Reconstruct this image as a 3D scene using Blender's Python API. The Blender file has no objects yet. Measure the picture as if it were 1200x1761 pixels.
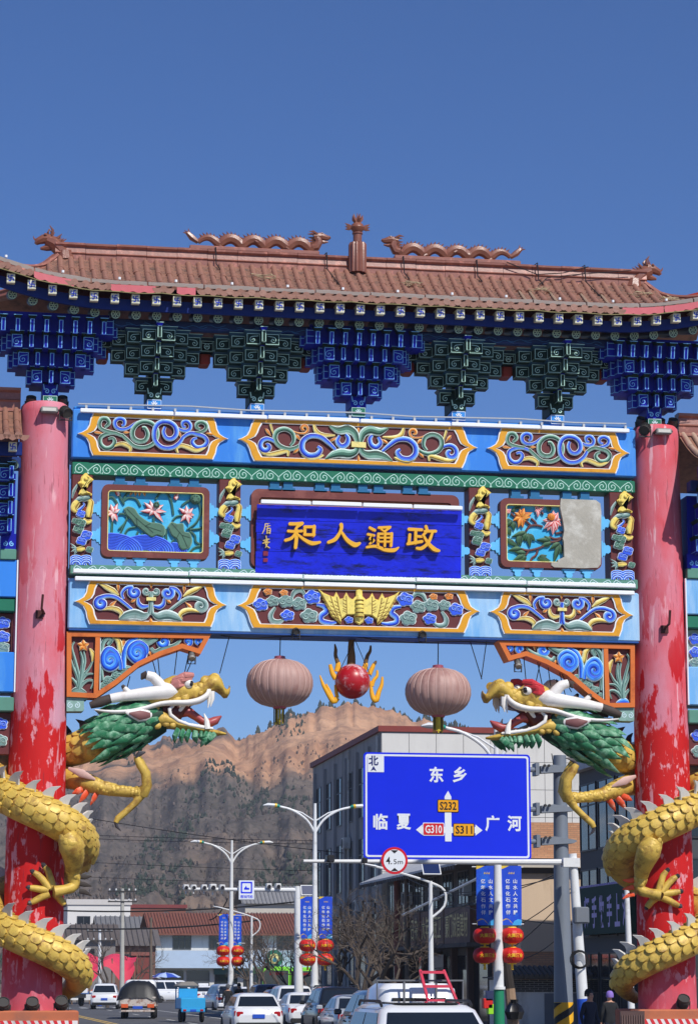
import bpy, bmesh, math, random
from mathutils import Vector, Matrix, noise as mnoise
R = math.radians
random.seed(7)
SC = bpy.context.scene
COL = SC.collection
# ------------------------------------------------------------ camera
FPX = 4288.7; PSI = R(9.667); PHI = R(10.624); CAM = Vector((-9.2046, -53.1112, 1.95))
cd = bpy.data.cameras.new('camera'); cam = bpy.data.objects.new('camera', cd); COL.objects.link(cam)
cam.location = CAM; cam.rotation_euler = (R(90) + PHI, 0, -PSI)
cd.sensor_fit = 'VERTICAL'; cd.sensor_height = 36.0; cd.lens = FPX / 1761 * 36.0
cd.clip_start = 0.5; cd.clip_end = 9000
SC.camera = cam
SC.render.resolution_x = 697; SC.render.resolution_y = 1024
# ------------------------------------------------------------ world, sun
SUN_EL, SUN_AZ = R(46), R(24)       # azimuth: to the right of straight behind the camera's street axis
w = bpy.data.worlds.new('World'); SC.world = w; w.use_nodes = True
nt = w.node_tree; nt.nodes.clear()
sky = nt.nodes.new('ShaderNodeTexSky'); sky.sky_type = 'NISHITA'; sky.sun_disc = False
sky.sun_elevation = SUN_EL; sky.sun_rotation = R(180) - SUN_AZ
sky.altitude = 1900; sky.air_density = 1.0; sky.dust_density = 0.3; sky.ozone_density = 8.0
bg = nt.nodes.new('ShaderNodeBackground'); bg.inputs['Strength'].default_value = 0.112
wo = nt.nodes.new('ShaderNodeOutputWorld')
hs = nt.nodes.new('ShaderNodeHueSaturation'); hs.inputs['Saturation'].default_value = 1.1; hs.inputs['Hue'].default_value = 0.508
nt.links.new(sky.outputs[0], hs.inputs['Color']); nt.links.new(hs.outputs[0], bg.inputs[0]); nt.links.new(bg.outputs[0], wo.inputs[0])
sl = bpy.data.lights.new('sun', 'SUN'); sl.energy = 4.5; sl.angle = R(0.5); sl.color = (1.0, 0.955, 0.89)
sun = bpy.data.objects.new('sun', sl); COL.objects.link(sun)
sd = Vector((math.sin(SUN_AZ) * math.cos(SUN_EL), -math.cos(SUN_AZ) * math.cos(SUN_EL), math.sin(SUN_EL)))
sun.rotation_euler = sd.to_track_quat('Z', 'Y').to_euler(); sun.location = (20, -60, 60)
SC.view_settings.view_transform = 'Standard'; SC.view_settings.look = 'None'
SC.view_settings.exposure = 0.0; SC.view_settings.gamma = 1.0
SC.cycles.max_bounces = 6; SC.cycles.use_denoising = True
# ------------------------------------------------------------ pixel <-> place (the photograph's survey)
_fw = Vector((math.sin(PSI) * math.cos(PHI), math.cos(PSI) * math.cos(PHI), math.sin(PHI)))
_rt = Vector((math.cos(PSI), -math.sin(PSI), 0)); _up = _rt.cross(_fw)
def ray(x, y): return _fw + _rt * ((x - 600) / FPX) + _up * ((880.5 - y) / FPX)
def aty(x, y, Y): d = ray(x, y); return CAM + d * ((Y - CAM.y) / d.y)
def atx(x, y, X): d = ray(x, y); return CAM + d * ((X - CAM.x) / d.x)
def atz(x, y, Z=0.0): d = ray(x, y); return CAM + d * ((Z - CAM.z) / d.z)
def atd(x, y, D): return CAM + ray(x, y) * D
# ------------------------------------------------------------ materials
def lin(c):
    return tuple(((v / 255 / 12.92) if v / 255 <= 0.04045 else ((v / 255 + 0.055) / 1.055) ** 2.4) for v in c[:3]) + (1.0,)
MATS = {}
def M(name, col, rough=0.6, var=0.12, scale=3.0, bump=0.0, metal=0.0, spec=0.4, stain=None, stain_amt=0.35, stain_scale=1.2, coat=0.0, streak=False):
    """plain paint/stone/metal with noise tone variation, optional stains of a second colour, optional relief"""
    if name in MATS: return MATS[name]
    m = bpy.data.materials.new(name); m.use_nodes = True; MATS[name] = m
    n, l = m.node_tree.nodes, m.node_tree.links
    b = n['Principled BSDF']; b.inputs['Roughness'].default_value = rough; b.inputs['Metallic'].default_value = metal
    b.inputs['Specular IOR Level'].default_value = spec
    if coat: b.inputs['Coat Weight'].default_value = coat; b.inputs['Coat Roughness'].default_value = 0.08
    c = lin(col)
    tc = n.new('ShaderNodeTexCoord'); oi = n.new('ShaderNodeObjectInfo')
    ad = n.new('ShaderNodeVectorMath'); ad.operation = 'MULTIPLY_ADD'
    l.new(oi.outputs['Random'], ad.inputs[0]); ad.inputs[1].default_value = (37, 53, 71); l.new(tc.outputs['Object'], ad.inputs[2])
    vec = ad.outputs[0]
    if streak:
        mp = n.new('ShaderNodeMapping'); mp.inputs['Scale'].default_value = (1, 1, 0.18); l.new(vec, mp.inputs[0]); vec = mp.outputs[0]
    nz = n.new('ShaderNodeTexNoise'); nz.inputs['Scale'].default_value = scale; nz.inputs['Detail'].default_value = 6; nz.inputs['Roughness'].default_value = 0.62
    l.new(vec, nz.inputs['Vector'])
    mx = n.new('ShaderNodeMix'); mx.data_type = 'RGBA'
    mx.inputs[6].default_value = tuple(max(0, v * (1 - 1.6 * var)) for v in c[:3]) + (1,)
    mx.inputs[7].default_value = tuple(min(1, v * (1 + 1.3 * var)) for v in c[:3]) + (1,)
    l.new(nz.outputs[0], mx.inputs[0]); out = mx.outputs[2]
    if stain is not None:
        n2 = n.new('ShaderNodeTexNoise'); n2.inputs['Scale'].default_value = stain_scale; n2.inputs['Detail'].default_value = 9; n2.inputs['Roughness'].default_value = 0.7
        l.new(vec, n2.inputs['Vector'])
        rp = n.new('ShaderNodeMapRange'); rp.inputs[1].default_value = 0.62 - 0.3 * stain_amt; rp.inputs[2].default_value = 0.74 - 0.2 * stain_amt
        l.new(n2.outputs[0], rp.inputs[0])
        m2 = n.new('ShaderNodeMix'); m2.data_type = 'RGBA'; m2.inputs[7].default_value = lin(stain)
        l.new(rp.outputs[0], m2.inputs[0]); l.new(out, m2.inputs[6]); out = m2.outputs[2]
    l.new(out, b.inputs['Base Color'])
    if bump:
        bp = n.new('ShaderNodeBump'); bp.inputs['Strength'].default_value = bump; bp.inputs['Distance'].default_value = 0.02
        n3 = n.new('ShaderNodeTexNoise'); n3.inputs['Scale'].default_value = scale * 6; n3.inputs['Detail'].default_value = 5
        l.new(vec, n3.inputs['Vector']); l.new(n3.outputs[0], bp.inputs['Height']); l.new(bp.outputs[0], b.inputs['Normal'])
    return m
def glassy(name, col, rough=0.05, spec=0.6):
    if name in MATS: return MATS[name]
    m = bpy.data.materials.new(name); m.use_nodes = True; MATS[name] = m
    b = m.node_tree.nodes['Principled BSDF']; b.inputs['Base Color'].default_value = lin(col); b.inputs['Roughness'].default_value = rough
    b.inputs['Specular IOR Level'].default_value = spec
    return m
def emis(name, col, strength):
    m = bpy.data.materials.new(name); m.use_nodes = True
    b = m.node_tree.nodes['Principled BSDF']; b.inputs['Base Color'].default_value = lin(col)
    b.inputs['Emission Color'].default_value = lin(col); b.inputs['Emission Strength'].default_value = strength
    return m
# ------------------------------------------------------------ objects
ORG = {}
def tag(o, label=None, cat=None, group=None, kind=None):
    if label: o['label'] = label
    if cat: o['category'] = cat
    if group: o['group'] = group
    if kind: o['kind'] = kind
    return o
def thing(name, label, cat, loc=(0, 0, 0), rz=0.0, group=None):
    o = bpy.data.objects.new(name, None); COL.objects.link(o); o.location = loc; o.rotation_euler = (0, 0, rz); o.empty_display_size = 0.2
    ORG[o.name] = Vector(loc)
    return tag(o, label, cat, group)
def inst(mesh, name, parent, mat):
    o = bpy.data.objects.new(name, mesh); COL.objects.link(o); o.parent = parent; o.matrix_local = mat
    return o
def copy_tree(o, parent=None):
    c = o.copy(); COL.objects.link(c); c.parent = parent
    if o.name in ORG: ORG[c.name] = ORG[o.name].copy()
    for ch in list(o.children):
        copy_tree(ch, c)
    return c
V = Vector
class MB:
    def __init__(s): s.v = []; s.f = []; s.m = []; s.s = []
    def add(s, vs, fs, mi=0, smooth=False):
        k = len(s.v); s.v.extend([tuple(p) for p in vs])
        for i, f in enumerate(fs):
            s.f.append([k + a for a in f]); s.m.append(mi if isinstance(mi, int) else mi[i]); s.s.append(smooth)
        return s
    def poly(s, pts, mi=0): return s.add(pts, [list(range(len(pts)))], mi)
    def box(s, x0, x1, y0, y1, z0, z1, mi=0, mt=None):
        p = [(x0, y0, z0), (x1, y0, z0), (x1, y1, z0), (x0, y1, z0), (x0, y0, z1), (x1, y0, z1), (x1, y1, z1), (x0, y1, z1)]
        if mt is not None: p = [mt @ V(q) for q in p]
        return s.add(p, [(0, 3, 2, 1), (4, 5, 6, 7), (0, 1, 5, 4), (1, 2, 6, 5), (2, 3, 7, 6), (3, 0, 4, 7)], mi)
    def bbox(s, x0, x1, y0, y1, z0, z1, b=0.02, mi=0, mt=None):
        """box with chamfered vertical and horizontal edges"""
        def ring(z, i): return [(x0 + i + b, y0 + i, z), (x1 - i - b, y0 + i, z), (x1 - i, y0 + i + b, z), (x1 - i, y1 - i - b, z), (x1 - i - b, y1 - i, z), (x0 + i + b, y1 - i, z), (x0 + i, y1 - i - b, z), (x0 + i, y0 + i + b, z)]
        p = ring(z0, b) + ring(z0 + b, 0) + ring(z1 - b, 0) + ring(z1, b)
        if mt is not None: p = [mt @ V(q) for q in p]
        f = [list(range(7, -1, -1)), list(range(24, 32))]
        for r_ in range(3):
            for i in range(8): f.append((r_ * 8 + i, r_ * 8 + (i + 1) % 8, r_ * 8 + 8 + (i + 1) % 8, r_ * 8 + 8 + i))
        return s.add(p, f, mi)
    def prism(s, pts, fr, d0, d1, mi=0, ms=None, back=True):
        """polygon in frame fr = (origin, ex, ey, n), from depth d0 to d1 along n (d1 is the face)"""
        o, ex, ey, n = fr; k = len(pts)
        a = [o + ex * x + ey * y + n * d0 for x, y in pts]; b = [o + ex * x + ey * y + n * d1 for x, y in pts]
        f = [list(range(k, 2 * k))] + [(i, (i + 1) % k, k + (i + 1) % k, k + i) for i in range(k)]
        m = [mi] + [mi if ms is None else ms] * k
        if back: f.append(list(range(k - 1, -1, -1))); m.append(mi if ms is None else ms)
        return s.add(a + b, f, m)
    def tube(s, path, rad, n=8, mi=0, caps=True, flat=1.0, smooth=True, up=None):
        path = [V(p) for p in path]; k = len(path)
        if not hasattr(rad, '__len__'): rad = [rad] * k
        t = [(path[min(i + 1, k - 1)] - path[max(i - 1, 0)]).normalized() for i in range(k)]
        u = up if up is not None else (V((0, 0, 1)) if abs(t[0].z) < 0.9 else V((1, 0, 0)))
        u = (u - t[0] * u.dot(t[0])).normalized(); vs = []
        for i in range(k):
            u = (u - t[i] * u.dot(t[i])).normalized(); w_ = t[i].cross(u)
            for j in range(n):
                a = 2 * math.pi * j / n
                vs.append(path[i] + (u * math.cos(a) + w_ * math.sin(a) * flat) * rad[i])
        f = [(i * n + j, i * n + (j + 1) % n, i * n + n + (j + 1) % n, i * n + n + j) for i in range(k - 1) for j in range(n)]
        s.add(vs, f, mi, smooth)
        if caps: s.add(vs[:n], [list(range(n - 1, -1, -1))], mi); s.add(vs[-n:], [list(range(n))], mi)
        return s
    def lathe(s, prof, c=(0, 0, 0), n=16, mi=0, axis=None, smooth=True, sx=1.0, lobes=0, lobe_amt=0.0):
        c = V(c); vs = []
        mt = axis.to_track_quat('Z', 'Y').to_matrix() if axis is not None else None
        for r_, z in prof:
            for j in range(n):
                a = 2 * math.pi * j / n; rr = r_ * (1 + lobe_amt * (abs(math.sin(a * lobes / 2)) - 0.6)) if lobes else r_
                p = V((rr * math.cos(a) * sx, rr * math.sin(a), z)); vs.append(c + (mt @ p if mt else p))
        k = len(prof)
        f = [(i * n + j, i * n + (j + 1) % n, i * n + n + (j + 1) % n, i * n + n + j) for i in range(k - 1) for j in range(n)]
        fm = mi if isinstance(mi, int) else [mi[i] for i in range(k - 1) for j in range(n)]
        s.add(vs, f, fm, smooth)
        s.add(vs[:n], [list(range(n - 1, -1, -1))], mi if isinstance(mi, int) else mi[0]); s.add(vs[-n:], [list(range(n))], mi if isinstance(mi, int) else mi[-1])
        return s
    def loft(s, rings, mi=0, caps=True, smooth=True, closed=True):
        n = len(rings[0]); vs = [p for r_ in rings for p in r_]
        e = n if closed else n - 1
        f = [(i * n + j, i * n + (j + 1) % n, i * n + n + (j + 1) % n, i * n + n + j) for i in range(len(rings) - 1) for j in range(e)]
        s.add(vs, f, mi, smooth)
        if caps and closed: s.add(rings[0], [list(range(n - 1, -1, -1))], mi, smooth); s.add(rings[-1], [list(range(n))], mi, smooth)
        return s
    def grid(s, fn, nu, nv, mi=0, smooth=True):
        vs = [fn(i / nu, j / nv) for i in range(nu + 1) for j in range(nv + 1)]
        f = [(i * (nv + 1) + j, (i + 1) * (nv + 1) + j, (i + 1) * (nv + 1) + j + 1, i * (nv + 1) + j + 1) for i in range(nu) for j in range(nv)]
        return s.add(vs, f, mi, smooth)
    def strip(s, pts, fr, wd, d=0.004, mi=0):
        """flat painted line in frame"""
        o, ex, ey, n = fr; k = len(pts); vs = []
        for i in range(k):
            a, b = pts[max(i - 1, 0)], pts[min(i + 1, k - 1)]
            tx, ty = b[0] - a[0], b[1] - a[1]; L = math.hypot(tx, ty) or 1
            w_ = (wd[i] if hasattr(wd, '__len__') else wd) / 2
            for q in (1, -1): vs.append(o + ex * (pts[i][0] - ty / L * w_ * q) + ey * (pts[i][1] + tx / L * w_ * q) + n * d)
        return s.add(vs, [(2 * i, 2 * i + 1, 2 * i + 3, 2 * i + 2) for i in range(k - 1)], mi)
    def mesh(s, name, mats, shift=None, sharp=35):
        me = bpy.data.meshes.new(name)
        vs = s.v if shift is None else [(p[0] - shift[0], p[1] - shift[1], p[2] - shift[2]) for p in s.v]
        me.from_pydata(vs, [], s.f)
        for m_ in (mats if isinstance(mats, (list, tuple)) else [mats]): me.materials.append(m_)
        me.polygons.foreach_set('material_index', s.m); me.polygons.foreach_set('use_smooth', s.s)
        if any(s.s): me.set_sharp_from_angle(angle=R(sharp))
        me.update(); return me
    def build(s, name, mats, parent=None, local=False, sharp=35):
        sh = None
        if parent is not None and not local:
            sh = V((0, 0, 0)); q = parent
            while q is not None: sh = sh + V(q.location); q = q.parent
        me = s.mesh(name, mats, sh, sharp)
        o = bpy.data.objects.new(name, me); COL.objects.link(o); o.parent = parent
        return o
def smooth2(pts, n=4):
    out = []
    k = len(pts)
    for i in range(k - 1):
        p0, p1, p2, p3 = pts[max(i - 1, 0)], pts[i], pts[i + 1], pts[min(i + 2, k - 1)]
        for j in range(n):
            t = j / n; t2, t3 = t * t, t * t * t
            out.append(tuple(0.5 * (2 * b + (c - a) * t + (2 * a - 5 * b + 4 * c - d) * t2 + (3 * b - a - 3 * c + d) * t3) for a, b, c, d in zip(p0, p1, p2, p3)))
    out.append(tuple(pts[-1])); return out
def interp(ws, t):
    if not hasattr(ws, '__len__'): return ws
    x = t * (len(ws) - 1); i = min(int(x), len(ws) - 2); return ws[i] + (ws[i + 1] - ws[i]) * (x - i)
def spir(cx, cy, r0, r1, turns, a_end, d=1, n=None, sy=1.0):
    """spiral from the inside out, ending at angle a_end (degrees); d = direction"""
    n = n or int(10 * turns) + 4; a1 = R(a_end); out = []
    for i in range(n + 1):
        t = i / n; r_ = r0 + (r1 - r0) * t; a = a1 - d * 2 * math.pi * turns * (1 - t)
        out.append((cx + r_ * math.cos(a), cy + r_ * math.sin(a) * sy))
    return out
XZ = lambda y: (V((0, y, 0)), V((1, 0, 0)), V((0, 0, 1)), V((0, -1, 0)))
_text_cache = {}
def text_geo(body, bold=0.0):
    if (body, bold) in _text_cache: return _text_cache[(body, bold)]
    c = bpy.data.curves.new('t', 'FONT'); c.body = body; c.size = 1.0; c.offset = bold; c.resolution_u = 2; c.align_x = 'CENTER'; c.align_y = 'CENTER'
    o = bpy.data.objects.new('t', c); COL.objects.link(o)
    dg = bpy.context.evaluated_depsgraph_get()
    me = bpy.data.meshes.new_from_object(o.evaluated_get(dg))
    vs = [tuple(v.co) for v in me.vertices]; fs = [list(p.vertices) for p in me.polygons]
    bpy.data.objects.remove(o); bpy.data.curves.remove(c); bpy.data.meshes.remove(me)
    if vs:
        x0, x1 = min(v[0] for v in vs), max(v[0] for v in vs); y0, y1 = min(v[1] for v in vs), max(v[1] for v in vs)
        vs = [(v[0] - (x0 + x1) / 2, v[1] - (y0 + y1) / 2) for v in vs]; dim = (x1 - x0, y1 - y0)
    else: dim = (1, 1)
    _text_cache[(body, bold)] = (vs, fs, dim); return _text_cache[(body, bold)]
def put_text(mb, body, fr, cx, cy, w_, h_, d=0.004, mi=0, bold=0.0):
    """lettering scaled to w x h, centred in the frame"""
    vs, fs, dim = text_geo(body, bold); o, ex, ey, n = fr
    sx = w_ / dim[0] if w_ else h_ / dim[1]; sy = h_ / dim[1] if h_ else sx
    mb.add([o + ex * (cx + v[0] * sx) + ey * (cy + v[1] * sy) + n * d for v in vs], fs, mi)
# ============================================================ the gate: materials
WHITE = M('paint_white', (232, 236, 238), 0.5, 0.05)
LINEW = M('paint_line_pale', (196, 222, 226), 0.5, 0.06)
LINEB = M('paint_line_blue', (130, 198, 250), 0.5, 0.08)
LINEG = M('paint_line_mint', (186, 228, 214), 0.5, 0.08)
MAROON = M('paint_maroon', (98, 38, 38), 0.55, 0.12, 6, bump=0.06)
YEL = M('paint_ochre', (226, 160, 28), 0.45, 0.08, 5, stain=(190, 120, 20), stain_amt=0.3)
ORANGE = M('paint_orange', (212, 112, 44), 0.5, 0.08, 4, stain=(170, 80, 30), stain_amt=0.25)
PETAL = M('paint_petal_orange', (225, 130, 35), 0.5, 0.1)
BEAMU = M('paint_azure', (44, 130, 224), 0.5, 0.1, 1.4, stain=(84, 156, 222), stain_amt=0.42, stain_scale=1.6, streak=True)
BEAML = M('paint_faded_sky', (112, 174, 226), 0.5, 0.1, 1.2, stain=(168, 204, 232), stain_amt=0.6, stain_scale=1.3, streak=True)
BEAMD = M('paint_deep_azure', (48, 140, 222), 0.42, 0.08, 1.4)
GREENB = M('paint_green_band', (26, 112, 84), 0.45, 0.1, 4)
GREENF = M('paint_green_band_faded', (88, 140, 122), 0.5, 0.12, 4)
DKBLUE = M('paint_navy', (10, 38, 112), 0.5, 0.2, 5, spec=.2)
BRBLUE = M('paint_ultramarine', (9, 24, 158), 0.5, 0.15, 5, spec=.2)
BRGREEN = M('paint_bottle_green', (7, 42, 34), 0.55, 0.2, 5, spec=.2)
DKRED = M('paint_oxide_red', (150, 44, 22), 0.6, 0.12, 4)
SKYP = M('paint_panel_cyan', (60, 178, 226), 0.45, 0.1, 3, stain=(110, 205, 238), stain_amt=0.35)
CLOUDB = M('paint_cloud_cyan', (100, 188, 240), 0.45, 0.1, 4)
CLOUDT = M('paint_cloud_teal', (22, 104, 150), 0.5, 0.1, 4)
CEMENT = M('bare_cement', (172, 168, 156), 0.85, 0.12, 3, bump=0.3, stain=(200, 198, 188), stain_amt=0.45, stain_scale=2.2)
def pal(n, e, a, b, c):
    d = lambda q: tuple(int(v * .72 + 14) for v in q)
    return [M(n + '_edge', e, 0.6, 0.1, 9, stain=d(e), stain_amt=.3, stain_scale=7), M(n + '_light', a, 0.6, 0.12, 9, stain=d(a), stain_amt=.3, stain_scale=7), M(n + '_mid', b, 0.58, 0.14, 9, stain=d(b), stain_amt=.3, stain_scale=7), M(n + '_deep', c, 0.58, 0.14, 9)]
PB = pal('scroll_blue', (222, 234, 246), (104, 164, 244), (40, 88, 226), (20, 40, 160))
PG = pal('scroll_green', (214, 232, 224), (132, 178, 158), (62, 112, 94), (28, 66, 52))
PS = pal('scroll_sage', (216, 230, 226), (150, 178, 172), (112, 146, 140), (66, 98, 94))
PY = pal('scroll_yellow', (246, 238, 190), (240, 224, 140), (222, 196, 92), (140, 110, 40))
PO = pal('scroll_orange', (248, 226, 196), (240, 172, 84), (220, 128, 36), (160, 76, 20))
PGO = pal('relief_gold', (244, 226, 140), (246, 222, 116), (238, 208, 98), (150, 116, 44))
PL = pal('scroll_azure', (206, 236, 252), (80, 160, 248), (34, 110, 236), (20, 60, 180))

gate = thing('ceremonial_gate', 'painted pailou gate with pink columns and red tiled roof spanning the road', 'gate')
GY = -0.42                                  # front face of the beams
def gp(px, py, Y=GY): p = aty(px, py, Y); return (p.x, p.z)
def zoomf(x0, y0, s, Y=GY - 0.02): return lambda p: gp(x0 + p[0] / s, y0 + p[1] / s, Y)

def relief(mb, path, ws, y, h=0.05, mi0=0):
    """raised painted band along a path in x,z; widths ws; white rims, toned middle. mats: edge, light, mid, deep"""
    k = len(path); cs = [(-1, 0.0), (-0.98, 0.55), (-0.72, 0.85), (-0.2, 1.0), (0.3, 0.92), (0.74, 0.8), (0.98, 0.5), (1, 0.0)]
    fm = [0, 0, 1, 2, 3, 0, 0]; vs = []
    for i in range(k):
        a, b = path[max(i - 1, 0)], path[min(i + 1, k - 1)]
        tx, tz = b[0] - a[0], b[1] - a[1]; L = math.hypot(tx, tz) or 1; nx, nz = -tz / L, tx / L
        wd = interp(ws, i / (k - 1)) / 2
        for t, hh in cs: vs.append((path[i][0] + nx * wd * t, y - h * hh * min(1, 0.35 + wd * 12), path[i][1] + nz * wd * t))
    n = len(cs); f = []; m = []
    for i in range(k - 1):
        for j in range(n - 1): f.append((i * n + j, i * n + j + 1, i * n + n + j + 1, i * n + n + j)); m.append(mi0 + fm[j])
    f.append(list(range(n))); m.append(mi0); f.append([(k - 1) * n + j for j in range(n - 1, -1, -1)]); m.append(mi0)
    mb.add(vs, f, m, True)
def stroke(parent, name, P, pts, ws, y=GY - 0.05, h=0.036, n=4, conv=None, dy=None):
    q = [conv(p) for p in pts] if conv else pts
    ws = [a * 1.15 for a in ws] if hasattr(ws, '__len__') else ws
    mb = MB(); relief(mb, smooth2(q, n), ws, y - (random.random() * 0.008), h)
    return mb.build(name, P, parent, sharp=60)
def plate(mb, pts, y0, y1, mi=0, ms=None): mb.prism(pts, XZ(0), -y0, -y1, mi, ms)
def inset(pts, d):
    k = len(pts); out = []
    area = sum(pts[i][0] * pts[(i + 1) % k][1] - pts[(i + 1) % k][0] * pts[i][1] for i in range(k)); sg = 1 if area > 0 else -1
    for i in range(k):
        a, b, c = V(pts[i - 1]), V(pts[i]), V(pts[(i + 1) % k])
        e1, e2 = (b - a).normalized(), (c - b).normalized(); n1, n2 = V((-e1.y, e1.x)) * sg, V((-e2.y, e2.x)) * sg
        nn = n1 + n2; nn = nn / max(0.35, nn.length_squared) * 2 if nn.length > 1e-6 else n1
        out.append((b.x + nn.x * d, b.y + nn.y * d))
    return out
def ringplate(mb, outer, inner, y0, y1, mi=0):
    """frame between two outlines of equal count"""
    k = len(outer)
    P = [(x, y1, z) for x, z in outer] + [(x, y1, z) for x, z in inner] + [(x, y0, z) for x, z in outer] + [(x, y0, z) for x, z in inner]
    f = []
    for i in range(k):
        j = (i + 1) % k; f += [(i, j, k + j, k + i), (i, 2 * k + i, 2 * k + j, j), (k + i, k + j, 3 * k + j, 3 * k + i), (2 * k + i, 3 * k + i, 3 * k + j, 2 * k + j)]
    mb.add(P, f, mi)
def cart_outline(cx, cz, hw, hh):
    q = [(1.0, 0.0), (0.95, 0.06), (0.885, 0.2), (0.85, 0.42), (0.835, 0.7), (0.80, 0.98)]
    if hw > 2: q = [(1.0, 0.0), (0.97, 0.06), (0.93, 0.2), (0.91, 0.42), (0.895, 0.7), (0.87, 0.98)]
    top = [(x * hw, z * hh) for x, z in q]
    pts = top + [(-x, z) for x, z in reversed(top)]
    pts = pts + [(x, -z) for x, z in reversed(pts)][1:-1]
    return [(cx + x, cz + z) for x, z in pts]
def cartouche(cx, cz, hw, hh, label):
    o = cart_outline(cx, cz, hw, hh); i1 = cart_outline(cx, cz, hw - 0.15, hh - 0.075); i2 = cart_outline(cx, cz, hw - 0.185, hh - 0.09)
    mb = MB(); plate(mb, i2, GY + 0.01, GY - 0.035); f = mb.build('cartouche', MAROON, gate); f['label'] = label
    mb = MB(); ringplate(mb, o, i1, GY + 0.01, GY - 0.075, 0); mb.build('border', YEL, f)
    mb = MB(); ringplate(mb, cart_outline(cx, cz, hw + 0.03, hh + 0.012), o, GY + 0.01, GY - 0.062, 0); ringplate(mb, i1, i2, GY + 0.01, GY - 0.065, 0); mb.build('border_line', WHITE, f)
    return f
def petal(parent, conv, a, b, wd, P=None, y=GY - 0.045, name='petal'):
    """lens-shaped leaf from a to b"""
    A, B = conv(a), conv(b); q = [(A[0] + (B[0] - A[0]) * t, A[1] + (B[1] - A[1]) * t) for t in (0, .2, .45, .7, 1)]
    mb = MB(); relief(mb, q, [0.004, wd * 0.8, wd, wd * 0.6, 0.004], y, 0.04); return mb.build(name, P or PO, parent, sharp=60)
def cloud(parent, x, z, r, P, y=GY - 0.045, flip=1, lobes=5):
    """scalloped cloud knot with two spirals"""
    mb = MB(); pts = []
    for k in range(lobes):
        a0 = 2 * math.pi * k / lobes + 0.5
        for t in (-0.42, -0.25, 0, 0.25, 0.42):
            a = a0 + t * 2 * math.pi / lobes; rr = r * (0.80 + 0.22 * math.cos(t * math.pi * 1.05))
            pts.append((x + rr * math.cos(a) * 1.12, z + rr * math.sin(a) * 0.92))
    plate(mb, pts, y + 0.05, y - 0.02, 0); plate(mb, inset(pts, r * 0.1), y, y - 0.035, 2)
    for q, (sx, sz, sr) in enumerate(((-0.36, 0.12, 0.42), (0.4, -0.05, 0.46))):
        s = spir(x + sx * r * flip, z + sz * r, 0.03 * r, sr * r, 1.5, 200 if q else -20, flip if q else -flip)
        relief(mb, s, [r * 0.05, r * 0.17, r * 0.22], y - 0.03, 0.035)
    return mb.build('cloud', P, parent, sharp=60)
# ------------------------------------------------------------ columns and pedestals
def column_mat():
    m = bpy.data.materials.new('column_paint'); m.use_nodes = True; n, l = m.node_tree.nodes, m.node_tree.links
    b = n['Principled BSDF']; b.inputs['Roughness'].default_value = 0.72; b.inputs['Specular IOR Level'].default_value = 0.25
    g = n.new('ShaderNodeTexCoord'); sx = n.new('ShaderNodeSeparateXYZ'); l.new(g.outputs['Object'], sx.inputs[0])
    def nz(scale, zs, det=8):
        mp = n.new('ShaderNodeMapping'); mp.inputs['Scale'].default_value = (1, 1, zs); l.new(g.outputs['Object'], mp.inputs[0])
        t = n.new('ShaderNodeTexNoise'); t.inputs['Scale'].default_value = scale; t.inputs['Detail'].default_value = det; t.inputs['Roughness'].default_value = 0.6; l.new(mp.outputs[0], t.inputs[0]); return t.outputs[0]
    def mr(v, a, b_): r_ = n.new('ShaderNodeMapRange'); r_.inputs[1].default_value = a; r_.inputs[2].default_value = b_; l.new(v, r_.inputs[0]); return r_.outputs[0]
    def mix(f, a, c):
        x = n.new('ShaderNodeMix'); x.data_type = 'RGBA'; l.new(f, x.inputs[0])
        for v, i in ((a, 6), (c, 7)):
            if isinstance(v, tuple): x.inputs[i].default_value = lin(v)
            else: l.new(v, x.inputs[i])
        return x.outputs[2]
    def mt(op, a, c):
        x = n.new('ShaderNodeMath'); x.operation = op
        for v, i in ((a, 0), (c, 1)):
            if isinstance(v, (int, float)): x.inputs[i].default_value = v
            else: l.new(v, x.inputs[i])
        return x.outputs[0]
    z = sx.outputs[2]
    faded = mix(mr(nz(0.9, 0.22), 0.3, 0.7), (216, 98, 112), (204, 150, 166))
    faded = mix(mr(nz(0.8, 0.5), 0.45, 0.7), faded, (212, 84, 94))
    red = mix(nz(2.0, 0.5), (180, 20, 22), (208, 34, 34))
    red = mix(mr(nz(6, 0.45, 12), 0.56, 0.60), red, (218, 140, 146))          # scuffs
    edge = mt('ADD', mt('MULTIPLY', nz(2.6, 0.28, 9), 2.6), mt('MULTIPLY', nz(0.7, 1.0, 3), 1.6))
    up = mr(mt('SUBTRACT', z, edge), 5.3, 5.42)                              # above ~ 7.1 m the old pink shows
    c = mix(up, red, faded)
    c = mix(mr(nz(7, 0.12, 10), 0.60, 0.68), c, (226, 168, 176)); c = mix(mt('MULTIPLY', mr(nz(14, 0.1, 6), 0.60, 0.66), 0.45), c, (120, 40, 52))
    patch = mt('MULTIPLY', mr(nz(2.3, 0.28, 10), 0.54, 0.56), mr(z, 11.4, 8.6)); c = mix(mt('MULTIPLY', patch, up), c, (190, 24, 34))
    low = mr(mt('ADD', z, mt('MULTIPLY', nz(3, 0.3), -1.6)), 1.7, 0.9); c = mix(mt('MULTIPLY', low, 0.8), c, (206, 96, 112))
    l.new(c, b.inputs['Base Color'])
    bp = n.new('ShaderNodeBump'); bp.inputs['Strength'].default_value = 0.12; bp.inputs['Distance'].default_value = 0.02; l.new(nz(3, 0.5), bp.inputs['Height']); l.new(bp.outputs[0], b.inputs['Normal'])
    return m
COLP = column_mat()
IRON = M('dark_iron', (48, 46, 46), 0.6, 0.2, 8); ALU = M('aluminium', (188, 190, 190), 0.4, 0.08, 6, metal=0.3)
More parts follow.
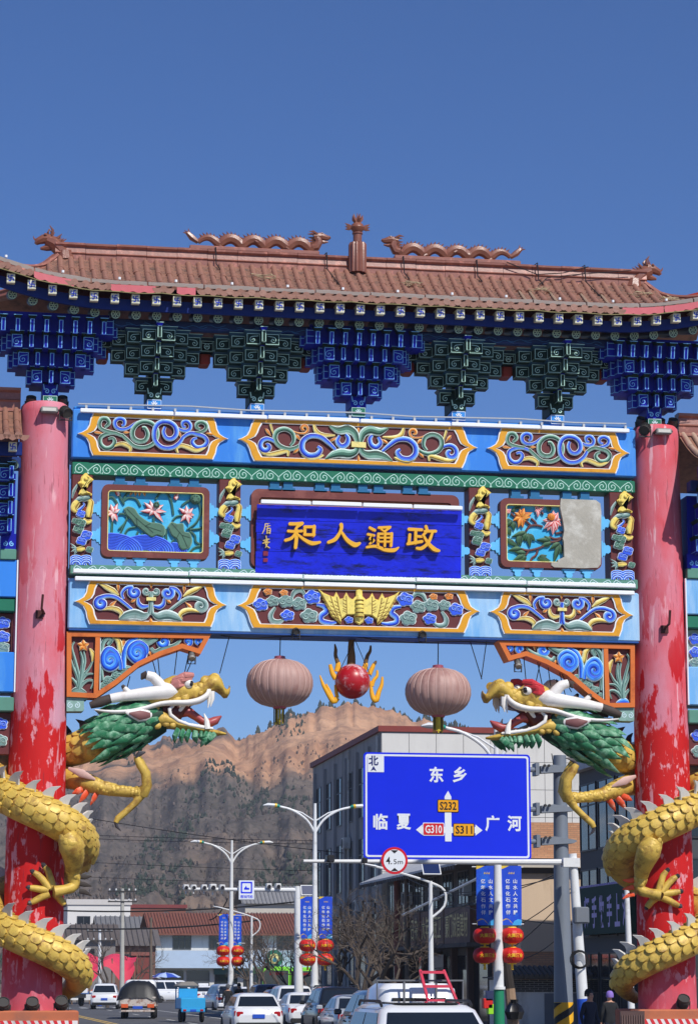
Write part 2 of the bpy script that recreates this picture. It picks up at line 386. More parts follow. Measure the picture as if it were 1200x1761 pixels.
PEDC = M('pedestal_clay', (184, 104, 70), 0.75, 0.12, 3, stain=(150, 96, 76), stain_amt=0.4)
STRW = M('sheet_white', (228, 222, 218), 0.55, 0.08, 5, stain=(190, 180, 175), stain_amt=0.3); STRR = M('sheet_red', (214, 44, 50), 0.5, 0.1, 5)
WIRE = M('black_cable', (26, 26, 28), 0.6, 0.05)
for sx in (-1, 1):
    X = 6.83 * sx
    mb = MB(); prof = [(0.63, 1.33), (0.625, 3.0), (0.605, 6), (0.59, 8.5), (0.565, 11), (0.545, 13), (0.535, 14.0), (0.52, 14.14), (0.47, 14.2)]
    mb.lathe(prof, (X, 0, 0), 40)
    c = mb.build('column', COLP, gate, sharp=50)
    mb = MB(); mb.tube([(X - 0.05 * sx, -0.6, 9.55), (X - 0.02, -0.86, 9.62), (X, -0.88, 9.92)], 0.028, 6); mb.box(X - 0.13, X + 0.03, -0.63, -0.54, 9.45, 9.62, 0)
    mb.build('iron_hook', M('rusty_hook', (70, 26, 24), 0.7, 0.2), c)
    mb = MB(); mb.bbox(X - 0.92, X + 0.92, -0.92, 0.92, 0, 1.33, 0.03)
    p = mb.build('pedestal', PEDC, gate)
    mb = MB(); mb.box(X - 0.80, X + 0.90, -0.945, -0.925, 0.1, 1.13, 0); mb.build('striped_sheet', STRW, p)
    for k in range(12):                                     # hazard stripes
        x0 = X - 0.84 + k * 0.155
        q = [(x0, 1.13), (x0 + 0.075, 1.13), (x0 + 0.075 + 0.55, 0.1), (x0 + 0.55, 0.1)]
        q = [(min(a, X + 0.9), b) for a, b in q]
        if x0 + 0.075 > X + 0.9: continue
        mb = MB(); plate(mb, q, -0.944, -0.951); mb.build('stripe', STRR, p)
# ------------------------------------------------------------ beams
def bar(name, x0, x1, y0, y1, z0, z1, m, b=0.03, parent=gate): mb = MB(); mb.bbox(x0, x1, y0, y1, z0, z1, b); return mb.build(name, m, parent)
ub = bar('upper_beam', -6.27, 6.27, GY, 0.42, 12.97, 14.06, BEAMU)
lb = bar('lower_beam', -6.27, 6.27, GY, 0.42, 9.27, 10.36, BEAML)
bar('underside_strip', -6.25, 6.25, GY + 0.012, 0.41, 9.235, 9.27, M('paint_dark_azure', (28, 78, 150), 0.5), 0.01, lb)
bar('beam_cap', -6.24, 6.24, GY + 0.03, 0.4, 14.06, 14.12, BEAMD, 0.02, ub)
LED = M('led_tube_white', (240, 243, 245), 0.35, 0.03)
def led(x0, x1, y, z, n, r=0.045, name='light_strip', parent=gate):
    L = (x1 - x0) / n
    for k in range(n):
        mb = MB(); j = random.uniform(-0.008, 0.008)
        mb.bbox(x0 + k * L + 0.012, x0 + (k + 1) * L - 0.012, y - r, y + r, z - r + j, z + r + j, 0.012)
        mb.build(name, LED, parent)
led(-6.12, 6.1, GY - 0.1, 14.0, 6); led(-6.2, 6.16, GY - 0.12, 10.50, 5); led(-6.16, 6.14, GY - 0.1, 10.34, 5); led(-2.22, 2.24, -0.72, 12.08, 4)
mb = MB(); mb.tube([(-6.15 + k * 1.22, GY - 0.02, 14.16 + 0.02 * (k % 3)) for k in range(11)], 0.018, 6); mb.build('conduit', ALU, gate)
for k in range(26):
    x = -6.0 + k * 0.48; mb = MB(); mb.box(x, x + 0.05, GY - 0.06, GY + 0.02, 14.06, 14.13); mb.build('clip', ALU, gate)
def scroll_band(z0, z1, y, m, lm, n, nm):
    mb = MB(); mb.bbox(-6.25, 6.25, y, 0.2, z0, z1, 0.02, 0)
    fr = XZ(y); h = z1 - z0; L = 12.4 / n
    for k in range(n):
        cx = -6.2 + (k + 0.5) * L; d = 1 if k % 2 else -1
        s = spir(cx + 0.03 * d, (z0 + z1) / 2 - h * 0.06, 0.012, h * 0.40, 1.45, 90, d); s = s + [(cx - d * L * 0.42, z0 + h * 0.42), (cx - d * L * 0.56, z0 + 0.02)]
        mb.strip(smooth2(s, 2), fr, 0.016, 0.004, 1)
        mb.strip([(cx + d * L * 0.46, z0 + 0.03), (cx + d * L * 0.40, z0 + h * 0.3), (cx + d * L * 0.3, z0 + h * 0.16)], fr, 0.014, 0.004, 1)
    return mb.build(nm, [m, lm], gate)
scroll_band(12.62, 12.90, GY + 0.06, GREENB, LINEG, 42, 'scroll_band')
scroll_band(10.44, 10.66, GY + 0.0, GREENF, LINEW, 46, 'scroll_band')
# ------------------------------------------------------------ cartouches
def C_side_upper(cx, swap):
    f = cartouche(cx, 13.5, 1.6, 0.47, None); base = zoomf(120, 700, 4.2857); dx = cx + 4.52
    cv = lambda p: (base(p)[0] + dx, base(p)[1])
    A, B_ = (PB, PG) if swap else (PG, PB)
    w1 = [0.05, 0.08, 0.09, 0.085, 0.08, 0.07]
    stroke(f, 'scroll', PG, [(258, 150), (275, 140), (290, 118), (270, 90), (235, 92), (218, 130), (235, 165), (300, 188), (350, 195)], w1, conv=cv)
    stroke(f, 'scroll', A, [(285, 238), (318, 232), (332, 262), (305, 300), (262, 306), (228, 275), (228, 228), (270, 202), (330, 195), (390, 215)], w1, conv=cv)
    stroke(f, 'scroll', PG, [(380, 205), (430, 250), (480, 292), (555, 300), (618, 270), (645, 215), (636, 158), (595, 120), (538, 112), (488, 138), (462, 185), (470, 232), (510, 256), (555, 248), (574, 205), (556, 160), (534, 158)], [0.07, .08, .085, .09, .095, .1, .09, .06], conv=cv)
    stroke(f, 'scroll', PB, [(382, 140), (402, 132), (400, 100), (365, 88), (335, 110), (340, 148), (378, 168), (432, 158), (490, 118), (540, 105)], [.05, .08, .085, .08, .06, .03], conv=cv)
    stroke(f, 'scroll', PB, [(702, 150), (690, 190), (712, 232), (755, 236), (784, 200), (776, 150), (735, 118), (680, 114), (640, 140), (622, 195), (632, 258), (682, 302), (752, 304), (806, 268), (835, 225)], [.06, .09, .1, .1, .1, .095, .09, .07], y=GY - 0.065, conv=cv)
    stroke(f, 'scroll', PB, [(735, 122), (790, 158), (840, 178), (880, 170), (888, 135), (862, 108), (832, 118), (835, 148), (855, 150)], [.05, .07, .08, .075, .05], conv=cv)
    stroke(f, 'scroll', PG if swap else PB, [(812, 260), (840, 222), (890, 196), (945, 206), (990, 222), (1012, 258), (985, 294), (935, 300), (902, 268), (912, 240), (938, 232)], [.06, .08, .085, .09, .085, .05], conv=cv)
    stroke(f, 'scroll', PB if swap else PG, [(905, 192), (950, 190), (995, 172), (1006, 138), (975, 115), (938, 124), (935, 155), (962, 165)], [.04, .07, .08, .08, .05], conv=cv)
    stroke(f, 'leaf', PY, [(285, 316), (335, 285), (385, 274), (425, 288), (448, 310), (442, 334)], [.02, .07, .1, .08, .04], conv=cv)
    stroke(f, 'leaf', PY, [(796, 342), (786, 308), (820, 288), (870, 300), (930, 322), (990, 300), (1002, 285)], [.04, .08, .1, .09, .02], conv=cv)
    petal(f, cv, (178, 188), (248, 196), .075); petal(f, cv, (1060, 206), (1000, 196), .075); petal(f, cv, (395, 190), (445, 190), .07); petal(f, cv, (800, 180), (822, 232), .07)
    return f
C_side_upper(-4.52, False)['label'] = 'upper scroll panel with green and blue curls nearest the pinker column'
C_side_upper(4.48, True)['label'] = 'upper scroll panel beside the column with the peeling patch'
f = cartouche(-0.02, 13.5, 2.63, 0.47, 'long central upper scroll panel with mirrored curls')
for sg in (1, -1):
    bz = zoomf(400, 715, 2.79); cv = (lambda p: bz(p)) if sg == 1 else (lambda p: (-0.04 - bz(p)[0], bz(p)[1]))
    st = lambda nm, P, pts, ws, y=GY - 0.05: stroke(f, nm, P, pts, ws, y=y, conv=cv)
    st('scroll', PB, spir(160, 148, 6, 38, 1.1, -60, 1) + [(200, 125), (230, 150), (270, 160)], [.05, .1, .11, .09, .06])
    st('scroll', PG, [(275, 145), (292, 122), (285, 85), (250, 66), (212, 78), (202, 112), (222, 145), (268, 162), (310, 150), (335, 122)], [.05, .09, .1, .1, .09, .05])
    st('scroll', PO, spir(340, 64, 4, 24, 1.1, 100, 1) + [(310, 85), (275, 70), (250, 58)], [.04, .07, .07, .05, .02])
    st('scroll', PB, [(405, 150), (420, 165), (400, 190), (360, 192), (332, 165), (335, 125), (370, 100), (420, 105), (460, 135), (492, 165)], [.06, .11, .12, .12, .11, .1, .06], GY - 0.06)
    st('scroll', PB, [(512, 98), (500, 125), (520, 148), (545, 138), (552, 110), (540, 92)], [.06, .1, .11, .1, .06])
    st('acanthus', PG, [(462, 50), (505, 72), (550, 66), (582, 85), (594, 118), (597, 140)], [.03, .16, .2, .16, .11, .08])
    st('acanthus', PG, [(597, 140), (590, 172), (560, 186), (520, 182), (480, 190), (442, 210)], [.08, .12, .18, .2, .15, .02])
    st('leaf', PY, [(388, 46), (400, 78), (430, 95), (490, 96)], [.05, .1, .1, .03]); st('leaf', PY, [(135, 178), (175, 188), (225, 178), (262, 172), (264, 196)], [.03, .09, .1, .08, .04])
    st('leaf', PY, [(330, 190), (370, 205), (410, 200), (435, 190)], [.03, .1, .08, .03]); st('leaf', PY, [(180, 42), (188, 70), (196, 95)], [.05, .05, .02])
    petal(f, cv, (155, 62), (185, 100), .08); petal(f, cv, (300, 92), (325, 120), .09); petal(f, cv, (465, 125), (500, 105), .08); petal(f, cv, (290, 182), (325, 150), .08)
mb = MB(); plate(mb, [(-0.19, 13.41), (0.13, 13.40), (0.13, 13.52), (-0.19, 13.53)], GY - 0.03, GY - 0.11, 0); mb.build('clasp', PY[1], f)
petal(f, lambda p: p, (-0.03, 13.86), (-0.03, 13.72), .07); petal(f, lambda p: p, (-0.03, 13.08), (-0.03, 13.25), .07)
def C_side_lower(cx, gv):
    f = cartouche(cx, 9.85, 1.6, 0.48, None); bz = zoomf(830, 1005, 4.2857); c0 = bz((580, 200))[0]
    for sg in (-1, 1):
        cv = lambda p: (cx + sg * (c0 - bz(p)[0]), bz(p)[1] + (0.012 if sg == 1 else 0.012))
        st = lambda nm, P, pts, ws, y=GY - 0.05: stroke(f, nm, P, pts, ws, y=y, conv=cv)
        P1 = PS if (gv and sg == 1) else PB
        st('scroll', P1, spir(232, 222, 6, 42, 1.3, -95, 1) + [(275, 168), (335, 178), (395, 220), (455, 270)], [.04, .1, .12, .12, .11, .09, .06])
        st('scroll', PB, spir(465, 142, 5, 40, 1.3, -120, 1) + [(405, 112), (376, 150), (388, 190)], [.04, .09, .11, .11, .1, .05])
        st('leaf', PY, [(212, 78), (265, 105), (315, 132), (356, 162)], [.01, .1, .11, .02]); st('leaf', PY, [(232, 268), (300, 256), (350, 268), (378, 296), (366, 328)], [.02, .09, .11, .09, .04])
        st('leaf', PB if gv else PY, [(490, 182), (494, 222), (522, 246), (562, 240)], [.04, .09, .1, .05])
        st('acanthus', PS, [(362, 338), (410, 312), (470, 300), (530, 314), (566, 296)], [.02, .17, .21, .17, .06], GY - 0.055)
        st('stem', PS if gv else PB, [(548, 306), (572, 290), (577, 240), (577, 185), (572, 140)], [.05, .08, .08, .07, .06])
        st('scroll', PS, spir(545, 135, 3, 24, 1.1, 20, -1) + [(574, 160)], [.03, .07, .07, .05])
        petal(f, cv, (347, 72), (350, 138), .085); petal(f, cv, (290, 248), (342, 200), .085); petal(f, cv, (440, 214), (478, 188), .08)
    petal(f, lambda p: (cx, p), 9.42, 9.53, .09); petal(f, lambda p: (cx, p), 10.3, 10.16, .08)
    mb = MB(); plate(mb, [(cx - .1, 9.9), (cx + .1, 9.9), (cx + .1, 9.97), (cx - .1, 9.97)], GY - 0.03, GY - 0.115); mb.build('clasp', PY[1], f)
    return f
C_side_lower(-4.52, True)['label'] = 'lower panel with a grey green curl and one leaf peeled to grey'
C_side_lower(4.49, False)['label'] = 'lower panel with blue curls on both sides of a white stem'
f = cartouche(-0.01, 9.85, 2.64, 0.48, 'central lower panel with a golden bat among clouds')
bz = zoomf(400, 1000, 2.79)
hb = [(608, 36), (594, 44), (592, 72), (576, 88), (560, 78), (546, 54), (532, 82), (516, 86), (498, 52), (486, 76), (468, 70), (440, 58), (412, 38), (430, 72), (452, 122), (478, 170), (519, 206), (524, 182), (548, 162), (584, 162), (588, 196), (608, 210)]
cx0 = -0.02
half = [(bz(p)[0] - bz((608, 120))[0], bz(p)[1] + (0.0)) for p in hb]
bat = [(cx0 + x, z) for x, z in half] + [(cx0 - x, z) for x, z in reversed(half[1:-1])]
mb = MB(); plate(mb, bat, GY - 0.02, GY - 0.09, 0); plate(mb, inset(bat, 0.018), GY - 0.09, GY - 0.105, 1)
for sg in (-1, 1):
    for a, b in (((430, 64), (519, 200)), ((470, 72), (519, 200)), ((500, 76), (524, 180)), ((546, 72), (548, 162))):
        A, B_ = bz(a), bz(b); q = [(cx0 + sg * ((A[0] + (B_[0] - A[0]) * t) - bz((608, 120))[0]), A[1] + (B_[1] - A[1]) * t - 0.05 * math.sin(math.pi * t)) for t in (0, .25, .5, .75, 1)]
        mb.strip(q, XZ(GY - 0.105), 0.02, 0.004, 2)
        for t in (.2, .35, .5, .65, .8):
            x, z = cx0 + sg * ((A[0] + (B_[0] - A[0]) * t) - bz((608, 120))[0]), A[1] + (B_[1] - A[1]) * t - 0.05 * math.sin(math.pi * t)
            mb.strip([(x, z), (x - sg * 0.04, z + 0.012), (x - sg * 0.08, z + 0.04)], XZ(GY - 0.105), 0.014, 0.004, 2)
mb.lathe([(0.02, -.28), (0.075, -.2), (0.09, 0), (0.075, .2), (0.03, .3)], (cx0, GY - 0.1, 9.84), 12, 1)
for dz in (-.18, -.09, 0, .09, .18): mb.lathe([(0.088, -.012), (0.1, 0), (0.088, .012)], (cx0, GY - 0.1, 9.84 + dz), 12, 2)
mb.build('bat', [PGO[2], PGO[1], PGO[3]], f, sharp=60)
for sg in (-1, 1):
    cv = lambda p: (cx0 + sg * (bz((608, 120))[0] - bz(p)[0]), bz(p)[1])
    for x, z, r_, P in ((138, 112, 36, PB), (195, 95, 30, PS), (172, 50, 20, PO), (248, 56, 19, PO), (258, 96, 36, PS), (322, 108, 36, PS), (385, 76, 40, PB), (266, 164, 32, PB), (370, 166, 40, PS), (560, 186, 20, PB)):
        q = cv((x, z)); cloud(f, q[0], q[1], r_ / 2.79 / 79, P, flip=sg, y=GY - 0.04 - 0.006 * random.random())
    stroke(f, 'ribbon', PS, [(285, 80), (300, 52), (330, 44), (350, 66)], [.06, .1, .1, .05], conv=cv, y=GY - 0.036)
    stroke(f, 'ribbon', PB, [(405, 112), (440, 120), (452, 145), (428, 165), (430, 190), (470, 200), (500, 196)], [.06, .11, .12, .11, .1, .05], conv=cv, y=GY - 0.036)
    stroke(f, 'ribbon', PS, [(208, 125), (186, 160), (192, 188), (222, 196), (250, 182)], [.05, .1, .11, .1, .05], conv=cv, y=GY - 0.036)
# ------------------------------------------------------------ upright posts with climbing dragons between the bands
def dragon_post(x0, x1, label):
    mb = MB(); mb.bbox(x0, x1, GY + 0.05, 0.12, 10.66, 12.62, 0.015); p = mb.build('dragon_post', MAROON, gate); p['label'] = label
    bz = zoomf(110, 800, 8.8); xa = bz((115, 800))[0]; k = (x1 - x0) / 0.42; zs = bz
    yb = GY + 0.02
    cv = lambda q: (x0 + (bz(q)[0] - xa) * k, bz(q)[1] + 0.02)
    st = lambda nm, P, pts, ws, y=yb, h=0.05: stroke(p, nm, P, pts, [a * .72 for a in ws], y=y, conv=cv, h=h)
    st('mane', PS, [(290, 500), (220, 530), (150, 560)], [.16, .14, .02]); st('mane', PS, [(380, 500), (300, 520), (230, 540)], [.14, .16, .03])
    st('body', PGO, [(210, 560), (170, 610), (150, 670), (190, 720)], [.16, .2, .18, .08]); st('body', PGO, [(370, 540), (395, 580), (385, 640), (370, 720), (360, 800)], [.12, .16, .16, .2, .12], h=0.08)
    st('claw', PGO, [(290, 820), (350, 870), (410, 840)], [.06, .14, .05]); st('claw', PGO, [(340, 900), (350, 860), (400, 880)], [.04, .1, .05])
    st('fin', pal('fin_red', (200, 90, 60), (190, 80, 50), (165, 55, 35), (110, 30, 20)), [(290, 690), (340, 665), (430, 650)], [.05, .09, .03])
    st('whisker', PS, [(205, 300), (150, 400), (125, 510)], [.05, .09, .03]); st('whisker', PB, [(280, 580), (300, 610), (260, 660), (215, 700)], [.03, .06, .08, .1])
    mb = MB(); head = [(285, 160), (310, 135), (345, 140), (350, 165), (385, 195), (435, 235), (390, 270), (360, 300), (350, 345), (300, 370), (340, 410), (410, 450), (405, 475), (330, 450), (270, 475), (215, 450), (235, 400), (265, 370), (205, 280), (245, 250), (255, 190)]
    hp = [cv(q) for q in head]; plate(mb, hp, yb + 0.02, yb - 0.07, 2); plate(mb, inset(hp, 0.025), yb - 0.07, yb - 0.1, 1)
    for q, r_ in (((320, 230), .05), ((270, 300), .045), ((350, 200), .035)): c_ = cv(q); mb.lathe([(r_, 0), (r_ * .8, r_ * .5), (r_ * .2, r_ * .7)], (c_[0], yb - 0.095, c_[1]), 8, 2, axis=V((0, -1, 0)))
    mb.build('head', PGO, p, sharp=60)
    for q, r_, P in (((250, 750), 70, PB), ((170, 860), 55, PG), ((250, 890), 75, PG), ((215, 980), 80, PG), ((330, 1070), 85, PB), ((260, 1160), 80, PB), ((375, 1290), 55, PG)):
        c_ = cv(q); cloud(p, c_[0], c_[1], r_ / 8.8 / 79, P, y=yb - 0.01 - 0.03 * random.random(), flip=random.choice((-1, 1)), lobes=4)
    st('tail', PGO, [(190, 1285), (250, 1280), (310, 1275)], [.1, .14, .06])
    for e in ((95, 1190), (100, 1250), (105, 1320), (150, 1370)): petal(p, cv, (195, 1285), e, .06, PS, y=yb, name='tail_fin')
    mb = MB()                                                # waves at the foot
    for cx_, r0 in ((180, 1), (330, 1)):
        c_ = cv((cx_, 1520))
        for j in range(4):
            r_ = 0.20 - j * 0.045; q = [(c_[0] + r_ * math.cos(a) * k, c_[1] + r_ * math.sin(a)) for a in [math.pi * t / 10 for t in range(11)]]
            q = [(min(max(a, x0 + .01), x1 - .01), b) for a, b in q]
            relief(mb, q, [.05, .045, .05], yb - 0.005 * j, 0.03)
    mb.build('wave', PB, p, sharp=60)
dragon_post(-6.24, -5.8, 'gold dragon relief post against the pink column, under the upper beam')
dragon_post(-3.07, -2.6, 'gold dragon relief post between lotus panel and name board')
dragon_post(2.45, 2.92, 'gold dragon relief post between name board and peony panel')
dragon_post(5.65, 6.16, 'gold dragon relief post between peony panel and column')
# ------------------------------------------------------------ small cloud-shaped struts holding the panels
CL = [(-1, 1), (1, 1), (1, .55), (.72, .4), (.8, .1), (.45, -.1), (.5, -.6), (.3, -1), (-.3, -1), (-.5, -.6), (-.45, -.1), (-.8, .1), (-.72, .4), (-1, .55)]
def strut(x, z, hw, hh, m, rot=0, y=-0.38):
    q = [(a * hw, b * hh) for a, b in CL]
    if rot: q = [(-b, a) if rot > 0 else (b, -a) for a, b in [(a / hw * hw, b / hh * hh) for a, b in q]]
    mb = MB(); plate(mb, [(x + a, z + b) for a, b in q], y + 0.16, y, 0); return mb.build('cloud_strut', m, gate)
for x0, x1, top, bot in ((-5.6, -3.28, 12.42, 10.84), (3.15, 5.43, 12.40, 10.86)):
    w_ = x1 - x0
    for t in (.17, .36, .68, .86):
        strut(x0 + w_ * t, bot - 0.085, .15, .11, CLOUDB); mb = MB(); mb.box(x0 + w_ * t - .1, x0 + w_ * t + .1, -0.3, 0, top + .02, 12.62); mb.box(x0 + w_ * t - .15, x0 + w_ * t + .15, -.40, 0.02, top - .02, top + .06); mb.build('cloud_strut', CLOUDT, gate)
    for t in (.3, .68):
        for sx in (-1, 1): strut((x0 - .1) if sx < 0 else (x1 + .1), bot + 1.55 * t, .19, .12, CLOUDB, sx)
for t in (-1.85, -1.55, -.85, -.5, .1, .45, 1.1, 1.45):
    mb = MB(); mb.box(t - .1, t + .1, -0.3, 0, 12.44, 12.62); mb.box(t - .14, t + .14, -.40, .02, 12.40, 12.47); mb.build('cloud_strut', CLOUDT, gate)
for z in (11.2, 11.9):
    strut(-2.48, z, .17, .12, CLOUDB, -1); strut(2.34, z, .17, .12, CLOUDB, 1)
# ------------------------------------------------------------ framed pictures
def rrect(x0, x1, z0, z1, r_, n=4):
    out = []
    for cx_, cz_, a0 in ((x1 - r_, z1 - r_, 0), (x0 + r_, z1 - r_, 90), (x0 + r_, z0 + r_, 180), (x1 - r_, z0 + r_, 270)):
        for i in range(n + 1): a = R(a0 + 90 * i / n); out.append((cx_ + r_ * math.cos(a), cz_ + r_ * math.sin(a)))
    return out
FRAME = M('paint_frame_brown', (112, 52, 46), 0.55, 0.14, 4, stain=(140, 80, 70), stain_amt=0.3)
def picture(x0, x1, z0, z1, label):
    o = rrect(x0, x1, z0, z1, .14); i = rrect(x0 + .13, x1 - .13, z0 + .13, z1 - .13, .07)
    mb = MB(); plate(mb, rrect(x0 + .06, x1 - .06, z0 + .06, z1 - .06, .05), -0.1, -0.30); p = mb.build('picture_panel', SKYP, gate); p['label'] = label
    mb = MB(); ringplate(mb, o, i, -0.12, -0.42); mb.build('picture_frame', FRAME, p)
    mb = MB(); ringplate(mb, inset(i, 0.0), inset(i, 0.015), -0.2, -0.425); mb.build('frame_line', PY[1], p)
    return p
PK = pal('petal_pink', (246, 232, 228), (238, 190, 186), (214, 110, 112), (190, 40, 40)); PLEAF = pal('lotus_leaf', (120, 158, 138), (106, 146, 126), (78, 118, 98), (38, 72, 58))
PDG = pal('leaf_dark', (92, 128, 96), (62, 104, 70), (42, 82, 52), (20, 48, 30)); PBR = pal('branch', (130, 80, 76), (120, 70, 66), (96, 50, 48), (60, 28, 28)); PST = pal('stem_teal', (90, 140, 130), (60, 120, 108), (40, 92, 82), (24, 60, 54))
py = -0.31
p = picture(-5.6, -3.28, 10.84, 12.42, 'lotus pond picture in a brown frame'); cv = zoomf(160, 820, 4.444, -0.32)
for q in ([(115, 160), (150, 155), (180, 190), (190, 215)], [(230, 190), (270, 160), (330, 170), (365, 225)], [(480, 170), (520, 120), (565, 125), (600, 190), (615, 290)], [(680, 220), (720, 190), (750, 180)], [(810, 200), (825, 270), (790, 350), (720, 405)], [(690, 295), (640, 305), (610, 335)], [(200, 285), (240, 285), (262, 315), (240, 360), (200, 400)], [(262, 320), (230, 390), (205, 445)], [(330, 385), (270, 400), (240, 455)], [(150, 345), (145, 430)], [(860, 360), (820, 395), (740, 405)], [(740, 415), (780, 450), (790, 500), (850, 525)], [(850, 530), (780, 540), (730, 590)], [(345, 420), (330, 470)], [(380, 430), (370, 475)], [(530, 460), (525, 510)], [(560, 400), (562, 515)], [(620, 480), (590, 520)], [(465, 310), (465, 360)], [(200, 120), (215, 170), (240, 210)], [(230, 180), (260, 130), (310, 110)]):
    stroke(p, 'stem', PST, q, .05, y=py, conv=cv, h=.05)
def flower(parent, cv, c, petals, P, r_=.075, y=py - 0.02):
    for e in petals: petal(parent, cv, c, e, r_, P, y=y - random.random() * .02)
PKR = [PK[3], PK[0], PK[1], PK[2]]
for c, es in (((462, 262), [(360, 265), (388, 195), (435, 180), (500, 185), (540, 215), (562, 270), (538, 350), (430, 300), (500, 300), (470, 200)]), ((155, 280), [(110, 300), (135, 210), (190, 205), (205, 250), (190, 345), (150, 345), (112, 260)]), ((718, 288), [(655, 240), (712, 220), (765, 240), (775, 295), (735, 365), (670, 345), (690, 250), (760, 320)])):
    flower(p, cv, c, es, PKR, .11)
for c, r_ in (((485, 218), .075), ((782, 172), .12)):
    q = cv(c); mb = MB(); mb.lathe([(r_, 0), (r_ * .95, .05), (r_ * .6, .09)], (q[0], py - 0.03, q[1]), 12, 2, axis=V((0, -1, 0)))
    for a in range(6): mb.lathe([(.014, 0), (.012, .015)], (q[0] + r_ * .5 * math.cos(a), py - .118, q[1] + r_ * .5 * math.sin(a)), 6, 3, axis=V((0, -1, 0)))
    mb.build('seed_pod', PLEAF, p)
for c, e in (((205, 148), (165, 95)), ((625, 180), (655, 120)), ((640, 180), (622, 135)), ((190, 150), (195, 100))): petal(p, cv, c, e, .1, PKR, y=py - .02)
for k, (a, b) in enumerate((((300, 105), (285, 145)), ((330, 100), (325, 150)), ((360, 105), (355, 150)), ((390, 110), (400, 150)))): petal(p, cv, a, b, .07, PO, y=py)
def leafblob(parent, cv, pts, P, y, vein):
    mb = MB(); q = [cv(a) for a in smooth2(pts + [pts[0]], 3)[:-1]]; plate(mb, q, y + .05, y - .03, 0); plate(mb, inset(q, .02), y - .03, y - .05, 2)
    for v in vein: mb.strip([cv(a) for a in v], XZ(y - .05), .016, .004, 3)
    return mb.build('lotus_leaf', P, parent)
leafblob(p, cv, [(235, 245), (270, 228), (320, 245), (350, 290), (400, 330), (440, 350), (500, 355), (545, 380), (555, 430), (530, 460), (490, 450), (450, 465), (410, 440), (350, 390), (320, 370), (290, 330), (250, 290)], PLEAF, py - .02, [[(260, 250), (330, 320), (400, 380)], [(400, 380), (460, 430)], [(400, 380), (520, 420)], [(400, 380), (440, 360)], [(330, 320), (340, 380)]])
leafblob(p, cv, [(570, 380), (600, 345), (640, 360), (690, 360), (700, 420), (740, 430), (760, 490), (740, 540), (690, 560), (660, 540), (640, 480), (600, 450)], PLEAF, py - .02, [[(600, 360), (680, 450), (720, 540)], [(660, 430), (640, 470)], [(680, 450), (740, 470)]])
for cx_, r_, k in ((135, 250, 11), (400, 225, 10), (610, 110, 6)):             # layered waves
    mb = MB(); c_ = (cx_, 600)
    for j in range(k):
        rr = r_ - j * r_ / (k + 1); q = [(c_[0] + rr * math.cos(a) * (.95), c_[1] - 25 - rr * math.sin(a) * (.55 if cx_ < 500 else .6)) for a in [math.pi * t / 12 for t in range(13)]]
        q = [(max(min(a, 840), 106), b) for a, b in q]; q = [a for a in q]
        relief(mb, [cv(a) for a in q], .055, py - .005 * (k - j) * .5 + .0, .03)
    mb.build('wave', [PB[1], PB[2], PB[2], PB[3]], p)
p = picture(3.15, 5.43, 10.86, 12.40, 'peony picture half covered with bare cement'); cv = zoomf(850, 840, 6.0, -0.32)
for q in ([(300, 320), (350, 360), (372, 385)], [(375, 310), (415, 345), (430, 375)], [(320, 445), (360, 390), (430, 380), (495, 395)], [(500, 270), (480, 245)], [(275, 625), (350, 640), (470, 610), (560, 560), (640, 545), (690, 515)], [(320, 690), (345, 645)], [(445, 640), (425, 690), (385, 720), (365, 765)], [(560, 500), (620, 520), (690, 510)], [(630, 465), (700, 450)], [(165, 260), (220, 300)]): stroke(p, 'branch', PBR, q, .05, y=py, conv=cv, h=.06)
for c, e in (((180, 330), (105, 410)), ((190, 340), (200, 440)), ((130, 400), (165, 490)), ((105, 340), (185, 335)), ((330, 450), (170, 500)), ((250, 470), (270, 600)), ((330, 460), (290, 540)), ((345, 460), (365, 615)), ((345, 470), (420, 545)), ((345, 470), (310, 550)), ((110, 515), (250, 610)), ((280, 620), (135, 640)), ((250, 480), (240, 600)), ((320, 680), (175, 755)), ((310, 690), (290, 760)), ((320, 670), (210, 660)), ((580, 540), (420, 530)), ((570, 545), (510, 490)), ((590, 560), (470, 600)), ((670, 560), (560, 630)), ((665, 570), (610, 770)), ((668, 570), (690, 680)), ((440, 710), (580, 750)), ((450, 720), (540, 690)), ((250, 170), (190, 150)), ((270, 180), (200, 200)), ((560, 175), (560, 250)), ((180, 210), (215, 240))): petal(p, cv, c, e, .125, PDG, y=py - .015, name='leaf')
PPE = [PK[0], PK[2], PK[1], PK[3]]; POR = [PO[2], PO[1], PO[2], PO[3]]
for c, es, P, r_ in (((270, 300), [(185, 335), (200, 250), (255, 215), (300, 200), (345, 250), (385, 250), (370, 300), (290, 410), (240, 410), (215, 330), (320, 340)], POR, .13), ((605, 340), [(490, 330), (500, 420), (540, 270), (600, 230), (650, 250), (690, 320), (690, 390), (640, 440), (595, 485), (540, 440), (560, 370), (640, 300), (570, 300)], PPE, .15), ((445, 230), [(415, 170), (440, 200), (510, 185), (470, 240), (440, 300), (410, 240)], PPE, .09), ((140, 240), [(108, 215), (165, 215), (110, 255), (150, 265)], PPE, .07)): flower(p, cv, c, es, P, r_)
q = cv((575, 300)); mb = MB(); mb.lathe([(.09, 0), (.08, .05), (.03, .07)], (q[0], py - .06, q[1]), 10, 2, axis=V((0, -1, 0))); mb.build('flower_heart', PO, p)
mb = MB(); pts = [cv(a) for a in ((668, 112), (690, 118), (1030, 130), (1075, 165), (1085, 250), (1080, 790), (1050, 826), (900, 832), (600, 822), (570, 800), (572, 770), (640, 768), (640, 745), (705, 715), (700, 560), (690, 520), (705, 440), (690, 330), (662, 200))]
plate(mb, pts, -0.15, -0.44); mb.build('cement_patch', CEMENT, p)
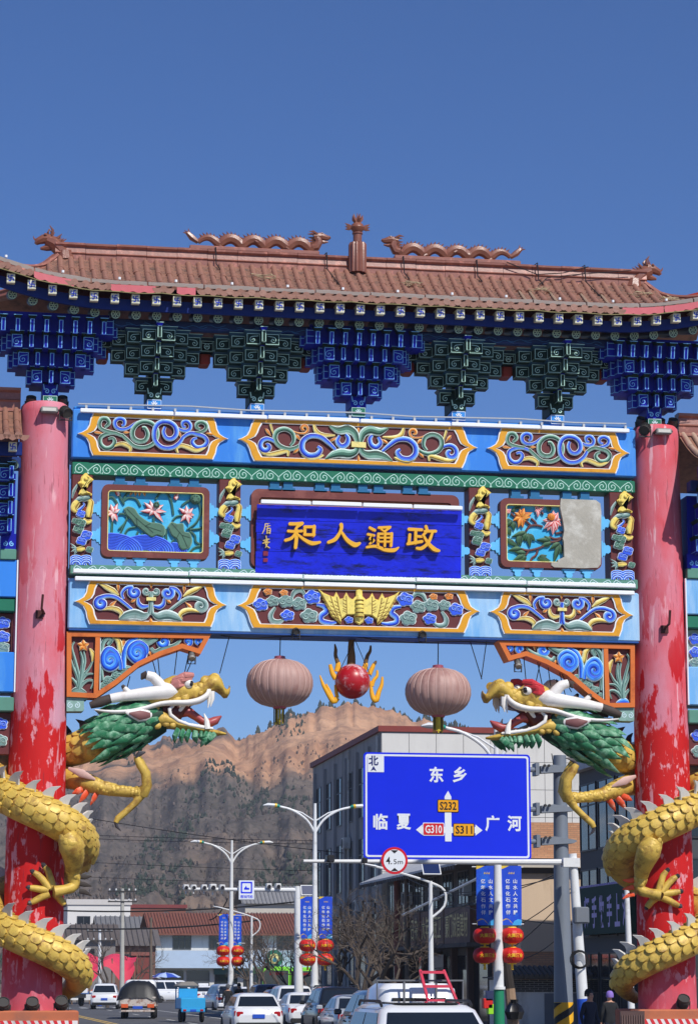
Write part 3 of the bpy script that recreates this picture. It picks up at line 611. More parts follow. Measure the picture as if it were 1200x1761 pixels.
# ------------------------------------------------------------ name board
mb = MB(); o = rrect(-2.37, 2.23, 10.7, 12.43, .16); i = rrect(-2.2, 2.06, 10.86, 12.25, .08); ringplate(mb, o, i, -0.1, -0.4)
nb = mb.build('name_board', FRAME, gate)
mb = MB(); mb.box(-2.25, 2.1, -.3, -.15, 10.8, 12.3); mb.build('backing', M('raw_board', (196, 128, 84), .7, .1, 3), nb)
def board_mat():
    m = M('board_blue', (16, 36, 214), 0.4, 0.25, 2.5, bump=0.25, stain=(6, 10, 52), stain_amt=0.42, stain_scale=3.2)
    for nd in m.node_tree.nodes:
        if nd.type == 'TEX_NOISE' and abs(nd.inputs['Scale'].default_value - 3.2) < .01:
            mp = m.node_tree.nodes.new('ShaderNodeMapping'); mp.inputs['Scale'].default_value = (.55, 1, 2.4); m.node_tree.links.new(nd.inputs['Vector'].links[0].from_socket, mp.inputs[0]); m.node_tree.links.new(mp.outputs[0], nd.inputs['Vector'])
    return m
BB = board_mat(); zz = [12.06, 11.73, 11.45, 11.05, 10.57]
for k in range(4):                                      # four planks, tilted forward at the top
    y0, y1 = -0.56 + (12.06 - zz[k]) * 0.09, -0.56 + (12.06 - zz[k + 1]) * 0.09
    mb = MB(); x0, x1 = -2.27 + random.uniform(-.01, .01), 2.25
    z0, z1 = zz[k + 1] + .004, zz[k] - .004
    mb.add([(x0, y1, z0), (x1, y1, z0), (x1, y0, z1), (x0, y0, z1), (x0, y1 + .07, z0), (x1, y1 + .07, z0), (x1, y0 + .07, z1), (x0, y0 + .07, z1)], [(0, 1, 2, 3), (7, 6, 5, 4), (0, 4, 5, 1), (3, 2, 6, 7), (0, 3, 7, 4), (1, 5, 6, 2)])
    mb.build('board_plank', BB, nb)
BY = -0.53; GOLDC = M('character_gold', (236, 176, 36), .38, .08, 4, spec=.5)
def brush(parent, name, strokes, conv, m, y=BY, h=.07):
    """raised brush strokes: list of (points, widths)"""
    mb = MB()
    for k, (pts, ws) in enumerate(strokes):
        q = smooth2([conv(a) for a in pts], 4); n_ = len(q); top = []; bot = []
        for i in range(n_):
            a, b = q[max(i - 1, 0)], q[min(i + 1, n_ - 1)]; tx, tz = b[0] - a[0], b[1] - a[1]; L = math.hypot(tx, tz) or 1
            wd = interp(ws, i / (n_ - 1)) / 2; top.append((q[i][0] - tz / L * wd, q[i][1] + tx / L * wd)); bot.append((q[i][0] + tz / L * wd, q[i][1] - tx / L * wd))
        def cap(c_, d_, wd):
            a0 = math.atan2(d_[1], d_[0]); return [(c_[0] + wd * math.cos(a0 + R(t)), c_[1] + wd * math.sin(a0 + R(t))) for t in (60, 30, 0, -30, -60)]
        e = cap(q[-1], (q[-1][0] - q[-2][0], q[-1][1] - q[-2][1]), interp(ws, 1) / 2); s = cap(q[0], (q[0][0] - q[1][0], q[0][1] - q[1][1]), interp(ws, 0) / 2)
        plate(mb, top + e + bot[::-1] + s, y + .03, y - h - .0025 * k)
    return mb.build(name, m, parent)
cv = zoomf(470, 880, 3.871, -0.56); U = 1 / 3.871 / 79
def S(*a): return [(p_, [x * U for x in ws]) for p_, ws in a]
brush(nb, 'raised_character', S(([(110, 82), (150, 82), (192, 78)], (22, 22, 20)), ([(190, 82), (160, 100), (148, 118)], (20, 18, 16)), ([(98, 130), (140, 133), (190, 130)], (18, 18, 18)), ([(150, 118), (152, 180), (146, 240)], (22, 24, 22)), ([(145, 145), (120, 178), (80, 192)], (14, 20, 20)), ([(158, 150), (200, 185), (255, 212), (308, 205)], (12, 20, 28, 16)), ([(208, 105), (208, 155)], (20, 18)), ([(208, 103), (270, 103)], (20, 18)), ([(270, 100), (266, 160)], (22, 20)), ([(205, 155), (270, 156)], (18, 18))), cv, GOLDC)
brush(nb, 'raised_character', S(([(450, 88), (452, 110), (440, 145)], (26, 22, 20)), ([(442, 140), (410, 185), (365, 205)], (20, 26, 20)), ([(455, 140), (490, 190), (540, 222), (572, 212)], (16, 26, 34, 18))), cv, GOLDC)
brush(nb, 'raised_character', S(([(640, 108), (672, 125)], (18, 20)), ([(628, 152), (668, 160)], (18, 16)), ([(660, 162), (640, 182), (668, 192), (640, 215)], (14, 14, 14, 14)), ([(620, 238), (680, 232), (740, 255), (800, 258), (830, 240)], (16, 20, 24, 26, 10)), ([(700, 108), (775, 104)], (18, 16)), ([(772, 108), (735, 135)], (16, 14)), ([(715, 118), (740, 138)], (12, 12)), ([(696, 150), (694, 228)], (18, 16)), ([(696, 150), (785, 150)], (16, 16)), ([(784, 148), (780, 230)], (20, 18)), ([(700, 176), (778, 176)], (13, 13)), ([(700, 202), (778, 202)], (13, 13)), ([(740, 140), (738, 232)], (16, 16))), cv, GOLDC)
brush(nb, 'raised_character', S(([(900, 118), (985, 122)], (22, 20)), ([(945, 122), (943, 212)], (20, 20)), ([(948, 165), (985, 168)], (18, 16)), ([(905, 155), (900, 212)], (20, 20)), ([(892, 216), (985, 200)], (20, 20)), ([(1012, 100), (1018, 130), (990, 160)], (20, 20, 14)), ([(1005, 132), (1076, 132)], (18, 20)), ([(1055, 140), (1030, 205), (985, 245), (952, 245)], (16, 20, 24, 18)), ([(995, 160), (1025, 210), (1065, 250), (1098, 262)], (14, 22, 30, 18))), cv, GOLDC)
cv2 = zoomf(420, 840, 8.571, -0.55); U = 1 / 8.571 / 79; PALEG = M('signature_gold', (220, 190, 110), .5, .1)
brush(nb, 'signature', S(([(345, 475), (350, 505)], (16, 12)), ([(310, 520), (385, 505)], (12, 14)), ([(315, 525), (300, 600), (270, 660)], (14, 14, 10)), ([(350, 530), (345, 600)], (12, 12)), ([(325, 560), (385, 545)], (10, 12)), ([(340, 595), (338, 660)], (12, 12)), ([(335, 600), (385, 585), (380, 660)], (12, 12, 16)), ([(345, 625), (375, 620)], (10, 10)), ([(345, 655), (380, 650)], (10, 10)), ([(325, 700), (330, 740)], (14, 12)), ([(285, 765), (370, 745)], (12, 12)), ([(300, 780), (350, 775)], (12, 12)), ([(275, 805), (375, 790)], (12, 12)), ([(340, 745), (320, 830), (375, 875)], (14, 14, 12)), ([(345, 810), (315, 870)], (12, 10))), cv2, PALEG, y=-.505, h=.016)
mb = MB()
for q in ([(285, 915), (360, 918), (358, 985), (288, 985)], [(290, 1020), (355, 1022), (352, 1075), (288, 1075)]): plate(mb, [cv2(a) for a in q], -.46, -.528 + (0.05 if q[0][1] > 1000 else .035))
mb.build('seal', M('seal_red', (128, 26, 60), .6, .3, 30), nb)
# ------------------------------------------------------------ spandrels under the lower beam
SG = pal('spandrel_sage', (190, 214, 206), (134, 170, 160), (104, 144, 134), (60, 92, 86))
for sg in (1, -1):
    bz = zoomf(105, 1080, 4.444, -.3); cv = (lambda p: bz(p)) if sg == 1 else (lambda p: (-bz(p)[0] - 0.12, bz(p)[1]))
    top = 9.235
    def tri(q): return [(cv(a)[0], min(cv(a)[1], top)) for a in q]
    out_ = [(45, 30), (1148, 30), (1065, 202), (925, 158), (760, 215), (600, 292), (430, 430), (270, 537), (45, 527)]
    oq = tri(out_); mb = MB(); plate(mb, inset(oq, .06), 0.1, -.26); sp = mb.build('spandrel', MAROON, gate)
    mb = MB(); ringplate(mb, oq, inset(oq, .1), .14, -.36); plate(mb, [cv(a) for a in ((265, 50), (300, 50), (285, 505), (250, 515))], .1, -.352); mb.build('spandrel_frame', ORANGE, sp)
    mb = MB(); i2 = tri([(305, 60), (1100, 60), (1050, 178), (925, 135), (755, 190), (590, 265), (420, 400), (300, 482)]); ringplate(mb, inset(i2, -.012), inset(i2, .006), -.2, -.33); mb.build('frame_line', LINEW, sp)
    st = lambda nm, P, pts, ws, y=-.27, h=.06: stroke(sp, nm, P, pts, ws, y=y, conv=cv, h=h)
    base = (135, 480)
    for q in ([base, (140, 380), (110, 250), (85, 150), (105, 105)], [base, (155, 370), (165, 250), (150, 180)], [base, (150, 400), (185, 260), (175, 180)], [base, (160, 380), (215, 310), (245, 250)], [base, (130, 390), (95, 300), (78, 240)], [base, (160, 400), (200, 355), (250, 350)], [base, (165, 430), (210, 400), (250, 410), (230, 465)], [base, (120, 430), (90, 390), (78, 385)]): st('grass_blade', SG, q, [.075, .065, .05, .03])
    for a in range(5):
        petal(sp, cv, (172, 135), (172 + 48 * math.sin(R(72 * a)), 135 - 48 * math.cos(R(72 * a))), .12, PO, y=-.29)
    st('leaf', PY, [(220, 155), (245, 200), (240, 262)], [.03, .1, .02]); st('leaf', PY, [(395, 70), (440, 100), (455, 170), (465, 195)], [.03, .11, .1, .02])
    if sg == 1: st('acanthus', SG, [(75, 490), (130, 475), (195, 500)], [.03, .16, .05])
    else: st('acanthus', PL, [(85, 495), (130, 480), (190, 500)], [.03, .16, .05])
    st('scroll', PL, spir(375, 245, 8, 62, 1.4, 95, 1) + [(330, 280), (325, 210), (365, 160), (420, 190), (450, 260), (455, 320)], [.04, .1, .15, .17, .17, .16, .12, .08], -.28, .08)
    st('scroll', PL, spir(580, 190, 8, 60, 1.4, 100, 1) + [(525, 200), (540, 140), (600, 110), (655, 150), (650, 205), (600, 255)], [.04, .1, .15, .17, .16, .12, .05], -.28, .08)
    st('stem', PL, [(480, 310), (482, 200), (520, 110), (590, 75)], [.1, .11, .1, .04]); st('stem', SG, [(320, 400), (308, 280), (318, 130), (360, 75), (385, 95), (360, 130)], [.06, .07, .08, .1, .09, .06])
    st('scroll', PL, spir(785, 105, 6, 40, 1.1, 180, 1), [.05, .1, .12, .08]); st('scroll', PL, spir(970, 105, 5, 30, 1.1, 100, 1), [.04, .09, .1, .06]); st('scroll', PL, spir(1055, 100, 4, 26, 1.1, 100, -1), [.03, .08, .09, .05])
    st('acanthus', SG, [(600, 75), (650, 110), (690, 100), (740, 80)], [.05, .14, .12, .05]); st('acanthus', SG, [(690, 150), (720, 185), (780, 160), (860, 140), (920, 90)], [.05, .1, .12, .1, .04])
    for q, r_ in (((370, 405), 45), ((430, 365), 45), ((500, 320), 45), ((330, 440), 30)): c_ = cv(q); cloud(sp, c_[0], c_[1], r_ / 4.444 / 79, SG, y=-.27, lobes=4, flip=sg)
    petal(sp, cv, (480, 80), (482, 150), .1, PO, y=-.27); petal(sp, cv, (680, 175), (688, 215), .07, PO, y=-.27); petal(sp, cv, (850, 65), (848, 110), .08, PO, y=-.27)
    mb = MB(); cz = [cv(a) for a in ((45, 530), (205, 535), (200, 545), (178, 550), (178, 625), (165, 636), (45, 636))]; plate(mb, cz, .1, -.3, 0)
    for c_, d_ in (((75, 590), 1), ((125, 590), -1)):
        s_ = [cv(a) for a in spir(c_[0], c_[1], 4, 24, 1.4, -90, d_)]; mb.strip(s_, XZ(-.3), .02, .004, 1)
    mb.build('corbel', [SG[1], LINEW], gate)
# ============================================================ brackets, eaves and roofs of the gate
TILE = M('glazed_tile', (154, 108, 90), 0.55, 0.28, 3, bump=0.2, stain=(128, 92, 78), stain_amt=0.45, stain_scale=3, spec=0.5)
TILE2 = M('roof_pan', (146, 104, 86), 0.6, 0.25, 6, bump=0.3, stain=(104, 78, 66), stain_amt=0.5, stain_scale=4)
RIDGE = M('glazed_ridge', (146, 94, 80), 0.42, 0.2, 5, bump=0.12, stain=(196, 130, 112), stain_amt=0.3, stain_scale=5, spec=0.55)
GLAZE = M('glazed_figure', (132, 82, 64), 0.34, 0.22, 6, bump=0.2, spec=0.6)
MORTAR = M('mortar_rib', (160, 134, 112), 0.85, 0.2, 8, bump=0.3); PALER = M('weathered_rib', (178, 150, 130), 0.7, 0.2, 5, bump=0.2)
PINKT = M('plastic_eave_pink', (196, 92, 100), 0.5, 0.1, 4)
SQW = M('rafter_end_cream', (226, 226, 200), 0.5, 0.06); SQB = M('rafter_end_blue', (48, 70, 196), 0.45, 0.08); FLW = M('rosette_pale', (176, 208, 184), 0.5, 0.08); RFD = M('rafter_dark', (14, 40, 72), 0.5, 0.12)
# --- one rectangular bracket block, painted edges and a scroll on its face
def block_mesh(w_, d_, h_, body, line, cap, name, spiral=1, flare=0.045):
    mb = MB(); hw = w_ / 2
    mb.box(-hw, hw, -d_ / 2, d_ / 2, 0, h_ * 0.78, 0)
    a = [(-hw, -d_ / 2, h_ * .78), (hw, -d_ / 2, h_ * .78), (hw, d_ / 2, h_ * .78), (-hw, d_ / 2, h_ * .78)]; e = flare
    b = [(-hw - e, -d_ / 2 - e, h_), (hw + e, -d_ / 2 - e, h_), (hw + e, d_ / 2 + e, h_), (-hw - e, d_ / 2 + e, h_)]
    mb.add(a + b, [(0, 1, 5, 4), (1, 2, 6, 5), (2, 3, 7, 6), (3, 0, 4, 7), (4, 5, 6, 7)], 2)
    fr = (V((0, -d_ / 2, 0)), V((1, 0, 0)), V((0, 0, 1)), V((0, -1, 0))); t = 0.014
    mb.strip([(-hw + t, h_ * .76), (-hw + t, t), (hw - t, t), (hw - t, h_ * .76), (-hw + t, h_ * .76)], fr, t, .004, 1)
    if spiral: mb.strip(smooth2(spir(hw * .1 * spiral, h_ * .34, .008, min(hw, h_ * .3) * .78, 1.35, 90, spiral) + [(-hw * .7 * spiral, h_ * .62)], 2), fr, t * .9, .004, 1)
    for sx in (-1, 1):
        f2 = (V((sx * hw, 0, 0)), V((0, 1, 0)), V((0, 0, 1)), V((sx, 0, 0)))
        mb.strip([(-d_ / 2 + t, h_ * .76), (-d_ / 2 + t, t), (d_ / 2 - t, t), (d_ / 2 - t, h_ * .76)], f2, t, .004, 1)
    mb.strip([(-hw - e, h_ - .006), (hw + e, h_ - .006)], (V((0, -d_ / 2 - e, 0)), V((1, 0, 0)), V((0, 0, 1)), V((0, -1, 0))), .012, .003, 1)
    fb = (V((0, 0, 0)), V((1, 0, 0)), V((0, 1, 0)), V((0, 0, -1))); mb.strip([(-hw + t, -d_ / 2 + t), (hw - t, -d_ / 2 + t)], fb, t, .004, 1)
    return mb.mesh(name, [body, line, cap])
CAPG = M('bracket_cap_teal', (20, 70, 96), .5, .15, 5)
GBL = {s: block_mesh(.305, .30, .31, BRGREEN, LINEG, CAPG, 'bracket_block', s) for s in (-1, 1)}
GNO = block_mesh(.10, .34, .34, BRGREEN, LINEG, BRBLUE, 'bracket_nose', 0, .03)
BNO = block_mesh(.10, .42, .36, BRBLUE, LINEB, BRGREEN, 'bracket_nose', 0, .04)
BBL = {s: block_mesh(.23, .36, .36, BRBLUE, LINEB, BRGREEN, 'bracket_block', s, .04) for s in (-1, 1)}
def side_mesh():
    mb = MB(); mb.box(-.1, .1, -.16, .16, 0, .33, 0)
    for sx in (-1, 1):
        f2 = (V((sx * .1, 0, 0)), V((0, 1, 0)), V((0, 0, 1)), V((sx, 0, 0)))
        for z in (.012, .17): mb.strip([(-.15, z), (-.02, z + .01), (.15, z + .05)], f2, .016, .004, 1)
    f1 = (V((0, -.16, 0)), V((1, 0, 0)), V((0, 0, 1)), V((0, -1, 0)))
    for z in (.012, .17, .3): mb.strip([(-.1, z), (.1, z)], f1, .014, .004, 1)
    mb.strip([(-.09, 0), (-.09, .33)], f1, .013, .004, 1); mb.strip([(.09, 0), (.09, .33)], f1, .013, .004, 1)
    return mb.mesh('bracket_side', [BRBLUE, LINEB])
BPL = side_mesh()
def stem_piece(root, x, body, line, tilem, y=-.3):
    mb = MB(); mb.box(x - .17, x + .17, y - .1, .3, 14.33, 14.62, 0); fr = XZ(y - .1)
    for d in (-1, 1): mb.strip([(x + a, b) for a, b in spir(d * .075, 14.42, .008, .06, 1.3, 90 - d * 60, -d) + [(d * .15, 14.58)]], fr, .022, .004, 1)
    mb.build('bracket_base', [body, line], root)
    mb = MB(); mb.bbox(x - .16, x + .16, y - .12, .3, 14.11, 14.33, .015, 0); fr = XZ(y - .12); t = .014
    mb.strip([(x - .145, 14.125), (x + .145, 14.125), (x + .145, 14.315), (x - .145, 14.315), (x - .145, 14.125)], fr, t, .004, 1)
    for a in range(0, 180, 36): mb.strip([(x + .02 * math.cos(R(a)), 14.2 + .02 * math.sin(R(a))), (x + .08 * math.cos(R(a)), 14.2 + .09 * math.sin(R(a)))], fr, .022, .004, 1)
    mb.build('bracket_foot', tilem, root)
T = Matrix.Translation
def green_set(x, z0=14.55, parent=gate, body=None):
    root = bpy.data.objects.new('bracket_set', None); COL.objects.link(root); root.parent = parent
    stem_piece(root, x, BRGREEN, LINEG, [BEAMD, WHITE])
    mb = MB(); mb.box(x - .13, x + .13, -.3, .35, z0, 15.75); mb.box(x - .5, x + .5, -.12, .3, 15.1, 15.4); mb.box(x - .9, x + .9, -.08, .3, 15.35, 15.72); mb.build('bracket_core', BRGREEN, root)
    for i in range(4):
        z = z0 + i * .29; yf = -.40 - i * .27
        inst(GNO, 'bracket_nose', root, T((x, yf - .1, z + .02)))
        for j in range(i + 1):
            for s in (-1, 1):
                if i == 0: o = inst(GBL[s], 'bracket_block', root, T((x + s * .25, -.12, z - .02)))
                else: o = inst(GBL[s], 'bracket_block', root, T((x + s * (.205 + .30 * j), yf + .05 + .27 * j, z)))
    return root
def blue_set(x, z0=14.55, parent=gate):
    root = bpy.data.objects.new('bracket_set', None); COL.objects.link(root); root.parent = parent
    stem_piece(root, x, BRBLUE, LINEB, [GREENB, LINEW], -.3)
    mb = MB(); ns = (3, 5, 6, 8)
    for i, n in enumerate(ns):
        hw = n * .152; z = z0 + .02 + i * .325; mb.box(x - hw + .02, x + hw - .02, -.40 - i * .24, .3, z, z + .33 + (.1 if i == 3 else 0), 0)
    mb.build('bracket_core', BRBLUE, root)
    for i, n in enumerate(ns):
        z = z0 + i * .325; yf = -.42 - i * .25; hw = (n - 1) * .152
        for k in range(n):
            px_ = x - hw + k * .304
            if i < 3 and k in (0, n - 1): inst(BBL[1 if k else -1], 'bracket_block', root, T((px_, yf, z)))
            else:
                m_ = T((px_, yf, z)); 
                if i == 3: m_ = m_ @ Matrix.Rotation(R(14), 4, 'X')
                inst(BNO, 'bracket_nose', root, m_)
        for s in (-1, 1):                          # receding side plates
            for j in range(i + 1):
                inst(BPL, 'bracket_side', root, T((x + s * (hw + .12 + .10 * j), yf + .16 + .24 * j, z + .004 * j)))
    return root
for k in range(7):
    x = -6.75 + k * 2.245
    (blue_set if k % 3 == 0 else green_set)(x)
# --- eave timbers
def eave_profile(X):
    u = max(0.0, abs(X) - 5.4) / 3.4; return -1.92 - .38 * u * u, 16.36 + .62 * u ** 2
XE = 8.9
def eline(dy, dz, n=41, lim=XE): return [(x, eave_profile(x)[0] + dy, eave_profile(x)[1] + dz) for x in [-lim + 2 * lim * i / (n - 1) for i in range(n)]]
def sweep(path, prof, mi=0):
    mb = MB(); mb.loft([[(p[0], p[1] + a, p[2] + b) for a, b in prof] for p in path], mi, True, False); return mb
wavy = M('purlin_blue', (12, 50, 112), .5, .3, 2.2)
mb = MB(); mb.bbox(-8.2, 8.2, -1.02, -.8, 15.76, 15.95, .03); pur = mb.build('purlin', wavy, gate)
fr = XZ(-1.02)
mb = MB()
for k in range(40):
    x = -8 + k * .4; mb.strip([(x + t * .08, 15.80 + .03 * math.sin(t * 1.3 + k) + .03 * (k % 3)) for t in range(8)], fr, .012, .003)
mb.build('wave_line', M('purlin_line', (40, 110, 176), .5), pur)
mb = MB(); mb.box(-8.1, 8.1, -.25, .3, 15.50, 15.80); mb.build('red_board', DKRED, gate)
for k in (-5.63, -3.4, -1.15, 1.15, 3.38, 5.6):
    mb = MB(); mb.bbox(k - .12, k + .12, -.3, .2, 15.2, 15.44, .03); mb.build('red_peg', DKRED, gate)
mb = sweep(eline(0, 0), [(.26, -.16), (.26, -.40), (.34, -.40), (.34, -.16)]); mb.build('eave_board', DKBLUE, gate)
mb = sweep(eline(0, 0), [(.4, -.13), (.4, -.17), (1.9, .62), (1.9, .68)]); mb.build('soffit', DKRED, gate)
# square rafter ends with the fret mark, round rafters with rosettes
mb = MB(); mb.box(-.085, .085, 0, .5, -.095, .095, 0); fr = (V((0, 0, 0)), V((1, 0, 0)), V((0, 0, 1)), V((0, -1, 0)))
mb.poly([(-.07, -.003, -.08), (.07, -.003, -.08), (.07, -.003, .08), (-.07, -.003, .08)], 1)
t = .024; a_ = .05
for q in ([(-a_, 0), (a_, 0)], [(0, -.058), (0, .058)], [(0, .058), (a_, .058)], [(a_, 0), (a_, -.058)], [(0, -.058), (-a_, -.058)], [(-a_, 0), (-a_, .058)]): mb.strip(q, fr, t, .006, 2)
SQ = mb.mesh('square_rafter', [SQW, SQW, SQB])
mb = MB(); mb.lathe([(.105, 0), (.105, .9)], (0, 0, 0), 14, 0, axis=V((0, 1, 0)))
for a in range(6):
    c_ = (.05 * math.cos(R(60 * a)), .05 * math.sin(R(60 * a))); mb.strip([(c_[0] + .031 * math.cos(R(b)), c_[1] + .031 * math.sin(R(b))) for b in range(0, 361, 45)], fr, .011, .003, 1)
mb.strip([(.092 * math.cos(R(b)), .092 * math.sin(R(b))) for b in range(0, 361, 24)], fr, .012, .003, 1)
mb.strip([(.02 * math.cos(R(b)), .02 * math.sin(R(b))) for b in range(0, 361, 60)], fr, .012, .003, 1)
RD = mb.mesh('round_rafter', [RFD, FLW])
k = -8.3
for i in range(38):
    x = -8.14 + i * .44; y, z = eave_profile(x)
    inst(SQ, 'square_rafter', gate, T((x, y + .05, z - .20)) @ Matrix.Rotation(R(4), 4, 'X'))
    inst(RD, 'round_rafter', gate, T((x + .05, y + .50, z - .43)) @ Matrix.Rotation(R(14), 4, 'X'))
# --- roof: hips, slopes, tiles
HIP = smooth2([(6.7, -.12, 17.52), (7.0, -.36, 17.22), (7.4, -.78, 17.04), (7.9, -1.3, 16.99), (8.45, -1.85, 17.12), (8.95, -2.3, 17.4)], 4)
def top_at(X):
    a = abs(X)
    if a <= 6.7: return V((X, -.14, 17.46))
    for p_, q_ in zip(HIP, HIP[1:]):
        if p_[0] <= a <= q_[0]: t = (a - p_[0]) / (q_[0] - p_[0]); return V((X, p_[1] + (q_[1] - p_[1]) * t, p_[2] + (q_[2] - p_[2]) * t - .06))
    return V((X,) + HIP[-1][1:])
def slope(X, t, lift=0):
    a = top_at(X); y, z = eave_profile(X); b = V((X, y, z)); p_ = a.lerp(b, t); L = (a - b).length
    p_.z -= .10 * L / 2 * math.sin(math.pi * t) ; p_.z += lift; return p_
mb = MB(); mb.grid(lambda u, v: slope(-8.6 + 17.2 * u, v), 80, 6); mb.grid(lambda u, v: slope(-8.6 + 17.2 * u, v) * 1 if False else V((slope(-8.6 + 17.2 * u, v).x, .0 - slope(-8.6 + 17.2 * u, v).y, slope(-8.6 + 17.2 * u, v).z)), 40, 3)
roof = mb.build('roof', TILE2, gate)
mb = MB()                                         # pan tiles between the ribs, stepped courses
PITCH = .236
for i in range(-36, 36):
    x = (i + .5) * PITCH; L = (slope(x, 0) - slope(x, 1)).length; n = max(2, int(L / .17))
    for j in range(n):
        t0, t1 = j / n, (j + 1.12) / n; a, b = slope(x, t0), slope(x, min(t1, 1.0)); jz = random.uniform(0, .008)
        vs = []
        for p_, lf in ((a, .008), (b, .045 + jz)):
            for dx, dz in ((-.085, .025), (0, 0), (.085, .025)): vs.append((p_.x + dx, p_.y, p_.z + lf + dz))
        for dx, dz in ((-.085, .0), (0, -.02), (.085, .0)): vs.append((b.x + dx, b.y, b.z + .012 + dz))
        mb.add(vs, [(0, 1, 4, 3), (1, 2, 5, 4), (3, 4, 7, 6), (4, 5, 8, 7)], 0)
o = mb.build('pan_tiles', TILE2, roof); o['kind'] = 'stuff'
def tube_mesh(n=7, r0=.062, r1=.07, L=1.0):
    mb = MB(); rings = []
    for y, r_ in ((0, r0), (.92 * L, r1), (.94 * L, r1 + .004), (L, r1 + .004)):
        rings.append([(r_ * math.cos(math.pi * k / (n - 1)), -y, r_ * math.sin(math.pi * k / (n - 1))) for k in range(n)])
    mb.loft(rings, 0, False, True, closed=False); mb.poly([p_ for p_ in rings[-1]], 0)
    return mb.mesh('tube_tile', TILE)
TUBE = tube_mesh()
missing = {15: 1, 18: 1, 20: 2, 23: 1, 26: 2, 21: 1, 16: 1}
for i in range(-36, 37):
    x = i * PITCH; L = (slope(x, 0) - slope(x, 1)).length; n = 3 if L > 1.4 else (2 if L > .7 else 1)
    for j in range(n):
        a, b = slope(x, j / n, .03), slope(x, (j + 1) / n, .03); d = b - a; l_ = d.length
        if i in missing and j >= missing[i]: continue
        q = math.atan2(d.z, -d.y); dx = random.uniform(-.012, .012)
        mt = T(a + V((dx, 0, 0))) @ Matrix.Rotation(-q, 4, 'X') @ Matrix.Diagonal((1 + random.uniform(-.06, .06), l_ * 1.03, 1, 1))
        inst(TUBE, 'tube_tile', roof, mt)
    if i in missing:
        mb = MB(); a, b = slope(x, missing[i] / n, .05), slope(x, 1, .05); mb.tube([a + V((.02, 0, 0)), (a + b) / 2 + V((-.01, 0, -.02)), b], [.028, .034, .03], 6); mb.build('mortar_rib', MORTAR, roof)
    y, z = eave_profile(x)
    if not (-5.5 < x < -4.9 or -7.0 < x < -6.4 or -4.4 < x < -3.9): pass
# drip tiles along the eave (scalloped) and round ends
mb = MB(); q = [(-.115, .03), (-.105, -.02), (-.06, -.065), (0, -.095), (.06, -.065), (.105, -.02), (.115, .03)]
mb.prism(q, (V((0, 0, 0)), V((1, 0, 0)), V((0, 0, 1)), V((0, -1, 0))), 0, .03, 0); DRIP = mb.mesh('drip_tile', TILE)
mb = MB(); mb.lathe([(.078, 0), (.078, .05)], (0, 0, 0), 12, 0, axis=V((0, -1, 0))); ENDT = mb.mesh('tile_end', TILE)
def plastic(x): return -7.25 < x < -6.5 or -5.65 < x < -4.62 or -4.25 < x < -3.75 or x > 5.55
for i in range(-36, 37):
    x = i * PITCH; y, z = eave_profile(x)
    if not plastic(x): inst(ENDT, 'tile_end', roof, T((x, y - .01, z + .02)) @ Matrix.Rotation(random.uniform(-.1, .1), 4, 'X'))
    x += PITCH / 2; y, z = eave_profile(x)
    if not plastic(x): inst(DRIP, 'drip_tile', roof, T((x, y - .03, z)) @ Matrix.Rotation(random.uniform(-.12, .12), 4, 'Y'))
for x0, x1 in ((-7.22, -6.38), (-5.6, -4.65), (-4.2, -3.8), (5.58, 6.5), (6.52, 7.4), (7.42, 8.3)):
    mb = MB(); n = int((x1 - x0) / .045); up_ = [x0 + (x1 - x0) * k / n for k in range(n + 1)]
    P1 = [(x, eave_profile(x)[0] - .05, eave_profile(x)[1] + .07) for x in up_]; P2 = [(x, eave_profile(x)[0] - .06, eave_profile(x)[1] - .06 - .035 * abs(math.sin((x - x0) * 13.3))) for x in up_]
    mb.add(P1 + P2, [(k, k + 1, n + 2 + k, n + 1 + k) for k in range(n)]); mb.build('plastic_trim', PINKT, roof)
GREYS = M('grey_conduit', (148, 136, 128), .6, .15, 5)
for k in range(14):                                  # lamp trunking lying along the eave
    x0, x1 = -8.4 + k * 1.2, -8.4 + (k + 1) * 1.2 - .03; pts = [(x0 + (x1 - x0) * t / 4) for t in range(5)]
    mb = MB(); mb.loft([[(x, eave_profile(x)[0] + a, eave_profile(x)[1] + b + random.uniform(-.01, .01)) for a, b in ((.0, .09), (.0, .16), (.1, .2), (.1, .12))] for x in pts], 0, True, False); mb.build('eave_trunking', GREYS, roof)
    mb = MB(); x = (x0 + x1) / 2; y, z = eave_profile(x); mb.lathe([(.03, 0), (.03, .05)], (x, y + .02, z + .2), 8); mb.build('trunking_clip', LED, roof)
mb = MB(); pth = eline(-.07, -.08, 60, 8.6); pth = [(p_[0], p_[1], p_[2] - .03 * abs(math.sin(i * .9))) for i, p_ in enumerate(pth)]; mb.tube(pth, .011, 5); mb.build('eave_wire', M('tan_wire', (150, 140, 96), .6), roof)
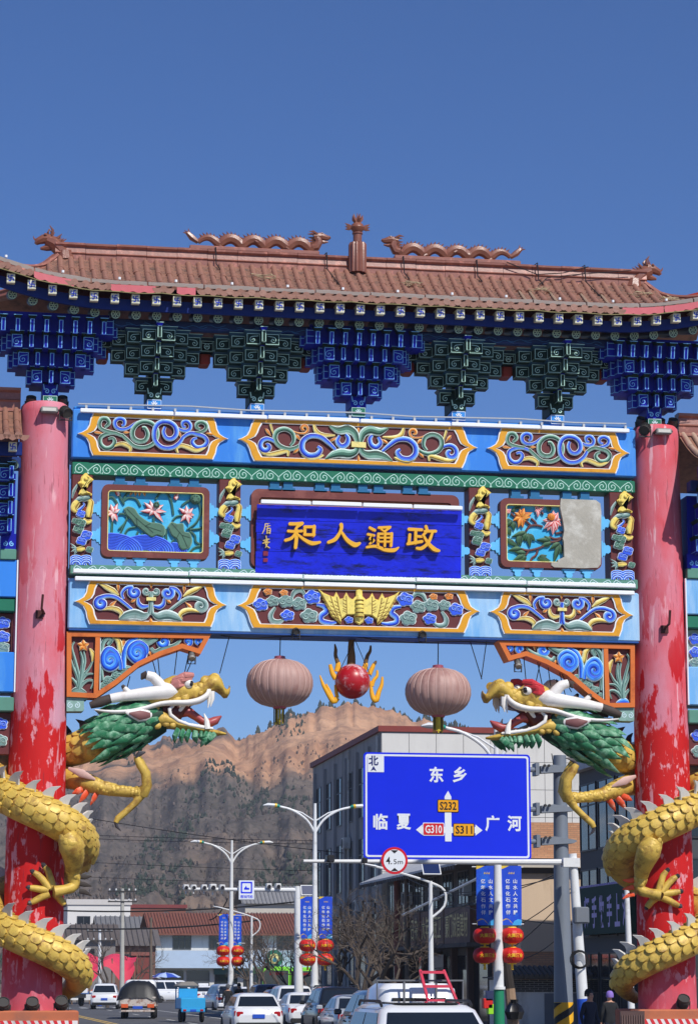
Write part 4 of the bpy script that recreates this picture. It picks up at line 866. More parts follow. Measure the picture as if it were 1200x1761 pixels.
# ridge with mouldings
def ridge(x0, x1, zt, z0, parent, y=0, th=.15):
    h = zt - z0; prof = [(-th - .06, z0), (-th - .06, z0 + .06 * h), (-th, z0 + .14 * h), (-th, z0 + .40 * h), (-th - .03, z0 + .46 * h), (-th, z0 + .52 * h), (-th + .02, z0 + .78 * h), (-th - .045, z0 + .86 * h), (-th - .05, zt - .02), (-th + .03, zt), (th, zt), (th, z0)]
    L = x1 - x0; n = max(2, int(round(L / .66)))
    for k in range(n):
        a, b = x0 + L * k / n, x0 + L * (k + 1) / n - .008; j = random.uniform(-.006, .006)
        mb = MB(); mb.loft([[(x, y + p_, q_ + j) for p_, q_ in prof] for x in (a, b)], 0, True, False); mb.build('ridge_segment', RIDGE, parent)
ridge(-6.7, 6.7, 17.86, 17.40, roof)
for sx in (-1, 1):                                   # hip ridges
    for yy in (1, -1):
        P_ = [V((sx * p_[0], yy * p_[1], p_[2])) for p_ in HIP]; mb = MB(); rings = []
        for p_ in P_: rings.append([p_ + V((sx * a * .7, yy * a * .7, b)) for a, b in ((-.1, -.14), (-.13, -.1), (-.1, -.02), (-.13, .02), (-.08, .07), (.08, .07), (.13, .02), (.1, -.02), (.13, -.1), (.1, -.14))])
        mb.loft(rings, 0, True, False); mb.build('hip_ridge', RIDGE, roof)
def beast(x, z, sx, parent, sc=1.0):
    """ridge-end dragon head with spiky mane, facing outwards"""
    mb = MB(); F = lambda a, b, y=0.0: (x + sx * a * sc, y * sc, z + b * sc)
    mb.tube([F(-.3, -.12), F(-.18, .02), F(-.05, .14), F(.1, .2)], [.17 * sc, .17 * sc, .17 * sc, .13 * sc], 10)
    mb.tube([F(.02, .22), F(.18, .22), F(.30, .16), F(.34, .1)], [.13 * sc, .11 * sc, .08 * sc, .04 * sc], 8); mb.tube([F(.0, .06), F(.12, .02), F(.24, .0)], [.1 * sc, .07 * sc, .03 * sc], 8)
    for s in (-1, 1):
        mb.tube([F(.0, .3, .08 * s), F(-.02, .4, .12 * s), F(.05, .5, .13 * s)], [.04 * sc, .03 * sc, .008], 6); mb.lathe([(.035 * sc, -.02), (.04 * sc, 0), (.02 * sc, .03)], F(.14, .3, .09 * s), 8)
        for k in range(5): mb.tube([F(-.12 - .03 * k, .22 - .08 * k, .1 * s), F(-.22 - .04 * k, .32 - .1 * k, .14 * s)], [.045 * sc, .006], 5)
    for k in range(5): mb.tube([F(.1 - .1 * k, .3 - .05 * k * k * .3), F(.06 - .13 * k, .46 - .07 * k)], [.04 * sc, .006], 5)
    mb.tube([F(-.32, -.25), F(-.3, -.05)], [.24 * sc, .2 * sc], 10); mb.tube([F(.3, .14), F(.38, .22), F(.4, .28)], [.03 * sc, .02 * sc, .006], 5)
    return mb.build('ridge_beast', GLAZE, parent)
beast(-6.78, 17.72, -1, roof); beast(6.72, 17.70, 1, roof)
def ridge_dragon(sg):
    """serpent waving along the ridge, head towards the finial"""
    mb = MB(); mb.bbox(min(sg * 3.75, sg * .85), max(sg * 3.75, sg * .85), -.17, .17, 17.84, 17.93, .015); mb.build('dragon_base', RIDGE, roof)
    mb = MB(); pts = []
    for i in range(49):
        t = i / 48; a = -3.55 + 2.55 * t; pts.append((sg * -a, 0, 17.99 + .17 * abs(math.sin(t * math.pi * 5.0 + .25)) ** .8))
    mb.tube(pts, [.055 + .065 * min(1, i / 12) for i in range(49)], 8)
    for i in range(2, 47):
        p_ = pts[i]; t_ = V(pts[i + 1]) - V(pts[i - 1]); n_ = V((-t_.z, 0, t_.x)).normalized(); n_ = n_ if n_.z > 0 else -n_; r_ = .055 + .065 * min(1, i / 12)
        mb.tube([V(p_) + n_ * r_ * .8, V(p_) + n_ * (r_ + .05) + V((sg * .03, 0, 0))], [.03, .004], 4)
    e = V(pts[0]); mb.tube([e, e + V((sg * .14, 0, .1)), e + V((sg * .24, 0, .2))], [.05, .075, .05], 7)
    for q in ((.30, .27, .05), (.34, .2, -.03), (.22, .30, 0)): mb.tube([e + V((sg * .2, 0, .18)), e + V((sg * q[0], q[2], q[1]))], [.035, .008], 5)
    h = V(pts[-1]); mb.tube([h, h + V((-sg * .1, 0, .02)), h + V((-sg * .16, 0, .14)), h + V((-sg * .12, 0, .24))], [.09, .1, .1, .09], 9)
    b = h + V((-sg * .12, 0, .24)); mb.tube([b + V((sg * .08, 0, .01)), b + V((-sg * .1, 0, .03)), b + V((-sg * .24, 0, .0)), b + V((-sg * .3, 0, .02))], [.09, .095, .06, .03], 8); mb.tube([b + V((-sg * .02, 0, -.07)), b + V((-sg * .16, 0, -.1)), b + V((-sg * .25, 0, -.09))], [.06, .04, .015], 7)
    for s in (-1, 1): mb.tube([b + V((0, .06 * s, .06)), b + V((sg * .1, .1 * s, .11)), b + V((sg * .2, .1 * s, .1))], [.03, .03, .006], 5); mb.lathe([(.025, 0), (.02, .02)], b + V((-sg * .1, .07 * s, .08)), 6)
    for k in range(4): mb.tube([b + V((sg * .06, 0, -.02 - .05 * k)), b + V((sg * .2, 0, .0 - .07 * k))], [.04, .006], 5)
    for a in (.2, .5, .78): c_ = V(pts[int(a * 48)]); mb.tube([c_, c_ + V((0, -.12, -.06)), c_ + V((-sg * .06, -.14, -.1))], [.04, .03, .02], 5)
    return mb.build('ridge_dragon', GLAZE, roof)
ridge_dragon(-1); ridge_dragon(1)
mb = MB(); prof = [(.19, 17.45), (.19, 18.10), (.17, 18.14), (.10, 18.16), (.10, 18.34), (.12, 18.35), (.12, 18.38), (.09, 18.39), (.13, 18.43), (.155, 18.5), (.13, 18.57), (.06, 18.62), (.05, 18.66)]
mb.lathe(prof[:3], (0, -.2, 0), 48, lobes=12, lobe_amt=.16); mb.lathe(prof[2:], (0, -.2, 0), 18)
for a in range(5): c_, s_ = math.cos(R(72 * a)), math.sin(R(72 * a)); mb.tube([(.02 * c_, -.2 + .02 * s_, 18.6), (.10 * c_, -.2 + .1 * s_, 18.7), (.12 * c_, -.2 + .12 * s_, 18.8)], [.045, .04, .005], 5)
mb.tube([(0, -.2, 18.6), (0, -.2, 18.84)], [.05, .006], 5)
for s in (-1, 1):
    for dz in (-.05, .02, .09): mb.tube([(s * .12, -.2, 18.49), (s * .2, -.2, 18.49 + dz * .6), (s * .28, -.2, 18.5 + dz)], [.04, .035, .006], 5)
mb.build('finial', GLAZE, roof)
for x in (-3.2, -.72, 1.02, 2.7, 4.1, 5.2):          # cables over the ridge
    mb = MB(); mb.tube([(x, .1, 17.9), (x + .02, -.22, 17.88), (x + .03, -.24, 17.5), (x + .12, -.5, 17.2 + .05), (x + .2, -.9, 16.95)], .013, 5); mb.build('cable', WIRE, roof)
mb = MB(); mb.tube([(3.4, -.24, 17.86), (4.1, -.25, 17.6), (4.7, -.26, 17.66), (5.3, -.24, 17.84)], .012, 5); mb.tube([(4.0, -.6, 17.2), (4.3, -.35, 17.5), (4.9, -.28, 17.62), (6.3, -.26, 17.8)], .01, 5); mb.build('cable', WIRE, roof)
STRAW = M('dry_rope', (178, 160, 128), .8, .2)
for x, y in ((-2.2, -.9), (1.1, -1.0), (4.0, -.9), (6.3, -.8), (7.0, -1.1)):
    mb = MB(); c_ = slope(x, .4, .1)
    for k in range(4): mb.tube([c_ + V((random.uniform(-.3, .3), random.uniform(-.1, .1), random.uniform(0, .12))) for _ in range(5)], .008, 4)
    mb.build('loose_rope', STRAW, roof)
# ------------------------------------------------------------ side bays (their inner ends show at the picture's edges)
def side_bay(s):
    X0, X1 = s * 7.36, s * 10.6; a, b = min(X0, X1), max(X0, X1)
    nm = 'side bay beyond the pink column' if s < 0 else 'side bay beyond the peeling column'
    bx = lambda n_, y0, y1, z0, z1, m_, bev=.02: bar(n_, a, b, y0, y1, z0, z1, m_, bev)
    bx('side_beam', GY + .05, .4, 9.9 + .02, 10.72, BEAMU if s < 0 else BEAML); bx('side_beam', GY + .05, .4, 7.9, 8.75, BEAMU if s < 0 else BEAML)
    bx('side_rail', GY + .1, .2, 9.62, 9.9, GREENB); bx('side_panel', -.1, 0, 8.75, 9.62, MAROON if s < 0 else PS[1]); bx('side_rail', GY + .08, .2, 7.5, 7.8, GREENF)
    bx('side_panel', -.12, 0, 6.6, 7.5, MAROON)
    for z, zc in ((10.3, .3), (8.32, .32)):
        o = cart_outline(s * 9.2, z, 1.45, zc); mb = MB(); plate(mb, inset(o, .09), GY, GY - .01); f = mb.build('side_cartouche', MAROON, gate)
        mb = MB(); ringplate(mb, o, inset(o, .08), GY + .06, GY - .03); mb.build('border', YEL, f)
        for dx in (-.8, -.4, 0, .4, .8): cloud(f, s * 9.2 + dx, z + .03 * math.sin(dx * 9), .17, (PB, PS)[int(abs(dx) * 5) % 2], y=GY - .02)
    for zc, P in ((9.4, PB), (9.1, PB), (8.87, PS), (7.25, PB), (6.9, PS)):
        for k in range(3): cloud(gate, s * (7.62 + k * .6), zc, .15, P, y=-.13)
    bar('edge_line', X0 - .02 if s > 0 else X0 - .01, X0 + .01 if s > 0 else X0 + .02, GY + .02, GY + .1, 7.9, 10.72, WHITE, .004)
    mb = MB(); mb.lathe([(.5, 0), (.46, 11)], (s * 10.9, 0, 0), 24); mb.build('side_column', COLP, gate, sharp=50)
    for k in range(2):                                # brackets
        x = s * (7.56 + k * 1.6); root = bpy.data.objects.new('bracket_set', None); COL.objects.link(root); root.parent = gate
        stem_piece2(root, x)
        for i in range(4):
            for j in range(i + 1):
                for q in (-1, 1):
                    if abs(x + q * (.14 + .25 * j)) > 7.55: inst(BBL[q], 'bracket_block', root, T((x + q * (.14 + .25 * j), -.42 - i * .2 + .14 * j, 11.25 + i * .34)))
            inst(BNO, 'bracket_nose', root, T((x, -.52 - i * .2, 11.27 + i * .34)))
    bx('side_eave_board', -1.5, -1.4, 12.75, 13.05, DKBLUE); bx('side_purlin', -.9, -.6, 12.6, 12.85, wavy)
    mb = MB(); 
    fn = lambda u, v: V((X0 + (X1 - X0) * u, -.1 - 1.75 * v, 14.05 - .95 * v - .12 * math.sin(math.pi * v)))
    mb.grid(fn, 6, 6); mb.grid(lambda u, v: V((fn(u, v).x, -fn(u, v).y, fn(u, v).z)), 4, 3); rf = mb.build('side_roof', TILE2, gate)
    n = int(3.2 / PITCH)
    for i in range(n):
        x = X0 + s * (.1 + i * PITCH)
        for j in range(3):
            p0, p1 = fn((x - X0) / (X1 - X0), j / 3), fn((x - X0) / (X1 - X0), (j + 1) / 3); d = p1 - p0
            inst(TUBE if s < 0 else TUBE2, 'tube_tile', rf, T(p0 + V((0, 0, .02))) @ Matrix.Rotation(-math.atan2(d.z, -d.y), 4, 'X') @ Matrix.Diagonal((1, d.length * 1.03, 1, 1)))
        inst(ENDT, 'tile_end', rf, T((x, -1.86, 13.1))); inst(DRIP, 'drip_tile', rf, T((x + PITCH / 2, -1.88, 13.08)))
    for i in range(7):
        x = X0 + s * (.2 + i * .44); inst(SQ, 'square_rafter', rf, T((x, -1.62, 12.92))); inst(RD, 'round_rafter', rf, T((x + .04, -1.25, 12.6)) @ Matrix.Rotation(R(15), 4, 'X'))
    ridge(a, b, 14.55, 14.0, rf)
def stem_piece2(root, x):
    mb = MB(); mb.box(x - .16, x + .16, -.4, .3, 10.95, 11.28, 0); mb.bbox(x - .17, x + .17, -.42, .3, 10.72, 10.95, .015, 1)
    for q in (-1, 1): mb.strip([(x + a, b) for a, b in spir(q * .07, 11.06, .008, .055, 1.3, 90, -q)], XZ(-.4), .022, .004, 2)
    mb.box(x - .12, x + .12, -.35, .3, 11.28, 12.6, 0); mb.build('bracket_base', [BRBLUE, GREENF, LINEB], root)
TUBE2 = TUBE.copy(); TUBE2.materials.clear(); TUBE2.materials.append(PALER)
side_bay(-1); side_bay(1)
# ============================================================ dragons coiled on the columns
GOLD = M('gold_paint', (208, 174, 78), 0.52, 0.2, 5, bump=0.25, metal=0.05, spec=0.4, stain=(146, 108, 48), stain_amt=0.5, stain_scale=3.5)
GOLD2 = M('gold_paint_scale', (216, 182, 84), 0.48, 0.26, 4, metal=0.08, spec=0.45, bump=.15, stain=(160, 124, 62), stain_amt=.38, stain_scale=5)
BELLY = M('gold_dull', (176, 134, 40), 0.5, 0.15, 5, metal=0.2)
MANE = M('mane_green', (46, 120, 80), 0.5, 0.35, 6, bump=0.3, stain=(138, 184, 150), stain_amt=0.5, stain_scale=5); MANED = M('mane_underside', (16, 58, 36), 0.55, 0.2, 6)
HORN = M('horn_white', (232, 228, 222), 0.5, 0.08, 5, stain=(196, 186, 176), stain_amt=0.3); HORND = M('horn_bare', (70, 58, 52), 0.7, 0.2, 6)
BROWP = M('brow_faded', (196, 128, 120), 0.5, 0.12, 6); BROWR = M('brow_red', (196, 52, 58), 0.45, 0.12, 6)
MOUTH = M('mouth_dark', (84, 28, 30), 0.5, 0.15); TONG = M('tongue', (168, 78, 78), 0.4, 0.15, 6); TOOTH = M('tooth', (238, 234, 226), 0.4, 0.05)
EARP = M('ear_inside', (128, 84, 82), 0.6, 0.15); CLAW = M('claw_grey', (66, 62, 66), 0.45, 0.15); FINW = M('spine_grey', (206, 204, 198), 0.5, 0.12, 6); FIND = M('spine_bare', (58, 50, 44), 0.6, 0.15)
FLAME = M('flame_orange', (232, 84, 40), 0.5, 0.2, 5, stain=(240, 200, 170), stain_amt=0.3, stain_scale=6); PUPIL = M('pupil', (40, 38, 42), 0.25, 0.05); PEELP = M('peeled_pink', (206, 168, 156), 0.6, 0.1, 6)
mb = MB()                                            # one scale: a curved shield, thick at its free edge
rows = [(-.10, .09, .000), (-.02, .12, .010), (.07, .128, .020), (.13, .095, .026), (.165, .045, .026)]
for k, (u, w_, h_) in enumerate(rows): pass
rings = [[(-w_, u, h_ * .75), (-w_ * .5, u, h_ + .006), (0, u, h_ + .009), (w_ * .5, u, h_ + .006), (w_, u, h_ * .75)] for u, w_, h_ in rows]
mb.loft(rings, 0, False, True, closed=False); mb.add([rings[-1][i] for i in range(5)] + [(p_[0] * .9, p_[1] - .02, -.03) for p_ in rings[-1]], [(i, i + 1, 6 + i, 5 + i) for i in range(4)], 0)
for sd_ in (0, 4): mb.add([r_[sd_] for r_ in rings] + [(r_[sd_][0] * .95, r_[sd_][1], -.03) for r_ in rings], [(i, i + 1, 6 + i, 5 + i) for i in range(4)], 0)
SCALE = mb.mesh('scale', GOLD2, sharp=50)
def fin_mesh(m, nm='spine'):
    mb = MB(); q = [(-.12, 0), (-.09, .1), (.0, .22), (.16, .31), (.10, .18), (.12, .05), (.14, 0)]
    mb.prism(q, (V((0, 0, 0)), V((0, 1, 0)), V((0, 0, 1)), V((1, 0, 0))), -.022, .022, 0); return mb.mesh(nm, m)
FINM, FINK = fin_mesh(FINW), fin_mesh(FIND)
def blade(mb, pts, wd, th, mi=0, up=None):
    """flattened tapering leaf along 3-D points"""
    pts = [V(p_) for p_ in smooth2([tuple(p_) for p_ in pts], 2)]; k = len(pts); ws = [max(.006, interp(wd, i / (k - 1))) for i in range(k)]
    mb.tube(pts, ws, 8, mi, True, th, True, up)
def dragon(s, label, brow, whole):
    root = thing('dragon_sculpture', label, 'dragon sculpture', (s * -6.83, 0, 1.33), group='dragons coiled round the gate columns')
    CX = s * -6.83
    def hp(px, py, y=-.1):                              # head survey, left dragon mirrored for the other column
        p_ = aty(100 + px / 3.871, 1140 + py / 3.871, y); return V((p_.x * s, y, p_.z))
    def lp(px, py, y): p_ = aty(px / 4.286, 1320 + py / 4.286, y); return V((p_.x * s, y, p_.z))
    zf = aty(60, 1395, -1.05).z; PT = 2.70; RH = .95
    def hel(t): return V((CX + s * RH * math.sin(t), -RH * math.cos(t), zf - PT * t / (2 * math.pi)))
    # ---- body path
    neck = [hp(470, 440, -.12), hp(330, 500, -.08), hp(190, 555, .08), hp(60, 590, .42)]
    pth = [tuple(p_) for p_ in neck] + [tuple(hel(-math.pi + .15 + k * .35)) for k in range(int((4.0 * math.pi - .15) / .35))]
    pth = [V(p_) for p_ in smooth2(pth, 4)]
    cum = [0.0]
    for a, b in zip(pth, pth[1:]): cum.append(cum[-1] + (b - a).length)
    LT = cum[-1]
    def rad(l_): return interp([.40, .36, .35, .37, .39, .38, .38, .38, .38, .38, .37, .37, .37, .36, .35, .33, .26, .12], l_ / LT)
    def at(l_):
        for i in range(len(cum) - 1):
            if cum[i + 1] >= l_: t = (l_ - cum[i]) / (cum[i + 1] - cum[i]); return pth[i].lerp(pth[i + 1], t), (pth[i + 1] - pth[i]).normalized()
        return pth[-1], (pth[-1] - pth[-2]).normalized()
    mb = MB(); mb.tube(pth, [rad(c_) * .96 for c_ in cum], 20); body = mb.build('body', GOLD, root, sharp=60)
    # ---- scales
    cand = []; ring = 0; l_ = .25
    while l_ < LT - .3:
        c_, t_ = at(l_); r_ = rad(l_); out = V((c_.x - CX, c_.y, 0)); out = out.normalized() if l_ > 3.2 else V((0, -.55, .5)).normalized()
        u = (V((0, 0, 1)) - t_ * t_.z).normalized(); w_ = t_.cross(u)
        n = max(5, int(2 * math.pi * r_ / .215)); 
        for k in range(n):
            a = 2 * math.pi * (k + .5 * (ring % 2)) / n; d = u * math.cos(a) + w_ * math.sin(a)
            if d.dot(out) < -.45 or d.z < -.72: continue
            p_ = c_ + d * r_ * .955; vis = d.dot((CAM - p_).normalized())
            hid = p_.y > .3 and abs(p_.x - CX) < 1.0
            cand.append((-9 if hid else vis, p_, d, t_, r_))
        l_ += .185; ring += 1
    cand.sort(key=lambda q: -q[0]); rest = MB()
    sv = [tuple(v.co) for v in SCALE.vertices]; sf = [list(p_.vertices) for p_ in SCALE.polygons]
    base = root.location
    for i, (vis, p_, d, t_, r_) in enumerate(cand):
        x = t_.cross(d); k = .9 + .1 * random.random(); k *= r_ / .45 * .3 + .62
        m_ = Matrix(((x.x * k, t_.x * k, d.x, p_.x), (x.y * k, t_.y * k, d.y, p_.y), (x.z * k, t_.z * k, d.z, p_.z), (0, 0, 0, 1)))
        m_ = m_ @ Matrix.Rotation(R(random.uniform(3, 8)), 4, 'X')
        if i < 290 and vis > 0: inst(SCALE, 'scale', body, Matrix.Translation(-base) @ m_)
        elif vis > -2: rest.add([m_ @ V(v) for v in sv], sf, 0, True)
    o = rest.build('scales', GOLD2, body); o['kind'] = 'stuff'
    # ---- dorsal spines
    l_ = .35
    while l_ < LT - .4:
        c_, t_ = at(l_); r_ = rad(l_); out = V((c_.x - CX, c_.y, 0)).normalized() if l_ > 3 else V((0, 0, 0)); d = (V((0, 0, 1)) + out * .28); d = (d - t_ * d.dot(t_)).normalized(); p_ = c_ + d * r_ * .93; x = t_.cross(d)
        k = 1.02 + random.uniform(-.12, .14); m_ = Matrix(((x.x, t_.x * k, d.x * k, p_.x), (x.y, t_.y * k, d.y * k, p_.y), (x.z, t_.z * k, d.z * k, p_.z), (0, 0, 0, 1)))
        inst(FINK if l_ < 2.2 else FINM, 'spine', body, Matrix.Translation(-base) @ m_); l_ += .34 if l_ > 2.2 else .55
    # ---- head: upper jaw and skull
    head = bpy.data.objects.new('head', None); COL.objects.link(head); head.parent = root
    def loft_head(nm, secs, m_, pw=2.2, n=16, yc=-.1):
        mb = MB(); rings = []
        for x, t, b, hw in secs:
            A, B_ = hp(x, t, yc), hp(x, b, yc); c_ = (A + B_) / 2; hh = (A.z - B_.z) / 2; ring = []
            for j in range(n):
                a = 2 * math.pi * j / n; ca, sa = math.cos(a), math.sin(a)
                ring.append(V((c_.x + .0, c_.y + hw * math.copysign(abs(ca) ** (2 / pw), ca), c_.z + hh * math.copysign(abs(sa) ** (2 / pw), sa))))
            rings.append(ring)
        mb.loft(rings, 0); return mb.build(nm, m_, head, sharp=70)
    loft_head('skull', [(585, 235, 345, .30), (640, 170, 335, .38), (700, 112, 320, .43), (760, 84, 300, .45), (815, 82, 285, .43), (860, 108, 276, .38), (905, 135, 264, .33), (950, 118, 246, .31), (985, 92, 222, .34), (1020, 76, 196, .36), (1055, 78, 192, .34), (1085, 108, 215, .28), (1105, 165, 236, .24), (1125, 178, 234, .20), (1142, 155, 205, .12), (1138, 150, 168, .04)], GOLD)
    loft_head('lower_jaw', [(590, 330, 440, .34), (640, 320, 446, .40), (700, 318, 444, .42), (745, 345, 440, .40), (790, 385, 444, .36), (850, 408, 452, .33), (930, 425, 466, .30), (1000, 436, 480, .25), (1060, 448, 486, .17), (1118, 466, 480, .03)], GOLD)
    loft_head('mouth', [(690, 270, 350, .36), (740, 262, 385, .34), (800, 262, 405, .30), (870, 250, 300, .26), (960, 226, 245, .24), (1010, 195, 205, .22)], MOUTH)
    mb = MB()                                            # jowl bumps and snout wrinkles
    for x, y, r_ in ((650, 300, .13), (690, 260, .12), (735, 245, .11), (790, 235, .11), (845, 222, .10), (900, 205, .10), (945, 190, .09), (980, 175, .08), (640, 360, .12), (660, 410, .12), (720, 400, .10), (765, 410, .09), (870, 175, .09), (915, 160, .08), (950, 150, .08), (985, 115, .12), (1025, 120, .12), (1060, 120, .11), (700, 345, .09), (820, 200, .08)):
        for sy in (-1, 1):
            w_ = .36 if x < 870 else .28; c_ = hp(x, y, -.1 + sy * (w_ if x < 960 else .25)); r_ *= (.72 if x < 780 else .9); mb.lathe([(r_ * 1.15, -.03), (r_ * .9, r_ * .16), (r_ * .5, r_ * .27), (.01, r_ * .3)], c_, 10, axis=V((0, sy, .25)).normalized())
    o = mb.build('wrinkles', GOLD, head, sharp=80); o['kind'] = 'stuff'
    for sy in (-1, 1):
        yy = -.1 + sy * .40; c_ = hp(863, 138, -.1 + sy * .33)
        mb = MB(); mb.lathe([(.01, -.125), (.09, -.09), (.125, 0), (.09, .09), (.01, .125)], c_, 14, axis=V((s * .5, sy * 1.0, 0)).normalized()); e = mb.build('eye', TOOTH, head, sharp=80)
        dv = V((s * .75, sy * .65, -.05)).normalized(); mb = MB(); mb.lathe([(.07, .095), (.06, .112), (.01, .13)], c_, 12, axis=dv); mb.build('pupil', PUPIL, e, sharp=80)
        for k, (a, b) in enumerate((((760, 112), (895, 88)), ((756, 128), (888, 104)), ((752, 146), (850, 122)), ((765, 162), (836, 146)), ((790, 96), (900, 80)))):
            mb = MB(); blade(mb, [hp(a[0], a[1], -.1 + sy * .40), hp((a[0] + b[0]) / 2, (a[1] + b[1]) / 2 - 6, -.1 + sy * .45), hp(b[0], b[1], -.1 + sy * .36)], [.03, .075, .05], .8); mb.build('brow', brow, head)
        # horns
        mb = MB(); y0 = -.1 + sy * .30
        mb.tube([hp(790, 185, y0), hp(720, 188, y0 + sy * .05), hp(640, 200, y0 + sy * .08), hp(540, 210, y0 + sy * .1), hp(440, 222, y0 + sy * .1), hp(350, 238, y0 + sy * .1)], [.13, .19, .15, .13, .11, .10], 10)
        mb.tube([hp(700, 185, y0 + sy * .05), hp(668, 130, y0 + sy * .08), hp(630, 92, y0 + sy * .1), hp(590, 82, y0 + sy * .1)], [.14, .12, .11, .10], 10); mb.tube([hp(485, 212, y0 + sy * .1), hp(455, 182, y0 + sy * .12), hp(440, 165, y0 + sy * .12)], [.08, .065, .055], 8)
        h_ = mb.build('horn', HORN, head, sharp=70)
        mb = MB(); mb.tube([hp(350, 238, y0 + sy * .1), hp(280, 262, y0 + sy * .1), hp(215, 284, y0 + sy * .1)], [.10, .11, .07], 10); mb.build('horn_tip', HORND, h_, sharp=70); mb = MB(); mb.tube([hp(592, 82, y0 + sy * .1), hp(565, 88, y0 + sy * .1), hp(556, 110, y0 + sy * .12)], [.10, .07, .02], 10); mb.build('horn_tip', HORND, h_, sharp=70); mb = MB(); mb.tube([hp(441, 166, y0 + sy * .12), hp(428, 148, y0 + sy * .12)], [.056, .03], 8); mb.build('horn_tip', HORND, h_, sharp=70)
        # whisker, ear, teeth
        mb = MB(); wy = -.1 + sy * .42
        pts = [hp(998, 178, -.1 + sy * .3), hp(992, 215, -.1 + sy * .36), hp(940, 250, -.1 + sy * .38), hp(860, 266, wy), hp(770, 266, wy - .02 * -sy), hp(680, 274, wy + sy * .03), hp(580, 302, wy + sy * .06), hp(480, 322, wy + sy * .08), hp(360, 326, wy + sy * .1), hp(245, 312, wy + sy * .1)]
        mb.tube([V(p_) for p_ in smooth2([tuple(p_) for p_ in pts], 3)], [max(.018, interp([.03, .085, .095, .085, .075, .07, .065, .06, .05, .015], i / 27)) for i in range(28)], 8, flat=.7); mb.build('whisker', HORN, head, sharp=70)
        mb = MB(); blade(mb, [hp(620, 345, wy), hp(540, 345, wy + sy * .12), hp(450, 328, wy + sy * .18)], [.10, .15, .02], .45, 0, V((0, 0, 1))); e = mb.build('ear', HORN, head, sharp=70)
        mb = MB(); blade(mb, [hp(612, 347, wy + sy * .05), hp(545, 348, wy + sy * .18), hp(475, 335, wy + sy * .2)], [.06, .10, .015], .35, 0, V((0, 0, 1))); mb.build('ear_inside', EARP, e, sharp=70)
        for a, b, r_ in (((838, 278), (778, 348), .06), ((1022, 190), (1016, 292), .07), ((1002, 175), (998, 300), .055), ((995, 440), (972, 336), .07), ((948, 232), (945, 262), .035), ((905, 246), (903, 276), .035), ((870, 262), (868, 290), .035), ((900, 432), (896, 402), .035), ((940, 436), (938, 408), .035), ((850, 414), (846, 388), .03)):
            mb = MB(); A, B_ = hp(a[0], a[1], -.1 + sy * .26), hp(b[0], b[1], -.1 + sy * .27); mb.tube([A, A.lerp(B_, .5) + V((s * .02, 0, 0)), B_], [r_, r_ * .8, .008], 8); mb.build('tooth', TOOTH, head)
        mb = MB(); mb.tube([hp(770, 284, -.1 + sy * .36), hp(742, 308, -.1 + sy * .38), hp(748, 345, -.1 + sy * .38), hp(800, 385, -.1 + sy * .34), hp(870, 412, -.1 + sy * .3), hp(950, 426, -.1 + sy * .27), hp(1030, 438, -.1 + sy * .2)], [.03, .045, .045, .04, .04, .045, .03], 8); mb.build('lip', HORN, head, sharp=70)
        for a, b in (((800, 440), (778, 532)), ((835, 446), (826, 535)), ((875, 450), (862, 532)), ((915, 455), (925, 535)), ((955, 462), (965, 520)), ((990, 465), (985, 515)), ((1020, 470), (950, 560)), ((1045, 472), (980, 550))):
            mb = MB(); A, B_ = hp(a[0], a[1], -.1 + sy * .28), hp(b[0], b[1], -.1 + sy * .24); blade(mb, [A, A.lerp(B_, .5) + V((-s * .03, sy * .06, 0)), B_], [.06, .07, .01], .7); mb.build('beard_spike', MANE, head)
    mb = MB(); mb.tube([hp(800, 330, -.1), hp(870, 325, -.1), hp(920, 360, -.1), hp(965, 392, -.1), hp(1010, 400, -.1), hp(1050, 382, -.1), hp(1088, 354, -.1)], [.12, .11, .085, .085, .10, .09, .015], 10, flat=1.5); mb.build('tongue', TONG, head, sharp=70)
    # nostrils curl
    mb = MB()
    for sy in (-1, 1): mb.tube([V((p_[0], -.1 + sy * .22, p_[1])) for p_ in [(hp(q[0], q[1]).x, hp(q[0], q[1]).z) for q in spir(1030, 112, 6, 36, 1.2, 60, 1)]], .04, 7)
    mb.build('nostril', GOLD, head, sharp=70)
    # ---- mane: dark core and overlapping locks
    ax = [hp(690, 345, -.1), hp(600, 370, -.1), hp(480, 420, -.1), hp(390, 450, -.1), hp(330, 490, -.1)]; rr = [.38, .47, .50, .46, .38]
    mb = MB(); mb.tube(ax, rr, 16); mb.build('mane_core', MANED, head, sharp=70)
    for row in range(7):
        u = .04 + row * .14; n = 11
        for k in range(n):
            a = 2 * math.pi * (k + .5 * (row % 2)) / n; i = min(int(u * 4), 3); c_ = ax[i].lerp(ax[i + 1], u * 4 - i); r_ = interp(rr, u); t_ = (ax[i + 1] - ax[i]).normalized()
            d = V((0, math.cos(a), math.sin(a))); d = (d - t_ * d.dot(t_)).normalized(); j = random.uniform(.85, 1.2); L = .58 * j + .12 * u
            if d.z > .75 and row > 3: continue
            A = c_ + d * r_ * .9; B_ = A + t_ * L + d * (.04 + .06 * random.random()) + V((0, 0, random.uniform(-.05, .08)))
            mb = MB(); blade(mb, [A, A.lerp(B_, .5) + d * .06, B_], [.06, .105 * j, .012], .38, 0, t_.cross(d)); mb.build('mane_lock', MANE, head, sharp=70)
    # ---- foreleg reaching out
    leg = bpy.data.objects.new('foreleg', None); COL.objects.link(leg); leg.parent = root
    mb = MB(); P_ = [lp(420, 60, .5), lp(520, 75, .25), lp(640, 110, .0), lp(760, 150, -.12), lp(880, 172, -.2), lp(980, 182, -.25), lp(1045, 185, -.28)]
    mb.tube([V(p_) for p_ in smooth2([tuple(q) for q in P_], 3)], [interp([.26, .24, .21, .15, .12, .11, .14], i / 18) for i in range(19)], 12); mb.build('limb', GOLD, leg, sharp=70)
